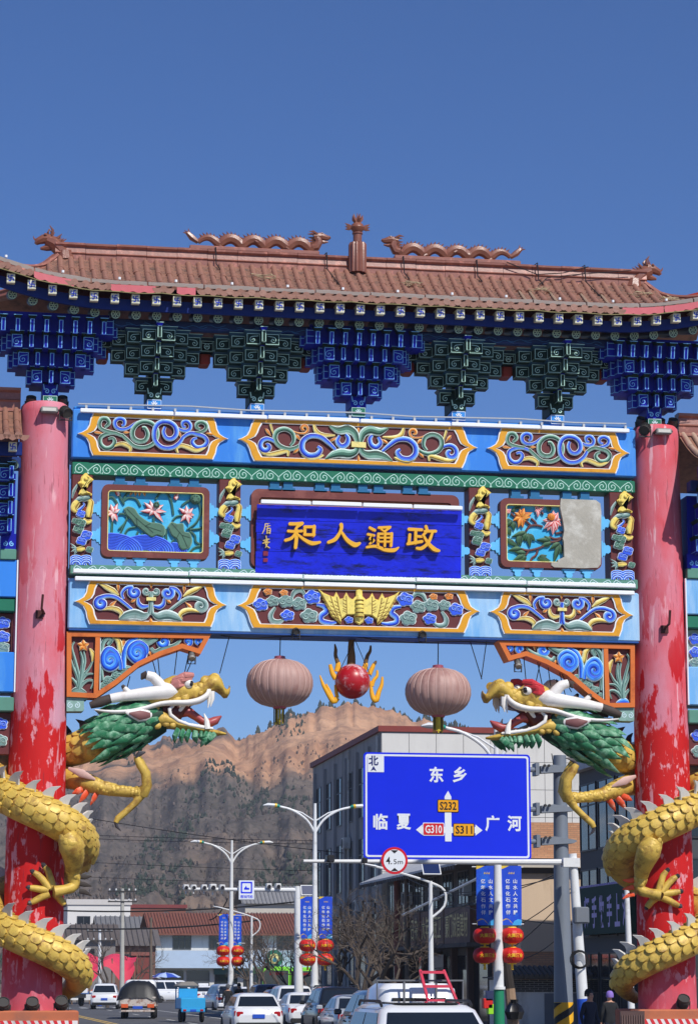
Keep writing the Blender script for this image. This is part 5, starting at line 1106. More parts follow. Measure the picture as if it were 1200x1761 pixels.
    for dy, top in ((0, 0), (.1, -8), (-.1, 10)):
        mb = MB(); mb.tube([lp(1050, 190, -.28), lp(1085, 130, -.3 + dy), lp(1075, 40, -.32 + dy), lp(1035, -30 + top, -.34 + dy), lp(1010, -80 + top, -.34 + dy)], [.14, .115, .105, .095, .075], 9); f_ = mb.build('finger', GOLD, leg, sharp=70)
        mb = MB(); mb.tube([lp(1012, -76 + top, -.34 + dy), lp(1030, -105 + top, -.36 + dy), lp(1075, -115 + top + dy * 60, -.38 + dy)], [.05, .04, .006], 7); mb.build('claw', CLAW, f_)
    mb = MB(); mb.tube([lp(1040, 195, -.28), lp(1000, 260, -.3), lp(930, 325, -.3), lp(870, 375, -.3), lp(855, 405, -.3)], [.12, .075, .07, .07, .055], 9); f_ = mb.build('finger', GOLD, leg, sharp=70)
    mb = MB(); mb.tube([lp(855, 400, -.3), lp(862, 435, -.3), lp(895, 470, -.3)], [.045, .035, .005], 7); mb.build('claw', CLAW, f_)
    for a, b in (((610, 160), (535, 192)), ((650, 172), (585, 262)), ((720, 180), (668, 278))):
        mb = MB(); A, B_ = lp(a[0], a[1], -.1), lp(b[0], b[1], -.15); blade(mb, [A, A.lerp(B_, .5) + V((0, -.04, 0)), B_], [.07, .07, .01], .4); mb.build('fin', FLAME, leg)
    mb = MB()
    for k in range(60):
        t = random.random() ** .8; i = min(int(t * 6), 5); c_ = P_[i].lerp(P_[i + 1], t * 6 - i); r_ = interp([.26, .24, .21, .15, .12, .11, .14], t); a = random.uniform(0, math.pi); d = V((0, -math.sin(a), math.cos(a))); mb.lathe([(.055, -.004), (.045, .008), (.01, .012)], c_ + d * r_ * .97, 7, axis=d)
    mb.build('limb_scales', GOLD2, leg, sharp=80)['kind'] = 'stuff'
    mb = MB(); blade(mb, [lp(500, 30, .1) + V((0, -.26, .05)), lp(600, 70, -.05) + V((0, -.21, .06)), lp(700, 110, -.1) + V((0, -.14, .05))], [.03, .09, .02], .3, 0, V((0, 0, 1))); mb.build('peeled_patch', PEELP, leg)
    # ---- hind leg gripping the column
    leg = bpy.data.objects.new('hind_leg', None); COL.objects.link(leg); leg.parent = root
    P_ = [lp(490, 500, -1.15), lp(530, 580, -1.15), lp(545, 680, -.95), lp(540, 780, -.75), lp(545, 870, -.72), lp(480, 900, -.82), lp(400, 915, -.86)]; rl = [.20, .27, .21, .14, .12, .10, .13]
    mb = MB(); mb.tube([V(p_) for p_ in smooth2([tuple(q) for q in P_], 3)], [interp(rl, i / 18) for i in range(19)], 12); mb.build('limb', GOLD, leg, sharp=70)
    for q in ([(395, 900), (375, 820), (355, 760), (330, 730)], [(370, 895), (320, 830), (280, 790), (250, 772)], [(360, 905), (300, 898), (255, 890), (222, 886)], [(365, 930), (310, 955), (265, 980), (232, 995)], [(410, 930), (440, 965), (470, 1000), (478, 1012)]):
        fy = lambda x: -.70 if x < 420 else -.62
        mb = MB(); mb.tube([lp(a, b, fy(a)) for a, b in q], [.085, .075, .07, .055], 9); f_ = mb.build('finger', GOLD, leg, sharp=70)
        a, b = q[-1], q[-2]; e = (a[0] + (a[0] - b[0]) * .9, a[1] + (a[1] - b[1]) * .9); mb = MB(); mb.tube([lp(a[0], a[1], fy(a[0])), lp((a[0] + e[0]) / 2, (a[1] + e[1]) / 2 - 3, fy(a[0]) - .03), lp(e[0], e[1], fy(a[0]) + .02)], [.055, .05, .01], 8); mb.build('claw', CLAW, f_)
    mb = MB()
    for k in range(46):
        t = random.random() * .6; i = min(int(t * 6), 5); c_ = P_[i].lerp(P_[i + 1], t * 6 - i); r_ = interp(rl, t); a = random.uniform(-1.4, 1.4); d = V((math.sin(a) * s, -math.cos(a), 0)); mb.lathe([(.07, -.004), (.055, .010), (.01, .014)], c_ + d * r_ * .96, 7, axis=(d + V((0, 0, -.25))).normalized())
    mb.build('limb_scales', GOLD2, leg, sharp=80)['kind'] = 'stuff'
    for k in range(3):
        mb = MB(); A = lp(585, 800 + k * 55, -.7); blade(mb, [A, A + V((s * .12, 0, -.02)), A + V((s * .26, .02, .0 - .05 * k))], [.05, .05, .008], .45); mb.build('fin', FLAME if s < 0 else FIND, leg)
    return root
dragon(1, 'gold dragon with faded pink brow coiled on the column nearer the market tarp', BROWP, True)
dragon(-1, 'gold dragon with red brow coiled on the column by the blue road sign', BROWR, False)
# ------------------------------------------------------------ lanterns and flaming pearl hanging from the beam
LANT = M('lantern_faded', (176, 140, 130), 0.55, 0.14, 3, stain=(150, 108, 102), stain_amt=0.4); LCAP = M('lantern_cap', (176, 96, 108), 0.35, 0.1, metal=0.3); TASS = M('tassel_gold', (206, 178, 44), 0.6, 0.25, 12); TASD = M('tassel_dark', (66, 62, 30), 0.8, 0.2)
LSEAM = M('lantern_seam', (206, 176, 166), .6, .1)
def big_lantern(px, py, label):
    c_ = aty(px, py, 0.0); o = thing('hanging_lantern', label, 'lantern', (c_.x, 0, c_.z), group='faded lanterns under the lower beam')
    mb = MB(); n = 13; prof = []
    for i in range(n + 1):
        a = -math.pi / 2 + math.pi * i / n; prof.append((max(.16, .715 * math.cos(a) ** .72 if math.cos(a) > 0 else .16), c_.z + .51 * math.sin(a)))
    mb.lathe(prof, (c_.x, 0, 0), 96, lobes=24, lobe_amt=.035); mb.build('paper_body', LANT, o, sharp=70)
    for k in range(24):
        a = 2 * math.pi * k / 24; mb = MB(); mb.tube([(c_.x + r_ * .985 * math.cos(a), r_ * .985 * math.sin(a), z) for r_, z in prof], .007, 4, caps=False); mb.build('wire_rib', LSEAM, o)
    mb = MB(); mb.lathe([(.16, .5), (.17, .52), (.12, .54), (.12, .58), (.1, .59)], c_, 16); mb.build('top_cap', LCAP, o)
    mb = MB(); mb.lathe([(.13, -.56), (.15, -.53), (.15, -.5)], c_, 16); mb.build('bottom_ring', LCAP, o)
    for k in range(26):
        a = random.uniform(0, 6.28); r_ = .12 * random.random() ** .5; x, y = r_ * math.cos(a), r_ * math.sin(a); mb = MB(); L = random.uniform(.28, .36); mb.box(c_.x + x - .012, c_.x + x + .012, y - .006, y + .006, c_.z - .55 - L, c_.z - .53); mb.build('tassel_strand', TASS if k % 3 else TASD, o)
    mb = MB(); mb.tube([(c_.x, 0, c_.z + .58), (c_.x + .01, 0, 9.24)], .012, 5); mb.build('hanger', WIRE, o)
big_lantern(481, 1175, 'faded pink paper lantern hanging beside the head with the pale brow')
big_lantern(753, 1190, 'faded pink paper lantern hanging against the red-browed dragon head')
c_ = aty(606, 1172, 0.0); o = thing('flaming_pearl', 'red flaming pearl ball with yellow flames hanging mid-arch', 'ornament', tuple(c_))
mb = MB(); mb.lathe([(.38 * math.cos(-math.pi / 2 + math.pi * i / 16) + .004, .38 * math.sin(-math.pi / 2 + math.pi * i / 16)) for i in range(17)], c_, 32); mb.build('ball', M('pearl_red', (178, 22, 32), .35, .12, 4, stain=(226, 196, 200), stain_amt=.42, stain_scale=3.2, spec=.5), o, sharp=80)
FY = M('flame_yellow', (240, 172, 30), .5, .12, 4, stain=(236, 120, 60), stain_amt=.2); FB = M('flame_bare', (110, 78, 36), .6, .2, 5)
fz = zoomf(530, 1090, 8.0, 0.0)
def flame(pts, ws, m_, y=0.0):
    q = [fz(a) for a in pts]; mb = MB(); mb.tube([V((a, y, b)) for a, b in smooth2(q, 3)], [interp(ws, i / (3 * (len(q) - 1))) / 8 / 79 for i in range(3 * (len(q) - 1) + 1)], 8, flat=.6); mb.build('flame', m_, o, sharp=70)
flame([(600, 430), (605, 300), (600, 180), (608, 30)], (62, 55, 45, 38), FB, .1)
flame([(395, 520), (410, 440), (412, 390)], (42, 38, 30), FY); flame([(408, 400), (375, 300), (378, 220), (365, 140)], (32, 26, 24, 8), FB)
flame([(380, 620), (330, 540), (300, 420)], (40, 34, 24), FY); flame([(400, 880), (345, 930), (260, 800), (200, 690), (160, 570)], (38, 40, 32, 24, 8), FY); flame([(345, 920), (300, 800), (245, 690)], (26, 22, 12), FY); flame([(400, 880), (385, 800), (370, 700)], (26, 26, 14), FY)
flame([(760, 500), (785, 440), (790, 400)], (42, 36, 30), FY); flame([(785, 410), (815, 300), (850, 240), (858, 160)], (32, 26, 22, 12), FB)
flame([(840, 560), (880, 470), (905, 415)], (34, 30, 24), FY); flame([(905, 420), (925, 390), (935, 370)], (24, 20, 8), FB)
flame([(860, 650), (870, 800), (895, 890), (935, 910), (970, 800), (1010, 700), (1018, 590)], (14, 30, 36, 40, 32, 26, 14), FY); flame([(875, 720), (900, 640), (945, 580), (948, 500)], (28, 26, 22, 14), FY)
mb = MB(); P0 = fz((640, 90))
for q in ((380, 600), (850, 600)): e = fz(q); mb.tube([(P0[0], 0, 9.24), (e[0], -.1, e[1])], .008, 5)
mb.build('hanger', WIRE, o)
# support wires of the heads
wi = 0; WL = ['long wire from beam to the snout tip', 'steep wire behind the brow, nearer the snout', 'slanting wire from the hanging lamp to the brow', 'wire at the back of the brow', 'wire at the upright horn, crossing pair, near one', 'wire at the upright horn, crossing pair, far one', 'short wire at the rear horn prong', 'wire from beam to snout, outer of the pair', 'wire from beam to snout, inner of the pair', 'wire above the red brow patch', 'crossing wire before the horn, leaning out', 'crossing wire before the horn, leaning in', 'single wire just before the white horn', 'wire from spandrel past the horn, lower', 'wire from spandrel past the horn, upper', 'short wire from mane to raised claw, outer', 'short wire from mane to raised claw, inner', 'short wire from mane to the raised claw']
for (x0, y0), (x1, y1) in (((395, 1093), (378, 1158)), ((326, 1118), (317, 1160)), ((332, 1132), (320, 1160)), ((305, 1118), (300, 1160)), ((263, 1137), (270, 1163)), ((272, 1133), (275, 1165)), ((224, 1163), (219, 1182)), ((808, 1103), (828, 1168)), ((836, 1103), (827, 1168)), ((900, 1130), (904, 1172)), ((923, 1135), (932, 1180)), ((928, 1140), (920, 1178)), ((942, 1148), (946, 1180)), ((961, 1155), (972, 1198)), ((965, 1158), (982, 1190)), ((232, 1277), (231, 1300)), ((244, 1277), (243, 1300)), ((948, 1296), (951, 1315))):
    a, b = aty(x0, y0, -.2), aty(x1, y1, -.12); mb = MB(); mb.tube([a, b], .011, 5); sd_ = 'pale' if x0 < 600 else 'red'
    tag(mb.build('support_wire', WIRE), WL[wi] + ' of the ' + sd_ + '-browed dragon', 'wire', 'wires of the ' + sd_ + '-browed dragon'); wi += 1
mb = MB(); mb.tube([V(p_) for p_ in smooth2([tuple(aty(x, y, -.35)) for x, y in ((380, 1093), (430, 1098), (480, 1095), (560, 1094), (610, 1095), (660, 1102), (720, 1105), (790, 1103), (850, 1106))], 3)], .014, 5); mb.build('beam_cable', WIRE, gate)
# ------------------------------------------------------------ lamps mounted on the gate
LAMPG = M('lamp_housing', (150, 148, 142), .5, .12, 6, metal=.3); LAMPD = M('lamp_housing_dark', (58, 56, 54), .5, .15, 6); LENS = glassy('lamp_lens', (210, 208, 196), .15)
def bar_lamp(px, py, Y, label, w_=.36, h_=.13):
    c_ = aty(px, py, Y); o = thing('flood_lamp', label, 'lamp', tuple(c_)); mb = MB(); mb.bbox(c_.x - w_ / 2, c_.x + w_ / 2, Y - .12, Y + .04, c_.z - h_ / 2, c_.z + h_ / 2, .02); mb.build('housing', LAMPG, o)
    mb = MB(); mb.box(c_.x - w_ / 2 + .04, c_.x + w_ / 2 - .04, Y - .128, Y - .12, c_.z - h_ / 2 + .03, c_.z + h_ / 2 - .03); mb.build('lens', LENS, o)
    mb = MB(); mb.box(c_.x - w_ / 2 - .02, c_.x - w_ / 2, Y - .1, Y + .22, c_.z - .02, c_.z + .02); mb.box(c_.x + w_ / 2, c_.x + w_ / 2 + .02, Y - .1, Y + .22, c_.z - .02, c_.z + .02); mb.box(c_.x - w_ / 2, c_.x + w_ / 2, Y + .04, Y + .3, c_.z - .03, c_.z + .01); mb.build('bracket', LAMPD, o)
bar_lamp(85, 706, -.62, 'pale bar lamp on the pink column below its cap'); bar_lamp(1139, 743, -.62, 'pale bar lamp on the peeling column below its cap')
def spot(px, py, Y, label, tilt, r_=.11, dark=True, yaw=0.0):
    c_ = aty(px, py, Y); o = thing('spot_lamp', label, 'lamp', tuple(c_)); ax_ = V((math.sin(yaw) * math.cos(tilt), -math.cos(yaw) * math.cos(tilt), math.sin(tilt)))
    mb = MB(); mb.lathe([(r_ * .5, -.16), (r_ * .8, -.12), (r_, .0), (r_, .1), (r_ * .92, .1), (r_ * .85, .08)], c_, 14, axis=ax_); mb.build('housing', LAMPD if dark else LAMPG, o)
    for k in range(4): mb = MB(); mb.lathe([(r_ * 1.06, -.1 + k * .04), (r_ * 1.06, -.085 + k * .04)], c_, 12, axis=ax_); mb.build('cooling_fin', LAMPD, o)
    mb = MB(); mb.tube([c_ + V((-r_ * 1.1, 0, 0)), c_ + V((-r_ * 1.1, 0, -.17)), c_ + V((r_ * 1.1, 0, -.17)), c_ + V((r_ * 1.1, 0, 0))], .018, 6); mb.build('yoke', LAMPD, o)
spot(54, 690, -.2, 'dark spot lamp on top of the pink column, outer side', .9); spot(108, 690, -.2, 'dark spot lamp on top of the pink column, inner side', .9)
spot(1101, 726, -.2, 'dark spot lamp on top of the peeling column, inner side', .9); spot(1134, 728, -.2, 'dark spot lamp on top of the peeling column, middle', .9); spot(1156, 728, -.2, 'dark spot lamp on top of the peeling column, outer side', .9)
spot(114, 709, -.6, 'dark flood lamp tilted down beside the upper beam by the pink column', -.5, .12, True, .5); spot(1108, 738, -.6, 'dark flood lamp tilted down beside the upper beam by the peeling column', -.6, .12, True, -.5)
spot(509, 1085, -.5, 'small dark spot lamp on the lower beam under the bat panel, inner of two', -.3, .07); spot(726, 1090, -.5, 'small dark spot lamp on the lower beam toward the road sign', -.3, .07)
spot(330, 1128, -.35, 'grey lamp hanging under the spandrel near the pale-browed head', -.9, .07, False); spot(890, 1142, -.35, 'grey lamp hanging under the spandrel near the red-browed head', -.9, .07, False)
for px, py, d in ((6, 1728, 'outer'), (56, 1727, 'middle'), (106, 1725, 'inner')): spot(px, py, -.82, 'weathered ground lamp on the pedestal by the market, ' + d + ' of three', .7, .13)
spot(1174, 1722, -.82, 'weathered ground lamp on the pedestal beside the road sign pole', .8, .13)
HAZE = .00022
# ============================================================ ground, road, hills
def ground_mat(nm, a, b, sc, rough=.9, bump=.25, spots=None):
    return M(nm, a, rough, .18, sc, bump=bump, spec=.25, stain=b, stain_amt=.4, stain_scale=sc * .35)
ASPH = ground_mat('asphalt', (92, 92, 94), (74, 74, 76), 1.4, .85); DIRT = ground_mat('packed_earth', (140, 126, 108), (112, 102, 90), .6); PAVE = ground_mat('pavement_slabs', (150, 146, 140), (120, 116, 110), 1.2); KERB = ground_mat('kerb_stone', (160, 158, 152), (120, 118, 114), 2)
mb = MB(); mb.poly([(-2500, -400, -.03), (3500, -400, -.03), (3500, 3500, -.03), (-2500, 3500, -.03)]); tag(mb.build('ground', DIRT), kind='structure')
mb = MB(); mb.poly([(-9.5, -90, 0), (8.3, -90, 0), (8.3, 120, 0), (40, 160, 0), (40, 186, 0), (-40, 186, 0), (-40, 150, 0), (-9.5, 120, 0)]); tag(mb.build('road', ASPH), kind='structure')
mb = MB(); mb.box(8.5, 12.0, -60, 118, -.03, .13); pv = mb.build('pavement', PAVE); tag(pv, kind='structure')
for k in range(89):
    mb = MB(); mb.bbox(8.3, 8.5, -60 + k * 2, -58.02 + k * 2, -.03, .15, .02); mb.build('kerb_stone', KERB, pv)
mb = MB(); mb.box(-14, -9.7, -60, 118, -.03, .13); pv2 = mb.build('pavement', PAVE); tag(pv2, kind='structure')
for k in range(89):
    mb = MB(); mb.bbox(-9.7, -9.5, -60 + k * 2, -58.02 + k * 2, -.03, .15, .02); mb.build('kerb_stone', KERB, pv2)
RMW = M('road_paint_white', (206, 206, 200), .7, .15, 6, stain=(110, 110, 110), stain_amt=.4, stain_scale=5); RMY = M('road_paint_yellow', (214, 176, 84), .7, .15, 6, stain=(110, 106, 96), stain_amt=.4, stain_scale=5)
rm = bpy.data.objects.new('road_markings', None); COL.objects.link(rm); tag(rm, kind='structure')
for x, m_, seg in ((-.6, RMY, 0), (-.3, RMY, 0), (3.2, RMW, 1), (-4.2, RMW, 1), (6.2, RMW, 0)):
    y = -60
    while y < 122:
        L = 4 if seg else 12; mb = MB(); mb.poly([(x - .075, y, .005), (x + .075, y, .005), (x + .075, y + L, .005), (x - .075, y + L, .005)]); mb.build('marking_line', m_, rm); y += 10 if seg else 12
for k in range(14): mb = MB(); x = -8.6 + k * 1.2; mb.poly([(x, 124, .005), (x + .5, 124, .005), (x + .5, 129, .005), (x, 129, .005)]); mb.build('marking_line', RMW, rm)
# ---- hills
PROF = [(-900, 1330), (-300, 1300), (0, 1300), (115, 1312), (200, 1304), (290, 1286), (372, 1274), (405, 1290), (430, 1288), (455, 1268), (500, 1249), (560, 1236), (600, 1231), (640, 1236), (700, 1252), (770, 1268), (850, 1290), (1000, 1305), (1200, 1330), (2200, 1380)]
def prof(px):
    for (a, b), (c_, d) in zip(PROF, PROF[1:]):
        if a <= px <= c_: t = (px - a) / (c_ - a); t = t * t * (3 - 2 * t); return b + (d - b) * t
    return 1380
def fbm(x, y, z=0.0, o=5): return mnoise.fractal(V((x, y, z)), 0.9, 2.1, o)
def hill_pt(px, d):
    zc = (1685 - prof(px)) / FPX * 1000 * 1.02 + 2; t = (d - 400) / 600
    az = V((ray(px, 1685).x, ray(px, 1685).y)).normalized()
    gx = px / 60.0
    if t <= 0: z = 0
    elif t <= 1:
        base = .50 * t + .50 * t ** 1.7; edge = .74 + .09 * fbm(gx * .9, 3.3) ; cl = 1 / (1 + math.exp(-(t - edge) * 34)); z = zc * (.88 * base + .12 * cl * base ** .2)
        # gullies run down the slope; terraces on the lower part
        z += zc * .055 * math.sin(math.pi * min(1, t * 1.05)) * fbm(gx * .8, t * 2.2, 5) * 1.0 + min(1, t * 4) * (4.0 * fbm(az.x * d / 55, az.y * d / 55, 2) + 1.6 * fbm(az.x * d / 14, az.y * d / 14, 6))
        if t < .72: z += .75 * math.sin(z * 1.05 + 2.2 * fbm(gx * .7, t * 3, 8))
        rm2 = mnoise.ridged_multi_fractal(V((az.x * d / 190, az.y * d / 150, 1.7)), 1.0, 2.2, 5, 1.0, 2.0) - 1.0
        z += rm2 * 5.0 * min(1, t * 3) * (1.12 - t)
    else: z = zc * (1 - .35 * (t - 1)) + 3 * fbm(gx, d / 90)
    if t > .9: z += 2.0 * fbm(px / 22.0, 2.2) + 1.2 * fbm(px / 7.0, 9.1)
    p_ = CAM + V((az.x * d, az.y * d, 0)); return V((p_.x, p_.y, z - 1 if t <= 0 else z))
NX, ND = 520, 130; xs = [-500 + 2200 * i / NX for i in range(NX + 1)]; ds = [390 + 620 * (j / 170) for j in range(171)] + [1010 + 40 * k for k in range(1, 21)]
mb = MB(); grid = [[hill_pt(x, d) for d in ds] for x in xs]; nd = len(ds)
mb.add([p_ for r_ in grid for p_ in r_], [(i * nd + j, (i + 1) * nd + j, (i + 1) * nd + j + 1, i * nd + j + 1) for i in range(NX) for j in range(nd - 1)], 0, True)
def hill_mat():
    m = bpy.data.materials.new('loess_hill'); m.use_nodes = True; n, l = m.node_tree.nodes, m.node_tree.links; b = n['Principled BSDF']; b.inputs['Roughness'].default_value = 1; b.inputs['Specular IOR Level'].default_value = .05
    g = n.new('ShaderNodeNewGeometry'); sp = n.new('ShaderNodeSeparateXYZ'); l.new(g.outputs['Position'], sp.inputs[0])
    def nz(sc, det=8, rough=.65, zs=1): mp = n.new('ShaderNodeMapping'); mp.inputs['Scale'].default_value = (1, 1, zs); l.new(g.outputs['Position'], mp.inputs[0]); t = n.new('ShaderNodeTexNoise'); t.inputs['Scale'].default_value = sc; t.inputs['Detail'].default_value = det; t.inputs['Roughness'].default_value = rough; l.new(mp.outputs[0], t.inputs[0]); return t.outputs[0]
    def mr(v, a, c_): r_ = n.new('ShaderNodeMapRange'); r_.inputs[1].default_value = a; r_.inputs[2].default_value = c_; l.new(v, r_.inputs[0]); return r_.outputs[0]
    def mix(f, a, c_):
        x = n.new('ShaderNodeMix'); x.data_type = 'RGBA'; l.new(f, x.inputs[0])
        for v, i in ((a, 6), (c_, 7)):
            if isinstance(v, tuple): x.inputs[i].default_value = lin(v)
            else: l.new(v, x.inputs[i])
        return x.outputs[2]
    def mt(op, a, c_):
        x = n.new('ShaderNodeMath'); x.operation = op
        for v, i in ((a, 0), (c_, 1)):
            if isinstance(v, (int, float)): x.inputs[i].default_value = v
            else: l.new(v, x.inputs[i])
        return x.outputs[0]
    tan = mix(mr(nz(.02), .35, .65), (176, 130, 98), (210, 166, 130)); tan = mix(mr(nz(.09, 6, .7, .3), .45, .7), tan, (146, 112, 92))
    scrub = mix(mr(nz(.035, 9, .72), .32, .68), (84, 78, 74), (118, 108, 100)); scrub = mix(mr(nz(.3, 6, .7), .45, .7), scrub, (66, 64, 58))
    h = mt('ADD', sp.outputs[2], mt('MULTIPLY', nz(.012, 5), 46)); f = mr(h, 90, 97)
    f = mt('MULTIPLY', f, mr(nz(.016, 6), .66, .56)); c_ = mix(f, scrub, tan)
    low = mt('MULTIPLY', mr(nz(.011, 6), .53, .62), .75); c_ = mix(mt('MULTIPLY', low, mr(sp.outputs[2], 80, 30)), c_, (140, 120, 104))
    l.new(c_, b.inputs['Base Color']); bp = n.new('ShaderNodeBump'); bp.inputs['Strength'].default_value = .8; bp.inputs['Distance'].default_value = 2.5; l.new(nz(.12, 8, .7), bp.inputs['Height']); l.new(bp.outputs[0], b.inputs['Normal']); return m
tag(mb.build('hill', hill_mat(), sharp=180), kind='structure')
def hillz(px, d): return hill_pt(px, d)
CON = M('conifer_far', (62, 70, 60), .95, .3, .05, spec=.1); SCR = M('bare_scrub', (112, 100, 92), .95, .3, .05, spec=.1)
rng = random.Random(3)
mb = MB()
def cone(p_, h, r_, n=5):
    vs = []; a0 = rng.random() * 6
    for z, q in ((0, .25), (.12 * h, r_), (.55 * h, r_ * .55), (.6 * h, r_ * .7), (h, .02)):
        for j in range(n): a = a0 + 2 * math.pi * j / n; w_ = q * rng.uniform(.75, 1.2); vs.append((p_.x + w_ * math.cos(a), p_.y + w_ * math.sin(a), p_.z + z - .2))
    mb.add(vs, [(i * n + j, i * n + (j + 1) % n, i * n + n + (j + 1) % n, i * n + n + j) for i in range(4) for j in range(n)], 0)
cnt = 0
for k in range(20000):                                   # plantation patches on the slope
    px = rng.uniform(-150, 1300); d = rng.uniform(420, 1000); g = fbm(px / 110, d / 110, 9, 3)
    if not (g > .12 or d < 0): continue
    if fbm(px / 200, d / 150, 4, 2) < -.25: continue
    if d > 800 and g < .42: continue
    p_ = hillz(px, d); h = rng.uniform(.8, 2.1); cone(p_, h, h * .36); cnt += 1
for k in range(420):                                    # trees on the skyline
    px = rng.uniform(395, 1200) if rng.random() < .85 else rng.uniform(-200, 250)
    if 470 < px < 480: continue
    d = 1004 + rng.uniform(-5, 14); p_ = hillz(px, d); h = rng.uniform(1.6, 3.8); cone(p_, h, h * .34)
tag(mb.build('hillside_trees', CON), 'small dark conifers dotted over the hillside and along its skyline', 'trees', kind='stuff')
mb = MB()
for k in range(9000):                                   # leafless scrub
    px = rng.uniform(-150, 1300); d = rng.uniform(400, 880); p_ = hillz(px, d); h = rng.uniform(.4, 1.2)
    for j in range(3):
        a = rng.random() * 6.28; e = p_ + V((math.cos(a) * h * .4, math.sin(a) * h * .4, h)); q = V((-math.sin(a), math.cos(a), 0)) * h * .28
        mb.add([p_ - q, p_ + q, e + q * .5, e - q * .5], [(0, 1, 2, 3)], 0)
tag(mb.build('hillside_scrub', SCR), 'grey leafless scrub covering the lower hillside', 'scrub', kind='stuff')
hz = bpy.data.materials.new('air_haze'); hz.use_nodes = True; hz.node_tree.nodes.clear(); ho = hz.node_tree.nodes.new('ShaderNodeOutputMaterial'); hv = hz.node_tree.nodes.new('ShaderNodeVolumePrincipled')
hv.inputs['Color'].default_value = (.86, .92, 1, 1); hv.inputs['Density'].default_value = HAZE; hv.inputs['Anisotropy'].default_value = .2; hz.node_tree.links.new(hv.outputs[0], ho.inputs['Volume'])
mb = MB(); mb.box(-2600, 3600, -410, 3600, -1.2, 150); o = mb.build('haze', hz); tag(o, kind='stuff')
# ============================================================ buildings
PANE = glassy('window_dark', (34, 38, 44), .08); PANE2 = glassy('window_grey', (70, 76, 82), .1); FRW = M('window_frame_white', (196, 196, 192), .5, .1); FRG = M('window_frame_grey', (96, 98, 100), .5, .1)
CONCG = M('wall_render_grey', (150, 150, 150), .85, .1, 1, stain=(120, 120, 120), stain_amt=.4, streak=True); PANELW = M('wall_panel_pale', (206, 204, 198), .7, .06, 2, stain=(184, 182, 176), stain_amt=.3, streak=True); COPE = M('coping_red', (128, 52, 44), .6, .12)
def win(parent, fr, x, z, w_, h_, mull=1, trans=1, fm=FRW, pm=PANE, deep=.08):
    """window: frame as a part, panes as its sub-parts; fr = (origin, ex, ey, n) on the wall face"""
    o, ex, ey, n = fr; mb = MB(); t = .05
    def bx(a, b, c_, d, d0, d1): mb.prism([(a, c_), (b, c_), (b, d), (a, d)], fr, d0, d1)
    bx(x - w_ / 2 - t, x + w_ / 2 + t, z - t, z, 0, .05); bx(x - w_ / 2 - t, x + w_ / 2 + t, z + h_, z + h_ + t, 0, .05); bx(x - w_ / 2 - t, x - w_ / 2, z, z + h_, 0, .05); bx(x + w_ / 2, x + w_ / 2 + t, z, z + h_, 0, .05)
    for k in range(1, mull + 1): q = x - w_ / 2 + w_ * k / (mull + 1); bx(q - t / 2, q + t / 2, z, z + h_, 0, .045)
    for k in range(trans): q = z + h_ * (.68 if trans == 1 else (k + 1) / (trans + 1)); bx(x - w_ / 2, x + w_ / 2, q - t / 2, q + t / 2, 0, .042)
    f = mb.build('window', fm, parent)
    for k in range(mull + 1):
        a = x - w_ / 2 + w_ * k / (mull + 1) + .01; b = a + w_ / (mull + 1) - .02; mb = MB(); mb.prism([(a, z + .01), (b, z + .01), (b, z + h_ - .01), (a, z + h_ - .01)], fr, .004, .018 + rng.uniform(0, .006)); mb.build('pane', pm, f)
    return f
FW = lambda X, Y=0: (V((X, 0, 0)), V((0, -1, 0)), V((0, 0, 1)), V((-1, 0, 0)))     # wall facing the street (-X); local x runs towards the camera
FS = lambda Y: (V((0, Y, 0)), V((1, 0, 0)), V((0, 0, 1)), V((0, -1, 0)))           # wall facing the camera (-Y)
# --- four-storey block
b1 = thing('office_block', 'grey four storey block with pale panelled gable and red coping', 'building', (12, 62.4, 0))
mb = MB(); mb.box(12, 22.5, 62.4, 83.2, 0, 13.45); mb.build('wall', CONCG, b1)
mb = MB(); mb.box(11.85, 22.6, 62.28, 83.35, 13.45, 13.72); mb.build('coping', COPE, b1)
fr = FW(12)
for k in range(6):
    y = 81.0 - k * 3.35
    mb = MB(); mb.prism([(-y - 1.05, 1), (-y - .85, 1), (-y - .85, 13), (-y - 1.05, 13)], fr, 0, .16); mb.build('pilaster', CONCG, b1)
    for z, h_ in ((9.75, 2.4), (6.3, 2.4), (3.9, 1.8)): win(b1, fr, -y, z, 1.35, h_, 1, 1, FRG, PANE)
    mb = MB(); mb.prism([(-y - 1.1, .1), (-y + 1.1, .1), (-y + 1.1, 3.2), (-y - 1.1, 3.2)], fr, 0, .05); mb.build('shutter', PANE2, b1)
fr = FS(62.4)
for i in range(8):
    for j in range(7):
        x0, z0 = 12.02 + i * 1.31, 4.3 + j * 1.3; mb = MB(); mb.prism([(x0 + .012, z0 + .012), (x0 + 1.298, z0 + .012), (x0 + 1.298, z0 + 1.288), (x0 + .012, z0 + 1.288)], fr, 0, .04 + rng.uniform(0, .008)); mb.build('wall_panel', PANELW, b1)
mb = MB(); mb.prism([(17.5, 8.2), (22, 8.2), (22, 8.75), (17.5, 8.75)], fr, 0, .35); mb.build('window_hood', COPE, b1)
for x in (18.6, 20.4): win(b1, (fr[0] + V((0, -.06, 0)),) + fr[1:], x, 6.2, 1.5, 1.8, 2, 0, FRW, PANE)
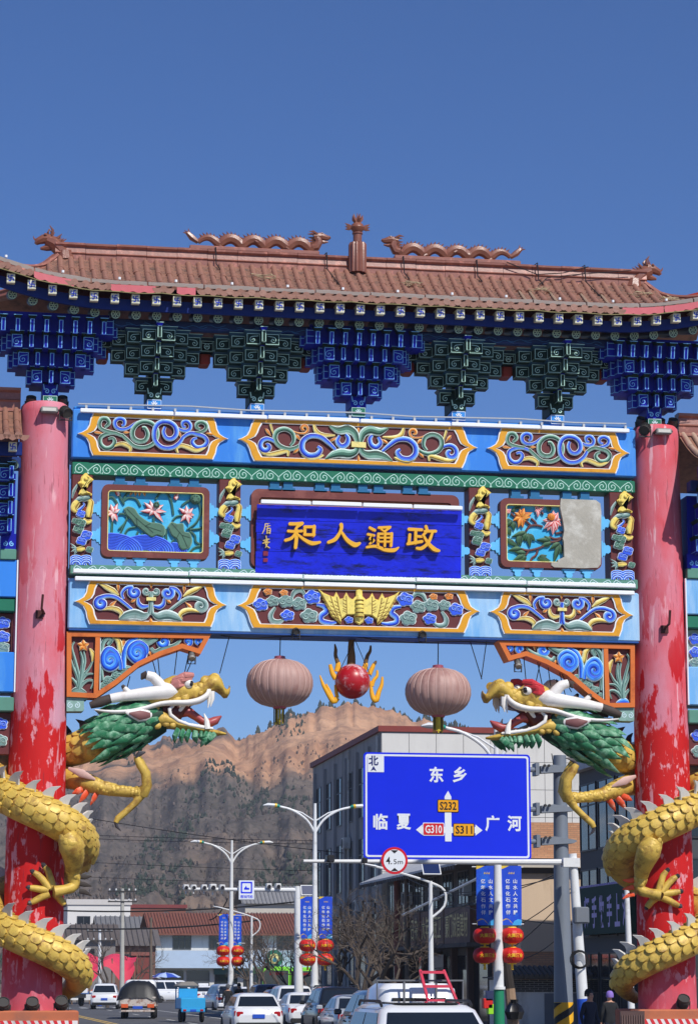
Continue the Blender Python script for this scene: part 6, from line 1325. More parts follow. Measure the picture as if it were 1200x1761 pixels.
# --- two-storey shop row
SHOPW = M('shop_wall_dark', (84, 80, 78), .8, .12, 1.5, stain=(60, 56, 54), stain_amt=.4); SIGNB = M('shop_sign_brown', (92, 58, 48), .6, .2, 3, stain=(120, 92, 62), stain_amt=.4); GLET = M('shop_letter_gold', (206, 186, 120), .5, .15); ROOFP = M('roof_sheet_pale', (176, 178, 182), .6, .1, 2, stain=(140, 140, 142), stain_amt=.3)
b2 = thing('shop_row', 'two storey shop row with long gilt lettered sign band', 'building', (12, 41, 0))
mb = MB(); mb.box(12.2, 19, 41, 62.0, 0, 6.7); mb.build('wall', SHOPW, b2); fr = FW(12.2)
mb = MB(); mb.add([(10.9, 40.8, 6.35), (10.9, 62.1, 6.35), (13.5, 62.1, 7.4), (13.5, 40.8, 7.4), (10.9, 40.8, 6.25), (10.9, 62.1, 6.25), (13.5, 62.1, 7.3), (13.5, 40.8, 7.3)], [(0, 1, 2, 3), (7, 6, 5, 4), (0, 4, 5, 1), (3, 2, 6, 7), (0, 3, 7, 4), (1, 5, 6, 2)]); mb.build('canopy_roof', ROOFP, b2)
for k in range(40): mb = MB(); y = 41 + k * .53; mb.box(10.88, 10.93, y, y + .3, 6.12, 6.26); mb.build('eave_fringe', SHOPW, b2)
for k in range(7):
    y = 60.3 - k * 3.0; win(b2, fr, -y, 4.9, 1.9, 1.3, 2, 0, FRG, PANE)
    mb = MB(); mb.prism([(-y - 1.2, .15), (-y + 1.2, .15), (-y + 1.2, 2.9), (-y - 1.2, 2.9)], fr, -.02, .02); mb.build('shop_front', PANE, b2)
    mb = MB(); mb.prism([(-y - 1.5, 0.13), (-y - 1.22, 0.13), (-y - 1.22, 3.3), (-y - 1.5, 3.3)], fr, 0, .25); mb.build('pier', M('pier_brown', (96, 70, 58), .7, .2, 3), b2)
for k, (t_, y0, y1) in enumerate((('豪门诚信建材', 41.4, 46.2), ('大年娜厨卫', 46.4, 51.0), ('五金日杂', 51.2, 55.0), ('电器维修', 55.2, 58.6), ('百货', 58.8, 61.6))):
    mb = MB(); mb.prism([(-y1, 3.35), (-y0, 3.35), (-y0, 4.75), (-y1, 4.75)], fr, .3, .62); sg_ = mb.build('sign_board', SIGNB, b2)
    mb = MB(); put_text(mb, t_, (fr[0] + V((-.62, 0, 0)),) + fr[1:], -(y0 + y1) / 2, 4.05, (y1 - y0) * .86, .95, .03, 0, .012); mb.build('lettering', GLET, sg_)
mb = MB(); mb.prism([(-61.8, 3.2), (-41.2, 3.2), (-41.2, 3.35), (-61.8, 3.35)], fr, 0, .8); mb.build('balcony_slab', SHOPW, b2)
mb = MB(); mb.prism([(-49.5, 2.35), (-47, 2.35), (-47, 2.95), (-49.5, 2.95)], fr, .4, .5); mb.build('led_sign', M('led_sign_red', (60, 10, 12), .4), b2)
ACW = M('air_unit_white', (196, 196, 190), .6, .08, 4, stain=(150, 140, 128), stain_amt=.35)
def aircon(parent, fr, x, z):
    mb = MB(); mb.prism([(x - .4, z), (x + .4, z), (x + .4, z + .55), (x - .4, z + .55)], fr, .05, .38); u = mb.build('air_conditioner', ACW, parent); o_, ex, ey, n = fr; c_ = o_ + ex * (x - .08) + ey * (z + .27) + n * .38
    mb = MB(); mb.lathe([(.22, 0), (.22, .02), (.05, .03)], c_, 16, axis=n); mb.build('fan_grille', TRG, u)
TRG = M('grille_dark', (60, 62, 64), .6)
for y, z in ((79.2, 5.0), (72.6, 8.4), (69.2, 5.2), (66, 8.5), (75.8, 5.1), (65.9, 5.0)): aircon(b1, FW(12), -y + 1.5 - .0, z)
for y in (44.0, 50.2, 56.1): aircon(b2, FW(12.2), -y, 5.2)
aircon(b1, FS(62.35), 15.2, 6.6); aircon(b1, FS(62.35), 16.4, 6.6)
for y in (62.9, 71.0): mb = MB(); mb.tube([(11.9, y, .2), (11.9, y, 13.3)], .05, 6); mb.build('drain_pipe', ACW, b1)
# --- tan plaster house end
BRK = bpy.data.materials.new('brick_courses'); BRK.use_nodes = True; n_ = BRK.node_tree.nodes; bt = n_.new('ShaderNodeTexBrick'); bt.inputs['Scale'].default_value = 1; bt.inputs['Brick Width'].default_value = .25; bt.inputs['Row Height'].default_value = .075; bt.inputs['Mortar Size'].default_value = .008
bt.inputs['Color1'].default_value = lin((196, 146, 110)); bt.inputs['Color2'].default_value = lin((182, 130, 96)); bt.inputs['Mortar'].default_value = lin((150, 120, 96)); tc_ = n_.new('ShaderNodeTexCoord'); mp_ = n_.new('ShaderNodeMapping'); mp_.inputs['Rotation'].default_value = (R(90), 0, 0); BRK.node_tree.links.new(tc_.outputs['Object'], mp_.inputs[0]); BRK.node_tree.links.new(mp_.outputs[0], bt.inputs[0]); BRK.node_tree.links.new(bt.outputs[0], n_['Principled BSDF'].inputs['Base Color']); n_['Principled BSDF'].inputs['Roughness'].default_value = .85
TANW = M('plaster_tan', (206, 182, 154), .85, .08, .8, stain=(178, 152, 126), stain_amt=.35, streak=True)
b3 = thing('tan_house', 'tan plastered house end with brick bands behind the grey sign pole', 'building', (12.3, 36, 0))
for za, zb_ in ((0, 2.95), (6.3, 7.6)): mb = MB(); mb.box(12.3, 17.5, 36, 40.8, za, zb_); mb.build('brick_wall', BRK, b3)
mb = MB(); mb.box(12.26, 17.5, 35.96, 40.8, 2.95, 5.75); mb.build('plaster_wall', TANW, b3)
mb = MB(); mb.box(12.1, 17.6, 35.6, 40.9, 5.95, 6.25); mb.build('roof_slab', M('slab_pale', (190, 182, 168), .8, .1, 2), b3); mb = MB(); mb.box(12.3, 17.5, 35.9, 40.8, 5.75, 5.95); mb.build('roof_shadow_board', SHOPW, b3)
mb = MB(); mb.box(13.3, 14.6, 35.93, 36.02, 2.0, 2.45); mb.build('air_grille', PANE, b3); mb = MB(); mb.box(14.9, 15.5, 35.9, 36.0, 2.5, 3.1); mb.build('meter_box', FRW, b3)
# --- low shed with tiled verge
b4 = thing('low_shed', 'low grey and white shed with old tiled verge at the pavement', 'shed', (9.6, 30, 0)); TILEG = M('old_grey_tile', (84, 80, 76), .85, .2, 6); WHWASH = M('whitewash', (214, 212, 206), .85, .1, 1.5, stain=(150, 146, 140), stain_amt=.45, streak=True); GREYD = M('door_grey', (112, 116, 122), .6, .1, 2)
mb = MB(); mb.box(10.4, 14.2, 30, 33, 0, 1.95); mb.build('wall', WHWASH, b4)
for k in range(7): 
    for j in range(13): mb = MB(); x = 10.36 + j * .3 + (.15 if k % 2 else 0); mb.box(x, x + .28, 29.97, 30.02, 1.55 + k * .07, 1.61 + k * .07); mb.build('brick', TILEG, b4)
for k in range(24): mb = MB(); x = 10.2 + k * .175; mb.tube([(x, 29.6, 2.06), (x, 30.6, 2.36)], .085, 7); mb.build('tile', TILEG, b4)
mb = MB(); mb.box(10.2, 14.4, 29.7, 33.2, 2.0, 2.05); mb.build('roof_deck', SHOPW, b4)
mb = MB(); mb.box(11.6, 12.9, 29.95, 30.03, 0.13, 1.5); mb.build('door', GREYD, b4); mb = MB(); mb.box(13.0, 14.1, 29.95, 30.03, .13, 1.5); mb.build('door', GREYD, b4)
# --- dark glazed shop with green hanging sign
b5 = thing('glazed_shop', 'dark glazed shop building behind the green calligraphy sign', 'building', (13, 22, 0)); DKM = M('dark_mullion', (54, 56, 60), .5, .1)
mb = MB(); mb.box(13.2, 19, 21.5, 31, 0, 9.0); mb.build('wall', M('wall_charcoal', (70, 72, 76), .7, .1, 1.5), b5); mb = MB(); mb.box(12.9, 19, 21.2, 31.3, 9.0, 9.35); mb.build('cornice', ROOFP, b5)
fr = FW(13.2)
for k in range(4):
    for z, h_ in ((6.3, 2.2), (3.4, 2.2), (.3, 2.5)): win(b5, fr, -(29.8 - k * 2.35), z, 2.0, h_, 1, 1, DKM, PANE)
fr = FS(21.5)
for k in range(2):
    for z, h_ in ((6.3, 2.2), (3.4, 2.2), (.3, 2.5)): win(b5, fr, 14.6 + k * 2.4, z, 2.0, h_, 1, 1, DKM, PANE)
SGREEN = M('sign_dark_green', (8, 52, 42), .75, .1, 2); LILAC = M('sign_letter_lilac', (186, 172, 222), .6, .1)
sb = thing('shop_sign', 'dark green shop sign with lilac brush letters', 'sign', (12.95, 27, 3.4)); fr = (V((13.0, 0, 0)), V((0, -1, 0)), V((0, 0, 1)), V((-1, 0, 0)))
mb = MB(); mb.prism([(-30.4, 3.42), (-23.6, 3.42), (-23.6, 4.98), (-30.4, 4.98)], fr, 0, .2); mb.build('board', SGREEN, sb)
for k, ch in enumerate('金师手牧手上河'): mb = MB(); put_text(mb, ch, fr, -29.7 + k * .93, 4.15, .62, 1.05, .206, 0, .03); mb.build('letter', LILAC, sb)
for k in range(34): mb = MB(); y = -30.3 + k * .2; mb.prism([(y, 4.98), (y + .09, 4.98), (y + .09, 5.05), (y, 5.05)], fr, .02, .2); mb.build('edge_tooth', LILAC, sb)
# --- red-roofed shop building across the junction
ROOFR = M('roof_red_brown', (122, 76, 62), .7, .15, 2, stain=(110, 56, 46), stain_amt=.3); WALLW = M('wall_white_tile', (208, 208, 204), .7, .06, 1.5, stain=(180, 180, 176), stain_amt=.3, streak=True); FASC = M('fascia_pale_blue', (176, 196, 218), .5, .06, 1.5)
b6 = thing('red_roof_shop', 'white two storey shop with red ribbed roof and pale blue fascia', 'building', (13.4, 190, 0))
mb = MB(); mb.box(13.4, 33, 190, 200, 0, 6.45); mb.build('wall', WALLW, b6)
mb = MB(); mb.add([(12.6, 189.0, 6.3), (33.5, 189.0, 6.3), (33.5, 195, 8.4), (12.6, 195, 8.4), (33.5, 201, 6.3), (12.6, 201, 6.3)], [(0, 1, 2, 3), (3, 2, 4, 5)]); mb.box(12.6, 33.5, 188.95, 189.05, 6.15, 6.32); rf_ = mb.build('roof', ROOFR, b6)
for k in range(70): mb = MB(); x = 12.75 + k * .3; mb.box(x, x + .1, -.05, .05, 0, 6.3, mt=None) if False else mb.tube([(x, 189.0, 6.36), (x, 195, 8.46)], .06, 5); mb.build('roof_rib', ROOFR, rf_)
fr = FS(190)
for x in (15.9, 19.4, 22.8, 26, 29.2): win(b6, fr, x, 4.85, 1.7, 1.35, 2, 1, FRG, PANE)
mb = MB(); mb.box(12.9, 33, 188.8, 189.9, 3.05, 4.7); mb.build('fascia', FASC, b6)
f9 = FS(188.8); mb = MB(); put_text(mb, 'ompou', f9, 21.4, 3.75, 2.6, .75, .01, 0, .02); mb.build('lettering', M('letter_black', (26, 28, 30), .5), b6)
mb = MB(); mb.lathe([(.85, 0), (.85, .05)], (24.7, 188.78, 3.95), 24, axis=V((0, -1, 0))); lg = mb.build('round_logo', M('logo_green', (30, 110, 90), .5), b6)
mb = MB(); mb.lathe([(.5, 0), (.5, .03)], (24.7, 188.72, 3.95), 20, axis=V((0, -1, 0))); mb.build('logo_disc', M('logo_yellow', (232, 220, 150), .5), lg); mb = MB(); mb.lathe([(.22, 0), (.22, .03)], (24.75, 188.68, 3.85), 14, axis=V((0, -1, 0))); mb.build('logo_centre', M('logo_teal', (60, 130, 150), .5), lg)
for x, m_ in ((15, PANE), (17.5, PANE2), (20.2, PANE), (23, PANE), (26, PANE2), (29, PANE)): mb = MB(); mb.box(x - 1.1, x + 1.1, 189.9, 190.02, .1, 2.8); mb.build('shop_front', m_, b6)
mb = MB(); mb.box(19, 21.6, 189.7, 189.95, 2.45, 3.0); mb.build('small_sign', M('sign_teal', (34, 84, 86), .5), b6)
# --- village houses on the far side
def house(label, x0, x1, y, dp, h, wm, rm_, rise, cat='house', wins=(), flat=False, gable=False):
    o = thing('village_house', label, cat, ((x0 + x1) / 2, y, 0)); mb = MB(); mb.box(x0, x1, y, y + dp, 0, h); mb.build('wall', wm, o); e = .5
    mb = MB()
    if flat: mb.box(x0 - .15, x1 + .15, y - .15, y + dp + .15, h, h + rise)
    elif gable: xm = (x0 + x1) / 2; mb.add([(x0 - e, y - .4, h), (xm, y - .4, h + rise), (x1 + e, y - .4, h), (x0 - e, y + dp, h), (xm, y + dp, h + rise), (x1 + e, y + dp, h), (x0 - e, y - .4, h - .15), (x1 + e, y - .4, h - .15)], [(0, 1, 4, 3), (1, 2, 5, 4), (0, 2, 1), (6, 7, 2, 0)])
    else: mb.add([(x0 - e, y - e, h - .1), (x1 + e, y - e, h - .1), (x1 + e, y + dp / 2, h + rise), (x0 - e, y + dp / 2, h + rise), (x1 + e, y + dp + e, h - .1), (x0 - e, y + dp + e, h - .1)], [(0, 1, 2, 3), (3, 2, 4, 5)])
    rf = mb.build('roof', rm_, o)
    if not flat and not gable:
        for k in range(int((x1 - x0 + 1) / .5)): mb = MB(); x = x0 - e + .2 + k * .5; mb.tube([(x, y - e, h - .04), (x, y + dp / 2, h + rise + .06)], .07, 5); mb.build('roof_rib', rm_, rf)
    for wx, wz, ww, wh in wins: win(o, FS(y), wx, wz, ww, wh, 1, 0, FRG, PANE)
    return o
house('white flat roofed house above the market with red topped parapet', 7.2, 14.2, 230, 10, 10.2, M('house_white', (216, 214, 210), .8, .05, 1), M('parapet_white', (200, 196, 192), .8, .06), .6, flat=True, wins=((9, 7.6, 1.4, 1.3), (12, 7.6, 1.4, 1.3)))
house('low white house with grey sloping tile roof behind the concrete pole', 9.2, 14.5, 205, 8, 6.4, WALLW, M('roof_grey_tile', (110, 110, 112), .8, .15, 2), 2.0, wins=((11, 3.6, 1.3, 1.4), (13.2, 3.6, 1.3, 1.4)))
house('tan gabled house with dark verge beside the red-roofed shop', 13.2, 19.0, 208, 8, 7.2, M('house_tan', (196, 160, 122), .85, .1, 1.5), M('verge_grey', (90, 88, 88), .8, .15), 1.7, gable=True)
house('brick house with dull red roof far behind the market', 15, 22, 245, 9, 10.3, M('house_brick', (130, 84, 70), .85, .12, 1.5), M('roof_dull_red', (124, 56, 54), .75, .12, 1), .4, flat=True, wins=((18, 7.2, 1.6, 1.5), (22, 7.2, 1.6, 1.5)))
house('long grey house with ribbed roof beneath the hill', 26, 46, 235, 9, 8.2, M('house_pale_grey', (170, 168, 164), .85, .08, 1.5), M('roof_grey_far', (120, 116, 114), .75, .12, 1), 1.4, wins=((30, 5, 1.6, 1.5), (34, 5, 1.6, 1.5), (38, 5, 1.6, 1.5)))
house('pale house with grey roof peeping above the camera mast', 31, 42, 260, 8, 11.4, M('house_cream', (190, 184, 172), .85, .08, 1.5), M('roof_slate_far', (126, 126, 128), .8, .12, 1), 2.2, wins=((34, 8, 1.4, 1.4), (38, 8, 1.4, 1.4)))
house('grey shopfront house half hidden by the coiled dragon tail', 1, 8.6, 178, 8, 5.6, M('house_shop_grey', (128, 122, 118), .85, .12, 1.5), M('roof_shop_dark', (92, 84, 80), .8, .15, 1), 1.4, wins=((3, 3.4, 1.4, 1.3), (6, 3.4, 1.4, 1.3)))
house('brown brick house beside the red gate post', 8.8, 13, 186, 7, 5.2, M('house_brown', (120, 88, 76), .85, .12, 1.5), M('roof_brown_tile', (98, 92, 90), .8, .15, 1), 1.5, wins=((10.5, 3, 1.4, 1.3),))
# ============================================================ road sign on its grey mast
POLEW = M('pole_white', (222, 224, 224), .45, .06, 2, stain=(180, 180, 176), stain_amt=.2); POLEG = M('pole_galvanised', (124, 132, 142), .5, .1, 2, stain=(124, 130, 138), stain_amt=.3, metal=.2)
SIGNBL = M('sign_blue', (14, 44, 226), .35, .04, 2); SIGNW = M('sign_white', (226, 232, 240), .4, .03); SIGNY = M('sign_yellow', (236, 166, 28), .4, .04); SIGNR = M('sign_red', (206, 30, 44), .4, .04); BLK = M('sign_black', (20, 22, 26), .5, .05); HAZY = M('hazard_yellow', (240, 178, 30), .5, .08)
SY = 13.4; tl, br = aty(625, 1295, SY), aty(914, 1479, SY)
rs = thing('road_sign', 'large blue direction sign to Dongxiang, Linxia and Guanghe on a grey mast', 'road sign', (8.13, 14, 0))
sf_ = lambda px, py: (aty(px, py, SY).x, aty(px, py, SY).z)
x0, x1 = aty(625, 1387, SY).x, aty(912, 1387, SY).x; zt, zb = aty(768, 1295.5, SY).z, aty(768, 1478, SY).z
mb = MB(); plate(mb, rrect(x0, x1, zb, zt, .1), SY + .05, SY); bd = mb.build('board', SIGNBL, rs)
mb = MB(); ringplate(mb, rrect(x0 + .05, x1 - .05, zb + .05, zt - .05, .07), rrect(x0 + .1, x1 - .1, zb + .1, zt - .1, .05), SY, SY - .006); mb.build('border_line', SIGNW, bd)
fr = XZ(SY)
def stext(t_, px, py, w_px, h_px, m_, d=.008, bold=.02, nm='lettering', u=63.0): c_ = sf_(px, py); mb = MB(); put_text(mb, t_, fr, c_[0], c_[1], w_px / u, h_px / u, d, 0, bold); mb.build(nm, m_, bd)
for ch, px, py in (('东', 750, 1332), ('乡', 790, 1332), ('临', 654, 1413), ('夏', 694, 1413), ('广', 846, 1416), ('河', 884, 1416)): stext(ch, px, py, 25, 27, SIGNW, bold=.03)
a, b = sf_(632, 1300), sf_(660, 1328); mb = MB(); plate(mb, [(a[0], b[1]), (b[0], b[1]), (b[0], a[1]), (a[0], a[1])], SY, SY - .01); mb.build('north_tag', SIGNW, bd)
stext('北', 642, 1308, 17, 17, M('sign_navy', (20, 36, 110), .4), .014, .03); mb = MB(); plate(mb, [sf_(*q) for q in ((637, 1325), (642, 1320), (647, 1325), (642, 1315))][:3] + [sf_(642, 1323)], SY - .008, SY - .014); mb = MB(); plate(mb, [sf_(637, 1326), sf_(642, 1323.5), sf_(647, 1326), sf_(642, 1317)], SY - .008, SY - .015); mb.build('north_arrow', MATS['sign_navy'], bd)
mb = MB(); plate(mb, [sf_(*q) for q in ((765, 1447), (776, 1447), (776, 1431), (775.5, 1370), (770, 1360), (764, 1370), (764.5, 1431))], SY, SY - .008); plate(mb, [sf_(*q) for q in ((726, 1432), (726, 1436), (715, 1427), (726, 1418), (726, 1422), (817, 1422), (817, 1418), (829, 1428), (817, 1437), (817, 1433))], SY, SY - .0085); mb.build('arrow', SIGNW, bd)
for t_, px, py, m_, tm in (('S232', 770, 1386, SIGNY, BLK), ('G310', 745, 1426, SIGNR, SIGNW), ('S311', 797, 1427, SIGNY, BLK)):
    c_ = sf_(px, py); mb = MB(); plate(mb, rrect(c_[0] - .295, c_[0] + .295, c_[1] - .175, c_[1] + .175, .03), SY, SY - .012); sh_ = mb.build('route_shield', BLK if tm is BLK else SIGNW, bd)
    mb = MB(); plate(mb, rrect(c_[0] - .275, c_[0] + .275, c_[1] - .155, c_[1] + .155, .025), SY - .01, SY - .016); mb.build('shield_face', m_, sh_)
    mb = MB(); put_text(mb, t_, fr, c_[0], c_[1], .46, .22, .02, 0, .02); mb.build('shield_text', tm, sh_)
mb = MB(); gx, gy = 8.13, 14.0; mb.lathe([(.27, 0), (.26, 1.35), (.22, 4), (.18, 7.85), (.18, 8.05)], (gx, gy, 0), 24); mast = mb.build('mast', POLEG, rs)
mb = MB(); mb.lathe([(.274, .02), (.264, 1.35)], (gx, gy, 0), 24, smooth=True); mb.build('hazard_sleeve', HAZY, mast)
for k in range(4):
    mb = MB(); z0 = -.2 + k * .45; n = 24; vs = []
    for j in range(n + 1):
        a = math.pi + math.pi * j / n; zz_ = z0 + .5 * j / n; r_ = .278
        for dz in (0, .2): vs.append((gx + r_ * math.cos(a), gy + r_ * math.sin(a), min(max(zz_ + dz, .02), 1.34)))
    mb.add(vs, [(2 * j, 2 * j + 2, 2 * j + 3, 2 * j + 1) for j in range(n)]); mb.build('hazard_stripe', BLK, mast)
for py in (1325, 1393, 1448):
    z = aty(950, py, gy).z; mb = MB(); mb.tube([(x1 - .2, 13.6, z - .02), (gx - .7, 13.85, z)], .07, 8); mb.build('sign_arm', POLEG, rs)
    mb = MB(); mb.box(gx - .75, gx - .65, gy - .28, gy + .15, z - .16, z + .18); mb.prism([(-.6, -.1), (.3, -.04), (.4, .02), (.3, .06), (-.25, .14), (-.6, .1)], (V((gx, gy - .05, z)), V((1, 0, 0)), V((0, 0, 1)), V((0, -1, 0))), -.12, .22); mb.build('clamp', POLEG, rs)
    for q in (-.52, -.4): mb = MB(); mb.lathe([(.04, 0), (.04, .06)], (gx + q, gy - .32, z + .1), 8, axis=V((0, -1, 0))); mb.build('bolt', IRON, rs)
for k in range(2): mb = MB(); z = zt - .6 - k * 1.6; mb.box(x0 + .3, x1 - .02, SY + .05, SY + .16, z, z + .1); mb.build('stiffener', POLEG, rs)
# height-limit gantry: white post, long arm, round 4.5 m plate
gp_ = thing('height_gantry', 'white gantry arm with round 4.5 m height limit plate and cameras', 'gantry', (8.75, 13.0, 0))
A0 = aty(522, 1486, 13.0); A1 = aty(1000, 1480, 13.0); zt_ = (A0.z + A1.z) / 2
mb = MB(); mb.tube([(A0.x, 13.0, zt_), (A1.x - .2, 13.0, zt_ + .03)], [.045, .085], 10); mb.build('arm', POLEW, gp_)
pt, pb = aty(984, 1468, 13.0), aty(1001, 1761, 13.0); mb = MB(); mb.tube([(pt.x, 13.0, pt.z), (pt.x + .12, 13.0, 3), (pb.x + .1, 13.0, 0.02)], [.11, .14, .17], 14); po = mb.build('post', POLEW, gp_)
mb = MB(); mb.tube([(pt.x + .215, 13.0, 1.45), (pb.x + .105, 13.0, .02)], [.165, .178], 14); mb.build('blue_sleeve', M('sleeve_blue', (34, 84, 190), .5, .08), po)
mb = MB(); mb.box(pt.x - .3, pt.x + .16, 12.84, 13.16, zt_ - .1, zt_ + .14); mb.build('elbow', POLEW, gp_)
c_ = aty(678, 1480, 12.88); mb = MB(); mb.lathe([(.36, 0), (.36, .03)], (c_.x, 12.9, c_.z), 36, axis=V((0, -1, 0))); pl = mb.build('round_plate', SIGNR, gp_)
mb = MB(); mb.lathe([(.295, 0), (.295, .008)], (c_.x, 12.872, c_.z), 36, axis=V((0, -1, 0))); mb.build('plate_face', SIGNW, pl)
mb = MB(); f8 = XZ(12.864); put_text(mb, '4.', f8, c_.x - .15, c_.z, .16, .2, .004, 0, .01); put_text(mb, '5m', f8, c_.x + .1, c_.z - .03, .25, .13, .004, 0, 0); mb.build('plate_text', BLK, pl)
for q in (1, -1): mb = MB(); plate(mb, [(c_.x - .1, c_.z + q * .275), (c_.x + .1, c_.z + q * .275), (c_.x, c_.z + q * .19)], 12.862, 12.858); mb.build('plate_mark', BLK, pl)
CAMB = M('camera_black', (36, 36, 38), .4, .1); CAMW = M('camera_white', (214, 214, 212), .4, .05)
def cctv(px, py, Y, label, m_, sc=1.0, yaw=0.0, dome=False):
    c_ = aty(px, py, Y); o = thing('traffic_camera', label, 'camera', tuple(c_)); mb = MB()
    if dome: mb.lathe([(.11 * sc, .1 * sc), (.13 * sc, 0), (.1 * sc, -.1 * sc), (.03 * sc, -.15 * sc)], c_, 12)
    else: mb.bbox(c_.x - .1 * sc, c_.x + .1 * sc, Y - .2 * sc, Y + .2 * sc, c_.z - .09 * sc, c_.z + .1 * sc, .02 * sc)
    h_ = mb.build('housing', m_, o); mb = MB(); mb.lathe([(.07 * sc, 0), (.07 * sc, .03 * sc)], (c_.x, Y - .2 * sc, c_.z - .02 * sc), 12, axis=V((0, -1, 0))); mb.build('lens', PUPIL, o)
    mb = MB(); mb.tube([c_ + V((0, 0, -.08 * sc)), c_ + V((0, 0, -.24 * sc))], .025 * sc, 6); mb.build('stalk', m_, o); return o
cctv(567, 1477, 13.0, 'black camera on the height gantry arm near its free end', CAMB); cctv(626, 1480, 13.0, 'small black camera on the gantry arm under the blue sign corner', CAMB, .7)
bxm = M('cabinet_grey', (112, 118, 126), .5, .1)
o = thing('control_cabinet', 'grey control cabinet strapped to the white gantry post', 'cabinet', tuple(aty(998, 1574, 12.7))); c_ = aty(998, 1574, 12.7); mb = MB(); mb.bbox(c_.x - .2, c_.x + .2, 12.55, 12.8, c_.z - .22, c_.z + .22, .03); mb.build('box', bxm, o); mb = MB(); mb.box(c_.x - .16, c_.x + .16, 12.54, 12.55, c_.z - .18, c_.z + .18); mb.build('door', bxm, o)
o = thing('cable_coil', 'black cable coil hung on the white gantry post', 'cable', tuple(aty(997, 1650, 12.7))); c_ = aty(997, 1650, 12.7)
for k in range(4): mb = MB(); mb.tube([(c_.x + (.2 + .02 * k) * math.cos(R(a)), 12.7 + .03 * k, c_.z + (.2 + .015 * k) * math.sin(R(a))) for a in range(0, 361, 24)], .012, 5); mb.build('loop', WIRE, o)
# ============================================================ street lamps with banners and lantern pairs
BAN = M('banner_blue', (20, 70, 200), .55, .1, 1.2, stain=(24, 110, 216), stain_amt=.3, stain_scale=.9); BANY = M('banner_gold', (220, 190, 70), .55, .1); BANC = M('banner_cyan', (60, 160, 220), .55, .1); BAND = M('banner_navy', (16, 44, 150), .55, .1)
LRED = M('lantern_red', (206, 34, 26), .5, .12, 4); LYEL = M('lantern_gold', (236, 190, 40), .5, .1); TEALH = M('lamp_head_teal', (40, 150, 130), .4, .05); GRNP = M('pole_green', (30, 130, 92), .5, .08)
def small_lantern(c_, label, grp, text, sc):
    o = thing('red_lantern', label, 'lantern', tuple(c_), group=grp); mb = MB()
    prof = [(max(.1, .36 * math.cos(R(a)) ** .6 if abs(a) < 90 else .1) * sc, .25 * sc * math.sin(R(a))) for a in (-80, -60, -40, -20, 0, 20, 40, 60, 80)]
    mb.lathe(prof, c_, 48, lobes=16, lobe_amt=.05); mb.build('body', LRED, o, sharp=70)
    for s_ in (1, -1): mb = MB(); mb.lathe([(.15 * sc, s_ * .235 * sc), (.13 * sc, s_ * .27 * sc)], c_, 16); mb.build('gold_ring', LYEL, o)
    mb = MB(); mb.lathe([(.05 * sc, -.44 * sc), (.035 * sc, -.3 * sc), (.03 * sc, -.26 * sc)], c_, 10); mb.build('tassel', LYEL, o)
    mb = MB(); vs, fs, dim = text_geo(text, .03); k = .5 * sc / dim[0]
    def wrap(v): th = v[0] * k / (.37 * sc) + .06; zz_ = v[1] * k; rr_ = .385 * sc * max(.3, math.cos(math.asin(min(.9, abs(zz_) / (.27 * sc)))) ** .6); return (c_.x + rr_ * math.sin(th), c_.y - rr_ * math.cos(th), c_.z + zz_)
    mb.add([wrap(v) for v in vs], fs); mb.build('lettering', LYEL, o); return o
def banner(c0, w_, h_, label, grp, Y, text=True):
    """c0 = top centre"""
    o = thing('banner', label, 'banner', tuple(c0), group=grp); x, z = c0.x, c0.z; mb = MB(); nx, nz_ = 8, 10; b_ = (rng.random() - .5) * .05
    f = lambda u, v, d=0.0: V((x - w_ / 2 + w_ * u, Y + .04 * math.sin(u * 5 + v * 3) * v + b_ - d, z - h_ * v))
    mb.grid(lambda u, v: f(u, v), nx, nz_); mb.grid(lambda u, v: f(u, v, -.006), nx, nz_); mb.build('cloth', BAN, o)
    def ov(nm, pts, m_, d=.006): mb = MB(); mb.add([f(u, v, d) for u, v in pts], [list(range(len(pts)))]); mb.build(nm, m_, o)
    ov('gold_hill', [(.0, 1), (.0, .93), (.12, .90), (.22, .885), (.34, .90), (.46, .94), (.6, 1)], BANY); ov('cyan_hill', [(.5, 1), (.62, .93), (.8, .9), (1, .91), (1, 1)], BANC, .008); ov('gold_corner', [(0, 0), (.4, 0), (.2, .035), (0, .06)], BANY)
    mb = MB(); 
    for k, a in enumerate((0, 1, 2, 3, 4)): q = [(.36 + .06 * k, .13 - .02 * (k % 2)), (.41 + .06 * k, .12 - .025 * ((k + 1) % 2)), (.40 + .06 * k, .145)]; mb.add([f(u, v, .007) for u, v in q], [(0, 1, 2)])
    mb.build('emblem', BANY, o)
    for col_, u, t_ in ((0, .68, '山水人文共醉'), (1, .32, '亿年化石作伴')):
        for k, ch in enumerate(t_):
            vs, fs, dim = text_geo(ch, .02); v0 = .26 + k * .105; ks = .075 * h_ / dim[1]; mb = MB(); mb.add([f(u + v[0] * ks / w_, v0 - v[1] * ks / h_, .012) for v in vs], fs); mb.build('letter', SIGNW, o)
    return o
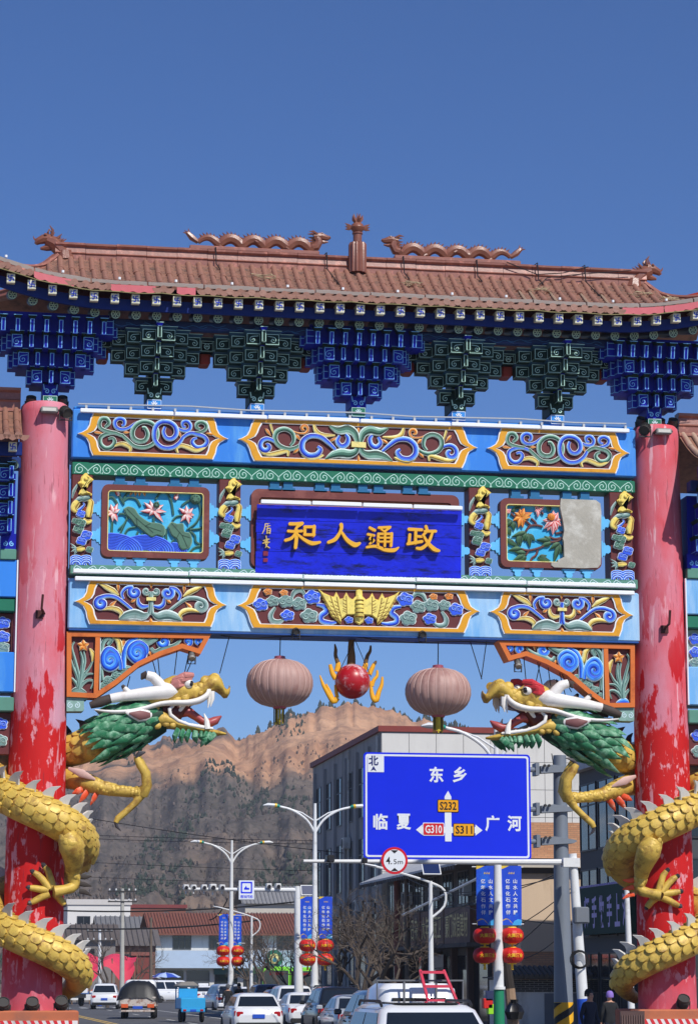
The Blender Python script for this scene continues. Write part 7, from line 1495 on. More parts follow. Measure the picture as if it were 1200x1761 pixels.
def street_lamp(px, Yl, label, ban_y, ban_px, lan_y, lan_px, bh, bw, near, nm):
    X = atx(px, 1685, 7.1).x; Y = atx(px, 1685, 7.1).y; base = V((7.1, Y, .13)); o = thing('street_lamp', label, 'street lamp', tuple(base), group='twin arm street lamps along the kerb')
    mb = MB(); mb.tube([(7.1, Y, .13), (7.1, Y, 1.7)], [.17, .15], 14); mb.build('pole_foot', GRNP if near else POLEW, o)
    mb = MB(); mb.tube([(7.1, Y, 1.7), (7.1, Y, 4.5), (7.1, Y, 9.25)], [.15, .125, .06], 14); mb.build('pole', POLEW, o)
    mb = MB(); mb.lathe([(.19, 1.68), (.19, 1.76)], (7.1, Y, 0), 14); mb.build('collar', POLEW, o)
    for s_ in (-1, 1):
        mb = MB(); P_ = smooth2([(7.1, Y, 8.0), (7.1 + s_ * .35, Y, 8.55), (7.1 + s_ * .95, Y, 8.95), (7.1 + s_ * 1.5, Y, 9.1)], 4); mb.tube(P_, .05, 8); mb.build('arm', POLEW, o)
        mb = MB(); mb.tube([(7.1, Y, 8.5), (7.1 + s_ * .55, Y, 8.85), (7.1 + s_ * 1.1, Y, 9.02)], .03, 7); mb.build('brace', POLEW, o)
        mb = MB(); mb.tube([(7.1 + s_ * 1.45, Y, 9.09), (7.1 + s_ * 1.65, Y, 9.14), (7.1 + s_ * 2.0, Y, 9.16), (7.1 + s_ * 2.2, Y, 9.14)], [.06, .15, .16, .05], 10, 0, flat=.55, up=V((0, 1, 0))); hd = mb.build('lamp_head', POLEW, o)
        mb = MB(); mb.tube([(7.1 + s_ * 1.5, Y, 9.105), (7.1 + s_ * 1.62, Y, 9.135)], [.09, .15], 10, 0, flat=.6, up=V((0, 1, 0))); mb.build('teal_band', TEALH, hd); mb = MB(); mb.tube([(7.1 + s_ * 1.63, Y, 9.138), (7.1 + s_ * 1.72, Y, 9.146)], [.153, .165], 10, 0, flat=.6, up=V((0, 1, 0))); mb.build('gold_band', LYEL, hd)
    for z in (aty(px, ban_y[0] + 2, Y).z, aty(px, ban_y[1] - 2, Y).z): mb = MB(); mb.tube([(6.35, Y, z), (7.85, Y, z)], .015, 6); mb.build('banner_rod', POLEW, o)
    for i, bx_ in enumerate(ban_px):
        c_ = aty(bx_, ban_y[0], Y - .02); banner(c_, bw, bh, 'blue banner with white verse on the ' + nm + ' lamp post, ' + ('left' if i == 0 else 'right') + ' of its pair', 'blue verse banners on lamp posts', Y - .02)
    for i, lx in enumerate(lan_px):
        for j, ly in enumerate(lan_y): small_lantern(aty(lx, ly, Y), ('upper' if j == 0 else 'lower') + ' red lantern on the ' + ('left' if i == 0 else 'right') + ' of the ' + nm + ' lamp post', 'red lanterns on lamp posts', '大禹酒业', .92 if near else 1.0)
    return o
street_lamp(857, 17, 'near white street lamp with green foot beside the road sign', (1489, 1591), (836, 878), (1609, 1643), (833, 880), 1.68, .60, True, 'green-footed')
street_lamp(541, 51, 'middle street lamp in front of the grey office block', (1542, 1613), (528, 560), (1626, 1650), (529, 559), 1.72, .56, False, 'middle')
street_lamp(397, 79, 'farthest street lamp in front of the red-roofed shop', (1572, 1624), (385, 408), (1635, 1653), (384, 408), 1.62, .48, False, 'farthest')
# small curved-arm lamps
def arm_lamp(px, ytop, Y, label, s_=-1, L=1.8):
    t_ = aty(px, ytop, Y); o = thing('arm_lamp', label, 'street lamp', (t_.x, Y, 0)); mb = MB(); mb.tube([(t_.x, Y, 0), (t_.x, Y, t_.z)], [.11, .06], 10); mb.build('pole', POLEW, o)
    mb = MB(); P_ = smooth2([(t_.x - s_ * .0, Y, t_.z - 1.2), (t_.x - s_ * .45, Y, t_.z - .8), (t_.x - s_ * .45, Y, t_.z - .3), (t_.x, Y, t_.z - .05), (t_.x + s_ * .8, Y, t_.z + .2), (t_.x + s_ * L, Y, t_.z + .45)], 3); mb.tube(P_, .04, 7); mb.build('arm', POLEW, o)
    mb = MB(); mb.tube([(t_.x + s_ * L, Y, t_.z + .45), (t_.x + s_ * (L + .5), Y, t_.z + .55)], [.1, .05], 8, flat=.5, up=V((0, 1, 0))); mb.build('lamp_head', POLEW, o); return o
arm_lamp(740, 1515, 27, 'slim white lamp with hooked arm behind the pink ladder'); arm_lamp(433, 1575, 95, 'slim hooked lamp beside the far blue banners')
o = thing('solar_panel', 'blue solar panel under the height gantry', 'solar panel', tuple(aty(741, 1493, 27))); c_ = aty(741, 1493, 27); SOL = glassy('solar_cells', (30, 44, 84), .2); mb = MB(); m4 = Matrix.Translation(c_) @ Matrix.Rotation(R(50), 4, 'X'); mb.box(-.3, .3, -.28, .28, -.02, .02, 0, m4); mb.build('frame', POLEW, o); mb = MB(); mb.box(-.27, .27, -.25, .25, .021, .026, 0, m4); mb.build('cells', SOL, o)
o = thing('solar_panel', 'solar panel on the far camera mast', 'solar panel', tuple(aty(529, 1531, 58))); c_ = aty(529, 1531, 58); mb = MB(); m4 = Matrix.Translation(c_) @ Matrix.Rotation(R(62), 4, 'X'); mb.box(-.3, .3, -.25, .25, -.02, .02, 0, m4); mb.build('frame', POLEW, o); mb = MB(); mb.box(-.27, .27, -.22, .22, .021, .026, 0, m4); mb.build('cells', SOL, o)
# camera mast across the road
Yc = 56; cm = thing('camera_mast', 'white camera mast with long arm over the road and blue camera sign', 'mast', (aty(512, 1685, Yc).x, Yc, 0)); b_, t_ = aty(515, 1685, Yc), aty(511, 1530, Yc)
mb = MB(); mb.tube([(b_.x, Yc, 0), (t_.x, Yc, t_.z + .15)], [.22, .13], 12); mb.build('post', POLEW, cm); a_ = aty(318, 1531, Yc); mb = MB(); mb.tube([(a_.x, Yc, t_.z), (t_.x, Yc, t_.z - .02)], [.06, .1], 10); mb.build('arm', POLEW, cm)
c_ = aty(423, 1531, Yc); mb = MB(); mb.bbox(c_.x - .34, c_.x + .34, Yc - .2, Yc - .15, c_.z - .42, c_.z + .42, .02); sg_ = mb.build('camera_sign', SIGNW, cm)
f7 = XZ(Yc - .2); mb = MB(); ringplate(mb, rrect(c_.x - .25, c_.x + .25, c_.z - .14, c_.z + .36, .03), rrect(c_.x - .19, c_.x + .19, c_.z - .08, c_.z + .3, .03), Yc - .2, Yc - .206); plate(mb, [(c_.x - .1, c_.z + .02), (c_.x + .12, c_.z + .02), (c_.x + .12, c_.z + .1), (c_.x + .02, c_.z + .1), (c_.x - .02, c_.z + .2), (c_.x - .06, c_.z + .12), (c_.x - .1, c_.z + .1)], Yc - .2, Yc - .206); put_text(mb, '违法抓拍', f7, c_.x, c_.z - .28, .54, .14, .006, 0, .02); mb.build('sign_print', SIGNBL, sg_)
for px, lab in ((320, 'white box camera at the tip of the far mast arm'), (333, 'white dome camera second from the tip of the far mast arm'), (351, 'white box camera third on the far mast arm'), (366, 'larger dark-faced camera on the far mast arm'), (382, 'small white camera beside the far lamp pole'), (462, 'round camera on the far mast arm, left of two by the mast'), (478, 'round camera on the far mast arm nearest the mast')): cctv(px, 1526 if px < 400 else 1524, Yc, lab, CAMW, 1.15 if px != 366 else 1.4, dome=(px in (333,)))
# utility poles
CONC = M('concrete_pole', (172, 170, 162), .85, .1, 3)
def util_pole(px, ytop, Y, label, r_=.15, cross=True, m_=None, blue=False):
    t_ = aty(px, ytop, Y); o = thing('utility_pole', label, 'utility pole', (t_.x, Y, 0)); mb = MB(); mb.tube([(t_.x + .1, Y, 0), (t_.x, Y, t_.z)], [r_ * 1.25, r_ * .8], 12); mb.build('pole', m_ or CONC, o)
    if blue: mb = MB(); mb.tube([(t_.x + .1, Y, 0), (t_.x + .09, Y, 1.1)], r_ * 1.3, 12); mb.build('blue_foot', M('sleeve_blue', (34, 84, 190)), o)
    if cross:
        for k in range(2):
            mb = MB(); z = t_.z - .25 - k * .7; mb.box(t_.x - 1.0, t_.x + 1.0, Y - .16, Y - .1, z, z + .09); cr = mb.build('crossarm', IRON, o)
            for q in (-.9, -.45, .45, .9): mb = MB(); mb.lathe([(.03, 0), (.07, .05), (.05, .12), (.06, .16)], (t_.x + q, Y - .13, z + .09), 8); mb.build('insulator', CAMW, cr)
    return o
util_pole(211, 1528, 122, 'concrete utility pole with crossarms beside the covered truck'); util_pole(172, 1597, 140, 'pale pole with blue foot near the market tarp', .13, True, POLEW, True); util_pole(260, 1578, 150, 'leaning brown pole by the red brick pillar', .12, False, M('pole_timber', (106, 94, 82), .9, .15, 4))
util_pole(698, 1500, 52, 'dark timber pole in front of the shop row', .12, False, M('pole_timber', (106, 94, 82))); util_pole(1076, 1510, 18, 'slim white pole between shop sign and dragon column', .09, False, POLEW, True)
util_pole(682, 1505, 56, 'reddish post by the shop row end', .18, False, M('pole_oxide', (120, 62, 52), .7, .15))
# overhead wires
def wire(p0, Y0, p1, Y1, sag, label, r_=.014):
    a, b = aty(p0[0], p0[1], Y0), aty(p1[0], p1[1], Y1); mb = MB(); mb.tube([a.lerp(b, t / 12) + V((0, 0, -sag * 4 * (t / 12) * (1 - t / 12))) for t in range(13)], r_, 5); tag(mb.build('overhead_wire', WIRE), label, 'wire', 'overhead wires across the street')
for p0, Y0, p1, Y1, sg_, lab, r_ in (((-20, 1375), 90, (700, 1478), 70, .3, 'upper black wire slanting across the hillside', .02), ((60, 1432), 110, (720, 1446), 90, .15, 'pale paired wire high across the hillside, upper', .018), ((60, 1438), 110, (720, 1452), 90, .15, 'pale paired wire high across the hillside, lower', .018), ((60, 1478), 100, (720, 1502), 80, .1, 'thin wire crossing behind the far lamp head', .016), ((150, 1508), 110, (640, 1520), 95, .1, 'thin wire just above the camera mast arm', .016), ((-10, 1560), 100, (560, 1545), 100, .5, 'thick cable bundle above the red roof, upper', .05), ((-10, 1590), 95, (450, 1582), 100, .4, 'thick cable bundle above the red roof, lower', .05), ((360, 1582), 99, (392, 1545), 98, .3, 'cable rising to the far lamp pole', .04)):
    wire(p0, Y0, p1, Y1, sg_, lab, r_)
for k, (p0, p1) in enumerate((((700, 1520), (960, 1590)), ((700, 1540), (985, 1500)), ((740, 1560), (985, 1490)), ((820, 1620), (990, 1520)), ((830, 1660), (985, 1530)), ((890, 1650), (990, 1580)), ((690, 1600), (850, 1520)), ((700, 1510), (840, 1530)))): wire(p0, 40 - k, p1, 18, .25, ['wire from the timber pole to the gantry post, lowest', 'wire from the timber pole to the gantry elbow', 'drooping wire across the canopy to the gantry', 'slanting wire over the tan wall, upper', 'slanting wire over the tan wall, lower', 'short wire beside the grey mast', 'wire crossing the long sign band', 'short wire under the pale canopy'][k], .016)
o = thing('scaffold_bar', 'long white bar leaning across the shop row', 'bar', tuple(aty(770, 1540, 38))); mb = MB(); mb.tube([aty(692, 1574, 40), aty(822, 1510, 34)], .05, 8); mb.build('bar', POLEW, o)
# ============================================================ leafless street trees
BARK = M('bark_grey', (88, 78, 70), .9, .2, 6, bump=.3); TWIG = M('twig_brown', (84, 74, 66), .9, .2, 6)
def bare_tree(x, y, h, label, seed, spread=.5, lean=0.0, grp='leafless trees along the street'):
    rg = random.Random(seed); o = thing('bare_tree', label, 'tree', (x, y, 0), group=grp); tr = MB(); cr = MB()
    def grow(p_, d, L, r_, lv):
        n = 3 if lv < 3 else 2; pts = [p_]; q = p_
        for i in range(n): d = (d + V((rg.gauss(0, .12), rg.gauss(0, .12), rg.gauss(.03, .06)))).normalized(); q = q + d * L / n; pts.append(q)
        (tr if lv == 0 else cr).tube(pts, [r_ * (1 - .35 * i / n) for i in range(n + 1)], 8 if lv == 0 else (5 if lv < 3 else 3), caps=False)
        if lv >= 6 or r_ < .0025: return
        for k in range(rg.choice((3, 3, 4)) if lv == 0 else rg.choice((2, 3, 3))):
            a = rg.random() * 6.28; t = d.orthogonal().normalized(); w_ = d.cross(t); nd_ = (d * .75 + (t * math.cos(a) + w_ * math.sin(a)) * spread * rg.uniform(.8, 1.5) + V((0, 0, .12))).normalized()
            grow(pts[rg.choice((n - 1, n, n))], nd_, L * rg.uniform(.58, .8), r_ * .58, lv + 1)
    grow(V((x, y, 0)), V((lean, 0, 1)).normalized(), h * .30, h * .021, 0)
    tr.build('trunk', BARK, o); q = cr.build('crown', TWIG, o); return o
def tree_at(px, Y, h, label, seed, **k): p_ = aty(px, 1685, Y); bare_tree(p_.x, Y, h, label, seed, **k)
tree_at(652, 34, 6.6, 'leafless tree nearest the ladder truck, before the shop row', 1, spread=.62); tree_at(612, 46, 6.4, 'leafless tree before the grey block corner', 2, spread=.6); tree_at(575, 60, 6.2, 'slim leafless tree behind the parked black car', 3, spread=.5)
tree_at(503, 84, 5.8, 'leafless tree beside the camera mast foot', 4, spread=.55); tree_at(468, 105, 6.4, 'leafless tree before the green bus', 5, spread=.55); tree_at(425, 118, 6.2, 'leafless tree left of the hooked far lamp', 6); tree_at(186, 128, 6.6, 'leafless tree under the pink market tarp', 7, spread=.5); tree_at(225, 160, 6.8, 'leafless tree behind the concrete pole', 8, spread=.5)
tree_at(445, 150, 6.8, 'farthest leafless tree in front of the pale fascia', 9); tree_at(690, 44, 6.0, 'thin leafless tree against the shop fronts', 10, spread=.55)
tree_at(486, 95, 6.0, 'leafless tree between camera mast and green bus', 11, spread=.6); tree_at(632, 40, 6.2, 'twiggy leafless tree at the kerb between two larger ones', 12, spread=.65); tree_at(532, 110, 6.0, 'far leafless tree seen past the middle lamp post', 13, spread=.55)
o = thing('pruned_trunk', 'dark leaning tree stump trunk wrapped with a black bag', 'tree', tuple(aty(878, 1761, 19))); P_ = [aty(882, 1762, 19), aty(876, 1700, 19), aty(868, 1640, 19), aty(870, 1600, 19)]; mb = MB(); mb.tube(P_, [.17, .15, .14, .1], 10); mb.build('trunk', M('bark_dark', (50, 44, 40), .9, .2, 6), o); mb = MB(); mb.tube([P_[0], P_[1]], [.175, .155], 10); mb.build('pale_wood', M('wood_bare', (150, 124, 100), .85, .15, 5), o)
c_ = aty(884, 1737, 18.7); mb = MB(); mb.lathe([(.02, -.3), (.2, -.26), (.27, -.05), (.2, .12), (.08, .2), (.12, .3)], c_, 14, lobes=7, lobe_amt=.2); tag(mb.build('plastic_bag', glassy('bag_black', (18, 18, 20), .3)), 'black plastic bag tied to the dark stump', 'bag')
# ============================================================ vehicles
TYRE = M('tyre', (30, 30, 31), .85, .1, 8); RIM = M('rim_alloy', (150, 152, 156), .35, .08, metal=.6); TRIMD = M('trim_dark', (36, 37, 39), .55, .1); LAMPR = glassy('tail_lamp', (170, 18, 24), .15); LAMPC = glassy('head_lamp', (214, 220, 226), .08); PLATEB = M('plate_blue', (40, 84, 190), .4, .04); CGL = glassy('car_glass', (26, 32, 38), .04, .8); CHR = M('chrome', (190, 192, 196), .15, .03, metal=.9)
def paint(nm, c): return M('car_paint_' + nm, c, .3, .03, 2, spec=.5, coat=.8)
CW, CS, CK, CBL = paint('white', (222, 224, 226)), paint('silver', (168, 174, 182)), paint('black', (24, 26, 30)), paint('blue', (30, 40, 80))
def rr4(hw, y0, y1, z, r_=.14, n=3):
    out = []
    for cx_, cy_, a0 in ((hw - r_, y1 - r_, 0), (-hw + r_, y1 - r_, 90), (-hw + r_, y0 + r_, 180), (hw - r_, y0 + r_, 270)):
        for i in range(n + 1): a = R(a0 + 90 * i / n); out.append((cx_ + r_ * math.cos(a), cy_ + r_ * math.sin(a), z))
    return out
KIND = {'sedan': (4.6, 1.8, 1.46, .98, -.34, -.17, .07, .24, 1.0), 'hatch': (4.3, 1.82, 1.48, .98, -.47, -.34, .06, .26, .99), 'suv': (4.6, 1.87, 1.70, 1.06, -.485, -.40, .08, .24, 1.03), 'van': (4.4, 1.66, 1.92, 1.08, -.49, -.465, .27, .43, 1.1)}
def wheel(o, x, y, r_, w_=.2):
    mb = MB(); mb.lathe([(r_ * .62, -w_ / 2), (r_ * .95, -w_ / 2), (r_, -w_ * .3), (r_, w_ * .3), (r_ * .95, w_ / 2), (r_ * .62, w_ / 2)], (x, y, r_), 20, axis=V((1, 0, 0))); wh = mb.build('wheel', TYRE, o, True)
    mb = MB(); mb.lathe([(r_ * .62, -w_ * .46), (r_ * .5, -w_ * .4), (.05, -w_ * .44), (.05, w_ * .44), (r_ * .5, w_ * .4), (r_ * .62, w_ * .46)], (x, y, r_), 16, axis=V((1, 0, 0))); mb.build('rim', RIM, wh, True)
def quad(mb, pts, d, n): mb.add([V(p_) + n * d for p_ in pts] + [V(p_) - n * .01 for p_ in pts], [(0, 1, 2, 3), (0, 4, 5, 1), (1, 5, 6, 2), (2, 6, 7, 3), (3, 7, 4, 0)])
def car(label, px, D, rz, kind, pm, grp='cars in the street', XY=None, taxi=False, rails=False, sun=False):
    p_ = atd(px, 1685, D) if XY is None else V(XY + (0,)); L, W, H, belt, b0, r0, r1, b1, hood = KIND[kind]; o = thing('car', label, 'car' if kind != 'van' else 'van', (p_.x, p_.y, .004), rz, grp); hw = W / 2
    st = [(-.5, .40, .70, .78), (-.488, .30, belt - .1, .93), (-.46, .26, belt, .985), (-.3, .25, belt, 1), (.0, .25, belt - .02, 1), (.25, .25, belt - .04, .99), (.36, .26, hood - .12, .97), (.46, .30, hood - .22, .93), (.49, .36, hood - .34, .85), (.5, .44, .58, .75)]
    if kind == 'van': st[-4:] = [(.40, .25, 1.06, .99), (.47, .28, 1.0, .96), (.495, .34, .9, .9), (.5, .42, .75, .8)]
    mb = MB(); rings = []
    for y, a, b, k in st:
        w_ = hw * k; rings.append([(-w_ + .08, y * L, a), (w_ - .08, y * L, a), (w_, y * L, a + .1), (w_, y * L, a + (b - a) * .55), (w_ - .03, y * L, b - .1), (w_ - .10, y * L, b), (0, y * L, b + .02), (-w_ + .10, y * L, b), (-w_ + .03, y * L, b - .1), (-w_, y * L, a + (b - a) * .55), (-w_, y * L, a + .1)])
    mb.loft(rings, 0); bd = mb.build('body', pm, o, True, 50)
    hb, hr = hw - .06, hw - .26; zs = H - .10; f = lambda a, b, t: a + (b - a) * t
    mb = MB(); mb.loft([rr4(hb, b0 * L, b1 * L, belt - .03), rr4(hr + .02, r0 * L - .04, r1 * L + .05, zs), rr4(hr - .08, r0 * L + .06, r1 * L - .08, H - .03), rr4(hr - .3, r0 * L + .3, r1 * L - .3, H)], 0, True, True); mb.build('cabin', pm, o, True, 40)
    def corner(t, front): y = f(b1 * L, r1 * L + .05, t) if front else f(b0 * L, r0 * L - .04, t); return y, f(hb, hr + .02, t), f(belt - .03, zs, t)
    for front, nm in ((False, 'rear_window'), (True, 'windscreen')):
        y0, h0, z0 = corner(.14, front); y1, h1, z1 = corner(.93, front); n = V((0, (1 if front else -1) * (z1 - z0), abs(y1 - y0))).normalized(); mb = MB(); quad(mb, [(-h0 + .1, y0, z0), (h0 - .1, y0, z0), (h1 - .09, y1, z1), (-h1 + .09, y1, z1)], .012, n); mb.build(nm, CGL, o, True)
    for s_ in (-1, 1):
        for ya, yb in ((.06, .5), (.53, .95)) if kind != 'van' else ((.05, .34), (.37, .66), (.7, .95)):
            q = []
            for t, u in ((.16, ya), (.16, yb), (.92, yb), (.92, ya)): q.append((s_ * f(hb, hr + .02, t), f(f(b0, r0, t), f(b1, r1, t), min(max(u, .10), .92)) * L, f(belt - .03, zs, t)))
            n = V((s_ * (zs - belt), 0, (hb - hr))).normalized(); mb = MB(); quad(mb, q, .012, n); mb.build('side_window', CGL, o, True)
        mb = MB(); mb.bbox(s_ * (hw + .1) - .1, s_ * (hw + .1) + .1, b1 * L - .42, b1 * L - .28, belt - .02, belt + .13, .03); mb.build('mirror', pm, o, True)
        mb = MB(); x0 = s_ * (hw - .12); lz = belt - .34 if kind != 'van' else .8; mb.bbox(min(x0, x0 - s_ * .26), max(x0, x0 - s_ * .26) + .0, -.497 * L, -.44 * L, lz, lz + .2, .03); mb.bbox(min(x0, x0 + s_ * .075), max(x0, x0 + s_ * .075), -.485 * L, -.42 * L, lz + .03, lz + .22, .02); mb.build('tail_light', LAMPR, o, True)
        mb = MB(); mb.bbox(min(s_ * (hw - .42), s_ * (hw - .06)), max(s_ * (hw - .42), s_ * (hw - .06)), .44 * L, .487 * L, hood - .42, hood - .28, .03); mb.build('headlight', LAMPC, o, True)
        for y in (-.30, .31): wheel(o, s_ * (hw - .1), y * L, .33 if kind == 'suv' else .31)
        for y in (-.12, .1): mb = MB(); mb.bbox(s_ * hw - .02, s_ * hw + .025, y * L - .1, y * L + .1, belt - .2, belt - .16, .01); mb.build('door_handle', pm, o, True)
        if rails: mb = MB(); mb.tube([(s_ * (hr - .02), r0 * L + .2, H - .04), (s_ * (hr - .02), r0 * L + .3, H + .03), (s_ * (hr - .02), r1 * L - .3, H + .03), (s_ * (hr - .02), r1 * L - .15, H - .04)], .022, 6); mb.build('roof_rail', TRIMD, o, True)
    mb = MB(); mb.bbox(-hw + .12, hw - .12, -.506 * L, -.47 * L, .28, .46, .03); mb.build('rear_bumper', TRIMD, o, True)
    for s_, y in ((-1, -.507), (1, .507)): mb = MB(); mb.box(-.22, .22, min(y * L, y * L - s_ * .012), max(y * L, y * L - s_ * .012), .52 if s_ > 0 else .60, .66 if s_ > 0 else .74); mb.build('number_plate', PLATEB, o, True)
    mb = MB(); mb.bbox(-.5, .5, .485 * L, .503 * L, .55, .7, .02); mb.build('grille', TRIMD, o, True)
    if taxi: mb = MB(); mb.bbox(-.42, .42, -.4, -.15, H, H + .2, .03); mb.build('roof_sign', CW, o, True); mb = MB(); mb.bbox(-hw - .004, hw + .004, -.49 * L, .44 * L, .28, .5, .03); mb.build('green_skirt', paint('green', (40, 160, 70)), o, True)
    if sun: mb = MB(); mb.loft([rr4(hr - .2, r0 * L + .45, r1 * L - .06, H - .012, .1), rr4(hr - .2, r0 * L + .45, r1 * L - .06, H + .012, .1)], 0, True, False); mb.build('sunroof', CGL, o, True)
    return o
PI = math.pi
near = car('white estate car with dark sunroof facing us, roof in front of the ladder truck', 728, 36, PI, 'suv', CW, rails=True, sun=True)
mb = MB(); mb.bbox(-.12, .12, .55, .6, 1.36, 1.44, .02); mb.build('rear_view_mirror', TRIMD, near, True); near.scale = (1, 1, .95)
car('silver saloon parked at the kerb nearest the ladder truck', 606, 84, 0, 'sedan', CS); car('black off-roader parked before the shop trees', 572, 93, 0, 'suv', CK, rails=True); car('white saloon parked between black off-roader and white sport utility', 519, 101, 0, 'sedan', CW); car('white sport utility with tall tail lamps parked behind the white saloon', 497, 113, 0, 'suv', CW)
car('white hatchback with red corner lamps driving away in mid road', 432, 91, 0, 'hatch', CW); car('silver sport utility beyond the hatchback beside two walkers', 384, 152, .1, 'suv', CS); car('white and green taxi with roof sign at the junction', 349, 205, .05, 'sedan', CW, taxi=True); car('white sport utility ahead of the covered truck near the market', 183, 170, -.12, 'suv', CW, rails=True)
car('white minivan crossing the junction beside the blue tricycle', 292, 216, -1.15, 'van', CW); car('dark blue car in the queue before the green bus', 455, 140, 0, 'suv', CBL); car('silver car behind the white sport utility in the kerb queue', 478, 128, 0, 'hatch', CS); car('white car parked behind the market stall', 152, 236, 1.3, 'suv', CW); car('white car behind the dark blue one near the far lamp', 416, 176, 0, 'sedan', CW)
car('dark car glimpsed behind the near white roof at the kerb', 655, 66, 0, 'suv', CK)
# --- open truck with rack and pink ladder
p_ = atd(717, 1685, 46); o = thing('pickup_truck', 'small white truck with steel rack seen from behind', 'truck', (p_.x, p_.y, .004)); RACK = M('rack_steel', (120, 122, 124), .5, .15, metal=.4)
mb = MB(); mb.loft([rr4(.80, -.2, 1.9, .45, .15), rr4(.80, -.2, 1.9, 1.1, .18), rr4(.72, -.12, 1.35, 1.78, .2), rr4(.6, 0, 1.2, 1.88, .2)], 0); mb.build('cab', CW, o, True, 45); mb = MB(); mb.box(-.5, .5, -.19, -.13, 1.22, 1.62); mb.build('rear_window', CGL, o, True)
mb = MB(); mb.box(-.82, .82, -2.9, -.3, .62, .72); mb.build('bed', M('truck_bed', (70, 72, 76), .7), o, True)
for x in (-.82, .78): mb = MB(); mb.box(x, x + .04, -2.9, -.3, .72, 1.05); mb.build('side_board', CW, o, True)
mb = MB(); mb.box(-.82, .82, -2.94, -2.9, .62, 1.05); mb.build('tailgate', CW, o, True)
for q in ([(-.8, -.28, .7), (-.8, -.28, 1.93), (.8, -.28, 1.93), (.8, -.28, .7)], [(-.3, -.28, 1.1), (-.3, -.28, 1.93)], [(.3, -.28, 1.1), (.3, -.28, 1.93)], [(-.8, -.28, 1.5), (.8, -.28, 1.5)]): mb = MB(); mb.tube(q, .022, 6); mb.build('rack_bar', RACK, o, True)
for s_ in (-1, 1):
    for y in (-2.1, 1.2): wheel(o, s_ * .72, y, .29)
    mb = MB(); mb.box(s_ * .6 - .1, s_ * .6 + .1, -2.96, -2.94, .5, .6); mb.build('tail_light', LAMPR, o, True)
lad = thing('ladder', 'pink metal ladder leaning on the truck rack', 'ladder', (p_.x, p_.y, .7)); PINKL = M('ladder_pink', (206, 62, 84), .45, .1); A, B_ = V((p_.x + .48, p_.y - 1.35, .75)), V((p_.x + .20, p_.y - .38, 2.12))
for s_ in (-1, 1): mb = MB(); wv = .26 if True else 0; mb.tube([A + V((s_ * .33, 0, 0)), B_ + V((s_ * .22, 0, 0))], .03, 6); mb.build('stile', PINKL, lad)
for k in range(6): t = .05 + k * .185; c_ = A.lerp(B_, t); h_ = .33 - .11 * t; mb = MB(); mb.box(c_.x - h_, c_.x + h_, c_.y - .05, c_.y + .05, c_.z - .025, c_.z + .025); mb.build('rung', PINKL, lad)
# --- covered light truck
p_ = atd(241, 1685, 129); o = thing('covered_truck', 'light truck with black tarpaulin over its rusty load bed', 'truck', (p_.x, p_.y, .004), -.12); RUSTW = M('truck_paint_worn', (196, 186, 176), .6, .12, 3, stain=(130, 84, 62), stain_amt=.45, stain_scale=4); TARPK = M('tarp_black', (30, 31, 33), .45, .2, 4, bump=.3)
mb = MB(); mb.loft([rr4(.86, .9, 2.6, .5, .15), rr4(.86, .9, 2.6, 1.2, .18), rr4(.78, 1.0, 2.2, 1.86, .2), rr4(.65, 1.1, 2.0, 1.95, .2)], 0); mb.build('cab', CW, o, True, 45); mb = MB(); mb.box(-.55, .55, .93, .99, 1.4, 1.72); mb.build('rear_window', CGL, o, True)
mb = MB(); mb.box(-.9, .9, -2.6, .8, .55, .7); mb.build('bed', TRIMD, o, True); mb = MB(); mb.bbox(-.9, .9, -2.66, -2.6, .62, 1.1, .02); mb.build('tailgate', RUSTW, o, True)
for s_ in (-1, 1): mb = MB(); mb.box(s_ * .9 - .03, s_ * .9 + .03, -2.6, .8, .62, 1.1); mb.build('side_board', RUSTW, o, True); mb = MB(); mb.box(s_ * .66 - .17, s_ * .66 + .17, -2.69, -2.66, .56, .74); mb.build('tail_light', glassy('lamp_amber', (214, 90, 40), .2), o, True)
mb = MB(); mb.box(-.25, .25, -2.69, -2.66, .5, .64); mb.build('number_plate', PLATEB, o, True); mb = MB(); mb.bbox(-.85, .85, -2.72, -2.62, .34, .44, .02); mb.build('bumper', RUSTW, o, True)
def tf(u, v): x = (u - .5) * 2.15; y = -2.72 + 3.6 * v; e = max(0, 1 - (2 * abs(u - .5)) ** 3) * min(1, .02 + v / .16, .02 + (1 - v) / .2) ** .7; return V((x, y, 1.0 + .86 * e ** .6 + .12 * fbm(u * 3, v * 4, 2, 3) - .12 * (v < .04)))
mb = MB(); mb.grid(tf, 14, 16); mb.build('tarpaulin', TARPK, o, True, 60)
for s_ in (-1, 1):
    for y in (-1.6, 1.7): wheel(o, s_ * .75, y, .34, .24)
# --- blue cargo tricycle
p_ = atd(325, 1685, 117); o = thing('cargo_tricycle', 'bright blue cargo tricycle seen from behind', 'tricycle', (p_.x, p_.y, .004), .06); CYB = M('tricycle_blue', (50, 160, 214), .4, .08, 3)
for nm, q in (('cargo_box', (-.58, .58, -1.3, .1, .62, 1.12)), ('cab_back', (-.45, .45, .15, .25, .8, 1.55)), ('tail_panel', (-.56, .56, -1.34, -1.3, .48, .66))): mb = MB(); mb.bbox(*q, .03); mb.build(nm, CYB, o, True)
mb = MB(); mb.loft([rr4(.5, .1, 1.2, 1.6, .1), rr4(.52, .05, 1.25, 1.68, .1), rr4(.3, .3, 1.0, 1.86, .1)], 0); mb.build('canopy', M('canopy_grey', (126, 122, 116), .8, .1), o, True)
for x in (-.42, .42): mb = MB(); mb.tube([(x, .2, 1.1), (x, .2, 1.62)], .03, 6); mb.tube([(x, 1.1, .6), (x, 1.1, 1.62)], .03, 6); mb.build('canopy_post', CYB, o, True)
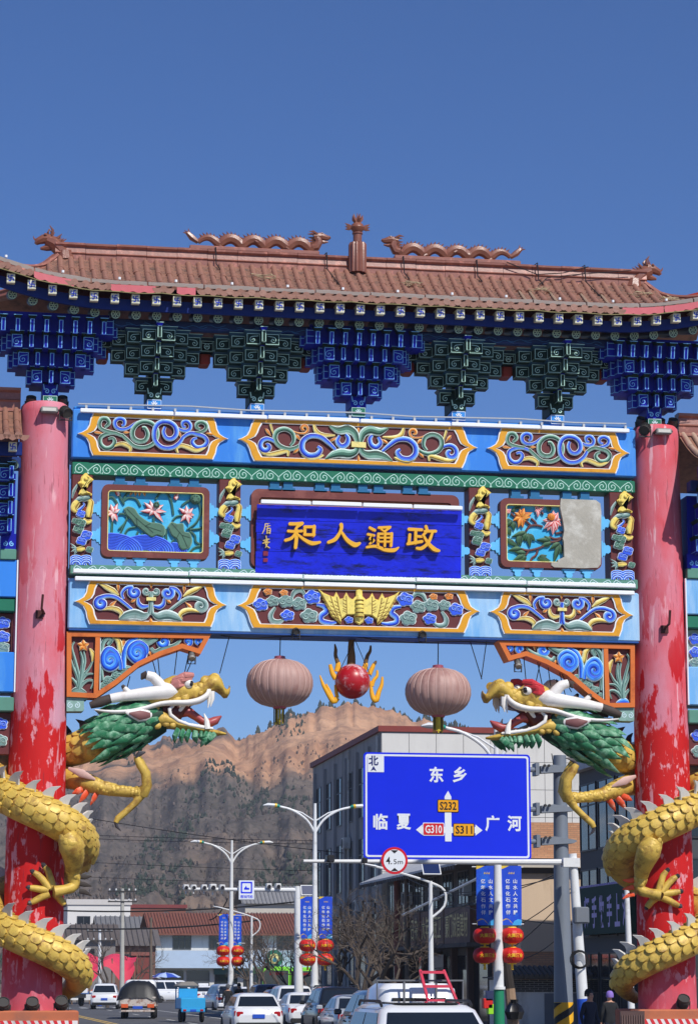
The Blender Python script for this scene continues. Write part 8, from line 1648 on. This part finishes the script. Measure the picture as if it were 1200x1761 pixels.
wheel(o, -.5, -.75, .3, .14); wheel(o, .5, -.75, .3, .14); wheel(o, 0, 1.35, .3, .12)
mb = MB(); mb.tube([(0, 1.35, .3), (0, 1.15, 1.05)], .04, 6); mb.tube([(-.35, 1.0, 1.1), (.35, 1.0, 1.1)], .025, 6); mb.build('fork', TRIMD, o, True)
for x in (-.4, .4): mb = MB(); mb.box(x - .07, x + .07, -1.36, -1.34, .52, .6); mb.build('tail_light', LAMPR, o, True)
mb = MB(); mb.box(-.14, .14, -1.36, -1.34, .5, .6); mb.build('number_plate', PLATEB, o, True)
# --- box truck and buses
p_ = atd(112, 1685, 190); o = thing('box_truck', 'white box truck half hidden by the dragon column', 'truck', (p_.x, p_.y, .004), .25)
mb = MB(); mb.bbox(-1.0, 1.0, -2.6, 1.2, .95, 3.0, .03); mb.build('cargo_box', CW, o, True); mb = MB(); mb.loft([rr4(.95, 1.3, 2.9, .6, .15), rr4(.95, 1.3, 2.9, 1.4, .15), rr4(.88, 1.3, 2.5, 2.1, .15)], 0); mb.build('cab', CW, o, True); mb = MB(); mb.box(-.9, .9, -2.5, 2.6, .6, .9); mb.build('chassis', TRIMD, o, True)
for s_ in (-1, 1):
    for y in (-1.6, 2.0): wheel(o, s_ * .82, y, .4, .26)
LIME = paint('lime', (130, 220, 40))
for px, D, lab in ((462, 225, 'lime green bus with dark front behind the bare trees'), (508, 238, 'second lime green bus by the camera mast')):
    p_ = atd(px, 1685, D); o = thing('bus', lab, 'bus', (p_.x, p_.y, .004), PI, 'green buses')
    mb = MB(); mb.bbox(-1.2, 1.2, -5, 5, .35, 3.1, .12); mb.build('body', LIME, o, True); mb = MB(); mb.bbox(-1.08, 1.08, 4.98, 5.03, .95, 2.75, .01); mb.build('windscreen', CGL, o, True); mb = MB(); mb.bbox(-.6, .6, 5.03, 5.05, 2.35, 2.6, .005); mb.build('led_panel', M('led_red_panel', (120, 14, 14), .4), o, True)
    for s_ in (-1, 1):
        for k in range(5): mb = MB(); mb.box(s_ * 1.2 - .01, s_ * 1.2 + .01, -4.6 + k * 1.9, -3.0 + k * 1.9, 1.3, 2.5); mb.build('side_window', CGL, o, True)
        for y in (-3, 3.2): wheel(o, s_ * 1.05, y, .45, .28)
        mb = MB(); mb.bbox(s_ * .85 - .18, s_ * .85 + .18, 4.99, 5.05, .6, .8, .01); mb.build('headlight', LAMPC, o, True)
# ============================================================ people
SKIN = M('skin', (196, 146, 118), .6, .06); HAIR = M('hair_black', (24, 22, 22), .6, .1); SHOE = M('shoe_dark', (36, 34, 34), .6)
def person(label, x, y, rz, jacket, trousers, sc=1.0, cap=None, stride=.12, head_turn=0.0):
    J = {'pel': (0, 0, .95), 'wai': (0, 0, 1.1), 'che': (0, .0, 1.32), 'nec': (0, .01, 1.48), 'jaw': (0, .03, 1.56), 'hea': (0, .02, 1.64), 'top': (0, .0, 1.72)}
    Rr = {'pel': .145, 'wai': .14, 'che': .165, 'nec': .06, 'jaw': .072, 'hea': .092, 'top': .066}
    E = [('pel', 'wai'), ('wai', 'che'), ('che', 'nec'), ('nec', 'jaw'), ('jaw', 'hea'), ('hea', 'top')]
    for s_, k in ((-1, 'l'), (1, 'r')):
        st_ = stride * s_
        for n_, p_, r_ in (('sho', (s_ * .17, 0, 1.40), .075), ('elb', (s_ * .24, -.03 - st_ * .3, 1.13), .052), ('wri', (s_ * .25, .06 - st_ * .6, .90), .036), ('han', (s_ * .245, .08 - st_ * .6, .83), .038), ('fin', (s_ * .235, .10 - st_ * .6, .75), .018), ('thu', (s_ * .21, .13 - st_ * .6, .81), .014), ('hip', (s_ * .10, 0, .90), .10), ('kne', (s_ * .11, .04 + st_ * .5, .50), .068), ('ank', (s_ * .11, -.02 + st_, .10), .045), ('toe', (s_ * .12, .14 + st_, .045), .04)): J[n_ + k] = p_; Rr[n_ + k] = r_
        E += [('che', 'sho' + k), ('sho' + k, 'elb' + k), ('elb' + k, 'wri' + k), ('wri' + k, 'han' + k), ('han' + k, 'fin' + k), ('han' + k, 'thu' + k), ('pel', 'hip' + k), ('hip' + k, 'kne' + k), ('kne' + k, 'ank' + k), ('ank' + k, 'toe' + k)]
    J['nos'] = (0, .125, 1.615); Rr['nos'] = .012; E.append(('hea', 'nos'))
    ks = list(J); me = bpy.data.meshes.new('p'); me.from_pydata([J[k] for k in ks], [(ks.index(a), ks.index(b)) for a, b in E], []); t_ = bpy.data.objects.new('p', me); COL.objects.link(t_)
    t_.modifiers.new('s', 'SKIN'); sv = t_.modifiers.new('u', 'SUBSURF'); sv.levels = sv.render_levels = 2
    for i, k in enumerate(ks): me.skin_vertices[0].data[i].radius = (Rr[k], Rr[k] * (.72 if k in ('che', 'wai', 'pel') else 1)); me.skin_vertices[0].data[i].use_root = (k == 'pel')
    nm = bpy.data.meshes.new_from_object(t_.evaluated_get(bpy.context.evaluated_depsgraph_get())); bpy.data.objects.remove(t_)
    for m_ in (SKIN, jacket, trousers, SHOE): nm.materials.append(m_)
    for pl in nm.polygons:
        c_ = pl.center; pl.use_smooth = True; hand = abs(c_.x) > .17 and c_.z < .91 and c_.z > .7
        pl.material_index = 0 if (c_.z > 1.47 or hand) else 1 if c_.z > .90 else 3 if c_.z < .12 else 2
    o = thing('person', label, 'person', (x, y, .004), rz); b_ = bpy.data.objects.new('body', nm); COL.objects.link(b_); b_.parent = o; b_.scale = (sc, sc, sc)
    mb = MB(); mb.lathe([(.105 * sc, 1.60 * sc), (.112 * sc, 1.66 * sc), (.1 * sc, 1.73 * sc), (.06 * sc, 1.78 * sc), (.01, 1.79 * sc)], (0, -.02 * sc, 0), 14); mb.build('cap' if cap else 'hair', cap or HAIR, o, True, 80)
    for s_ in (-1, 1):
        mb = MB(); mb.lathe([(.013, 0), (.008, .01)], (s_ * .036 * sc, .092 * sc, 1.645 * sc), 6, axis=V((0, 1, 0))); mb.build('eye', PUPIL, o, True); mb = MB(); mb.lathe([(.03, -.008), (.022, .012)], (s_ * .094 * sc, .0, 1.635 * sc), 8, axis=V((s_, 0, 0))); mb.build('ear', SKIN, o, True)
    mb = MB(); mb.bbox(-.025 * sc, .025 * sc, .085 * sc, .105 * sc, 1.566 * sc, 1.578 * sc, .004); mb.build('mouth', M('lips', (150, 84, 78), .6), o, True)
    return o
CLK, CLN, CLG = M('cloth_black', (30, 31, 34), .85, .15), M('cloth_navy', (34, 40, 58), .85, .15), M('cloth_grey', (84, 86, 90), .85, .1)
q = atd(1012, 1685, 60); person('man in dark jacket standing at the white gantry post', q.x, q.y, PI + .5, CLN, CLK, .97, stride=.05)
q = atd(1047, 1685, 66); person('person in dark coat and violet cap near the dragon column', q.x, q.y, 0, CLK, CLN, .93, cap=M('cap_violet', (136, 110, 190), .8), stride=.05)
q = atd(392, 1685, 118); person('person in black jacket with hood walking beside the hatchback', q.x, q.y, 0, CLK, CLN, .98, cap=CLG); q = atd(411, 1685, 132); person('person all in black walking behind the hatchback roof', q.x, q.y, .2, CLK, CLK, 1.0)
q = atd(604, 1685, 112); person('person in dark clothes on the pavement by the black off-roader', q.x, q.y, PI, CLK, CLK, 1.0); q = atd(136, 1685, 205); person('stall keeper in lime vest by the market goods', q.x, q.y, PI, M('vest_lime', (190, 220, 50), .7), CLK, 1.0)
# ============================================================ market under the pink tarp
TARPP = M('tarp_pink', (222, 58, 84), .6, .12, 1.2, bump=.15); TIMB = M('post_timber', (120, 96, 76), .85, .15)
st = thing('market_stall', 'market stall under a sagging pink tarpaulin', 'stall', (5.2, 158, 0))
C4 = [aty(118, 1658, 156), aty(232, 1650, 156), aty(236, 1648, 162), aty(122, 1644, 162)]
def tp(u, v): a = C4[0].lerp(C4[1], u); b = C4[3].lerp(C4[2], u); p_ = a.lerp(b, v); p_.z += .55 * math.sin(u * 3.14 * 2.2) ** 2 * .6 - .9 * (1 - v) * (math.sin(u * 5.5) ** 2) + .12 * fbm(u * 4, v * 3, 1, 3); return p_
mb = MB(); mb.grid(tp, 24, 10); mb.grid(lambda u, v: tp(u, 0) + V((0, -.15 * v, -1.1 * v * (.35 + .65 * abs(math.sin(u * 6))))), 24, 5); mb.build('tarpaulin', TARPP, st, sharp=70)
for u, v in ((0, 0), (.33, 0), (.66, 0), (1, 0), (0, 1), (1, 1)): a = tp(u, v); mb = MB(); mb.tube([(a.x, a.y, 0), (a.x, a.y, a.z + .1)], .06, 6); mb.build('post', TIMB, st)
TABL = M('table_white', (214, 214, 210), .6); a = aty(146, 1685, 152); mb = MB(); mb.box(a.x - 1.1, a.x + 1.1, 151.5, 152.6, .72, .8); mb.build('table_top', TABL, st); mb = MB(); mb.box(a.x - 1.1, a.x + 1.1, 151.48, 151.5, .35, .72); mb.build('table_skirt', TABL, st)
for k in range(4): mb = MB(); x = a.x + (-1 if k % 2 else 1); y = 151.6 if k < 2 else 152.5; mb.box(x - .04, x + .04, y - .04, y + .04, 0, .72); mb.build('leg', TIMB, st)
FRU = M('fruit_orange', (236, 110, 24), .5, .15, 8); CRT = M('crate_plastic', (60, 96, 150), .6, .1)
for k in range(3):
    x = a.x - .8 + k * .8; o = thing('fruit_crate', ['crate of oranges at the end of the stall table by the box truck', 'middle crate of oranges on the stall table', 'crate of oranges on the stall table nearest the road'][k], 'crate', (x, 152, .8)); mb = MB()
    for q in ((-.35, .35, -.3, -.27, 0, .22), (-.35, .35, .27, .3, 0, .22), (-.35, -.32, -.27, .27, 0, .22), (.32, .35, -.27, .27, 0, .22), (-.35, .35, -.3, .3, 0, .02)): mb = MB(); mb.box(*q); mb.build('panel', CRT, o, True)
    for j in range(22): mb = MB(); mb.lathe([(.02, -.06), (.065, 0), (.02, .06)], (rng.uniform(-.27, .27), rng.uniform(-.22, .22), .2 + rng.uniform(0, .16)), 8); mb.build('orange', FRU, o, True)
def parasol(px, py, Y, label, m_, m2, r_=1.3):
    c_ = aty(px, py, Y); o = thing('parasol', label, 'parasol', (c_.x, Y, 0)); mb = MB(); n = 16; vs = [(c_.x, Y, c_.z + .35)]
    for ring, (rr_, z) in enumerate(((.5, .22), (1, -.12))):
        for j in range(n): a_ = 2 * math.pi * j / n; vs.append((c_.x + r_ * rr_ * math.cos(a_), Y + r_ * rr_ * math.sin(a_), c_.z + z + (.05 if j % 2 else 0)))
    f_ = [(0, 1 + j, 1 + (j + 1) % n) for j in range(n)] + [(1 + j, 1 + n + j, 1 + n + (j + 1) % n, 1 + (j + 1) % n) for j in range(n)]; mb.add(vs, f_, [(j // 2) % 2 for j in range(n)] + [(j // 2) % 2 for j in range(n)]); mb.build('canopy', [m_, m2], o); mb = MB(); mb.tube([(c_.x, Y, 0), (c_.x, Y, c_.z + .4)], .03, 6); mb.build('pole', POLEW, o)
parasol(285, 1679, 182, 'blue and white parasol behind the minivan', M('parasol_blue', (50, 80, 180), .6), M('parasol_pale', (170, 190, 230), .6), 1.5); parasol(258, 1683, 184, 'pink and white parasol behind the covered truck', M('parasol_rose', (226, 160, 170), .6), TABL, 1.2)
mb = MB(); a = aty(244, 1685, 176); mb.box(a.x - .85, a.x + .85, 176, 177.5, 0, 4.1); bp = mb.build('shaft', M('pillar_red_brick', (124, 62, 54), .8, .15, 3)); bp.name = 'gate_pillar'; tag(bp, 'red brick pillar beside the leaning pole', 'pillar')
mb = MB(); mb.box(a.x - 1.0, a.x + 1.0, 175.85, 177.65, 4.1, 4.4); cp = mb.build('capstone', M('pillar_cap', (140, 84, 74), .8, .1)); cp.parent = bp
# clutter by the pavement shop fronts
for k, (px, py, m_, nm, lab) in enumerate(((838, 1725, LRED, 'gift_box', 'red gift box stack by the green lamp foot'), (846, 1735, M('box_lime', (150, 220, 40), .5), 'gift_box', 'lime gift box by the green lamp foot'), (841, 1712, CBL, 'gift_box', 'dark blue box on top of the gift stack'))):
    c_ = aty(px, py, 21); mb = MB(); mb.bbox(c_.x - .14, c_.x + .14, 20.9, 21.2, max(.13, c_.z - .16), c_.z + .14, .015); tag(mb.build(nm, m_), lab, 'box')
o = thing('barrier_panel', 'brown ribbed barrier panel beside the peeling column pedestal', 'barrier', tuple(aty(1097, 1745, .5))); c_ = aty(1092, 1750, -1.2); BRP = M('barrier_brown', (84, 62, 58), .7, .12)
mb = MB(); mb.box(c_.x - .33, c_.x + .2, -1.2, -1.14, .0, 1.3); mb.build('sheet', BRP, o)
for k in range(10): mb = MB(); x = c_.x - .31 + k * .053; mb.box(x, x + .022, -1.222, -1.2, .02, 1.22); mb.build('rib', M('barrier_rib', (104, 82, 76), .7), o)
o = thing('traffic_cone', 'faded red traffic cone beside the silver saloon', 'cone', tuple(atd(598, 1685, 74))); c_ = atd(598, 1685, 74); c_.z = 0; mb = MB(); mb.lathe([(.16, .03), (.1, .4), (.05, .8), (.03, .82)], c_, 14); mb.build('cone', M('cone_red', (220, 70, 60), .5), o); mb = MB(); mb.lathe([(.125, .28), (.1, .42)], c_, 14); mb.build('white_band', TABL, o); mb = MB(); mb.box(c_.x - .2, c_.x + .2, c_.y - .2, c_.y + .2, 0, .03); mb.build('base', TRIMD, o)
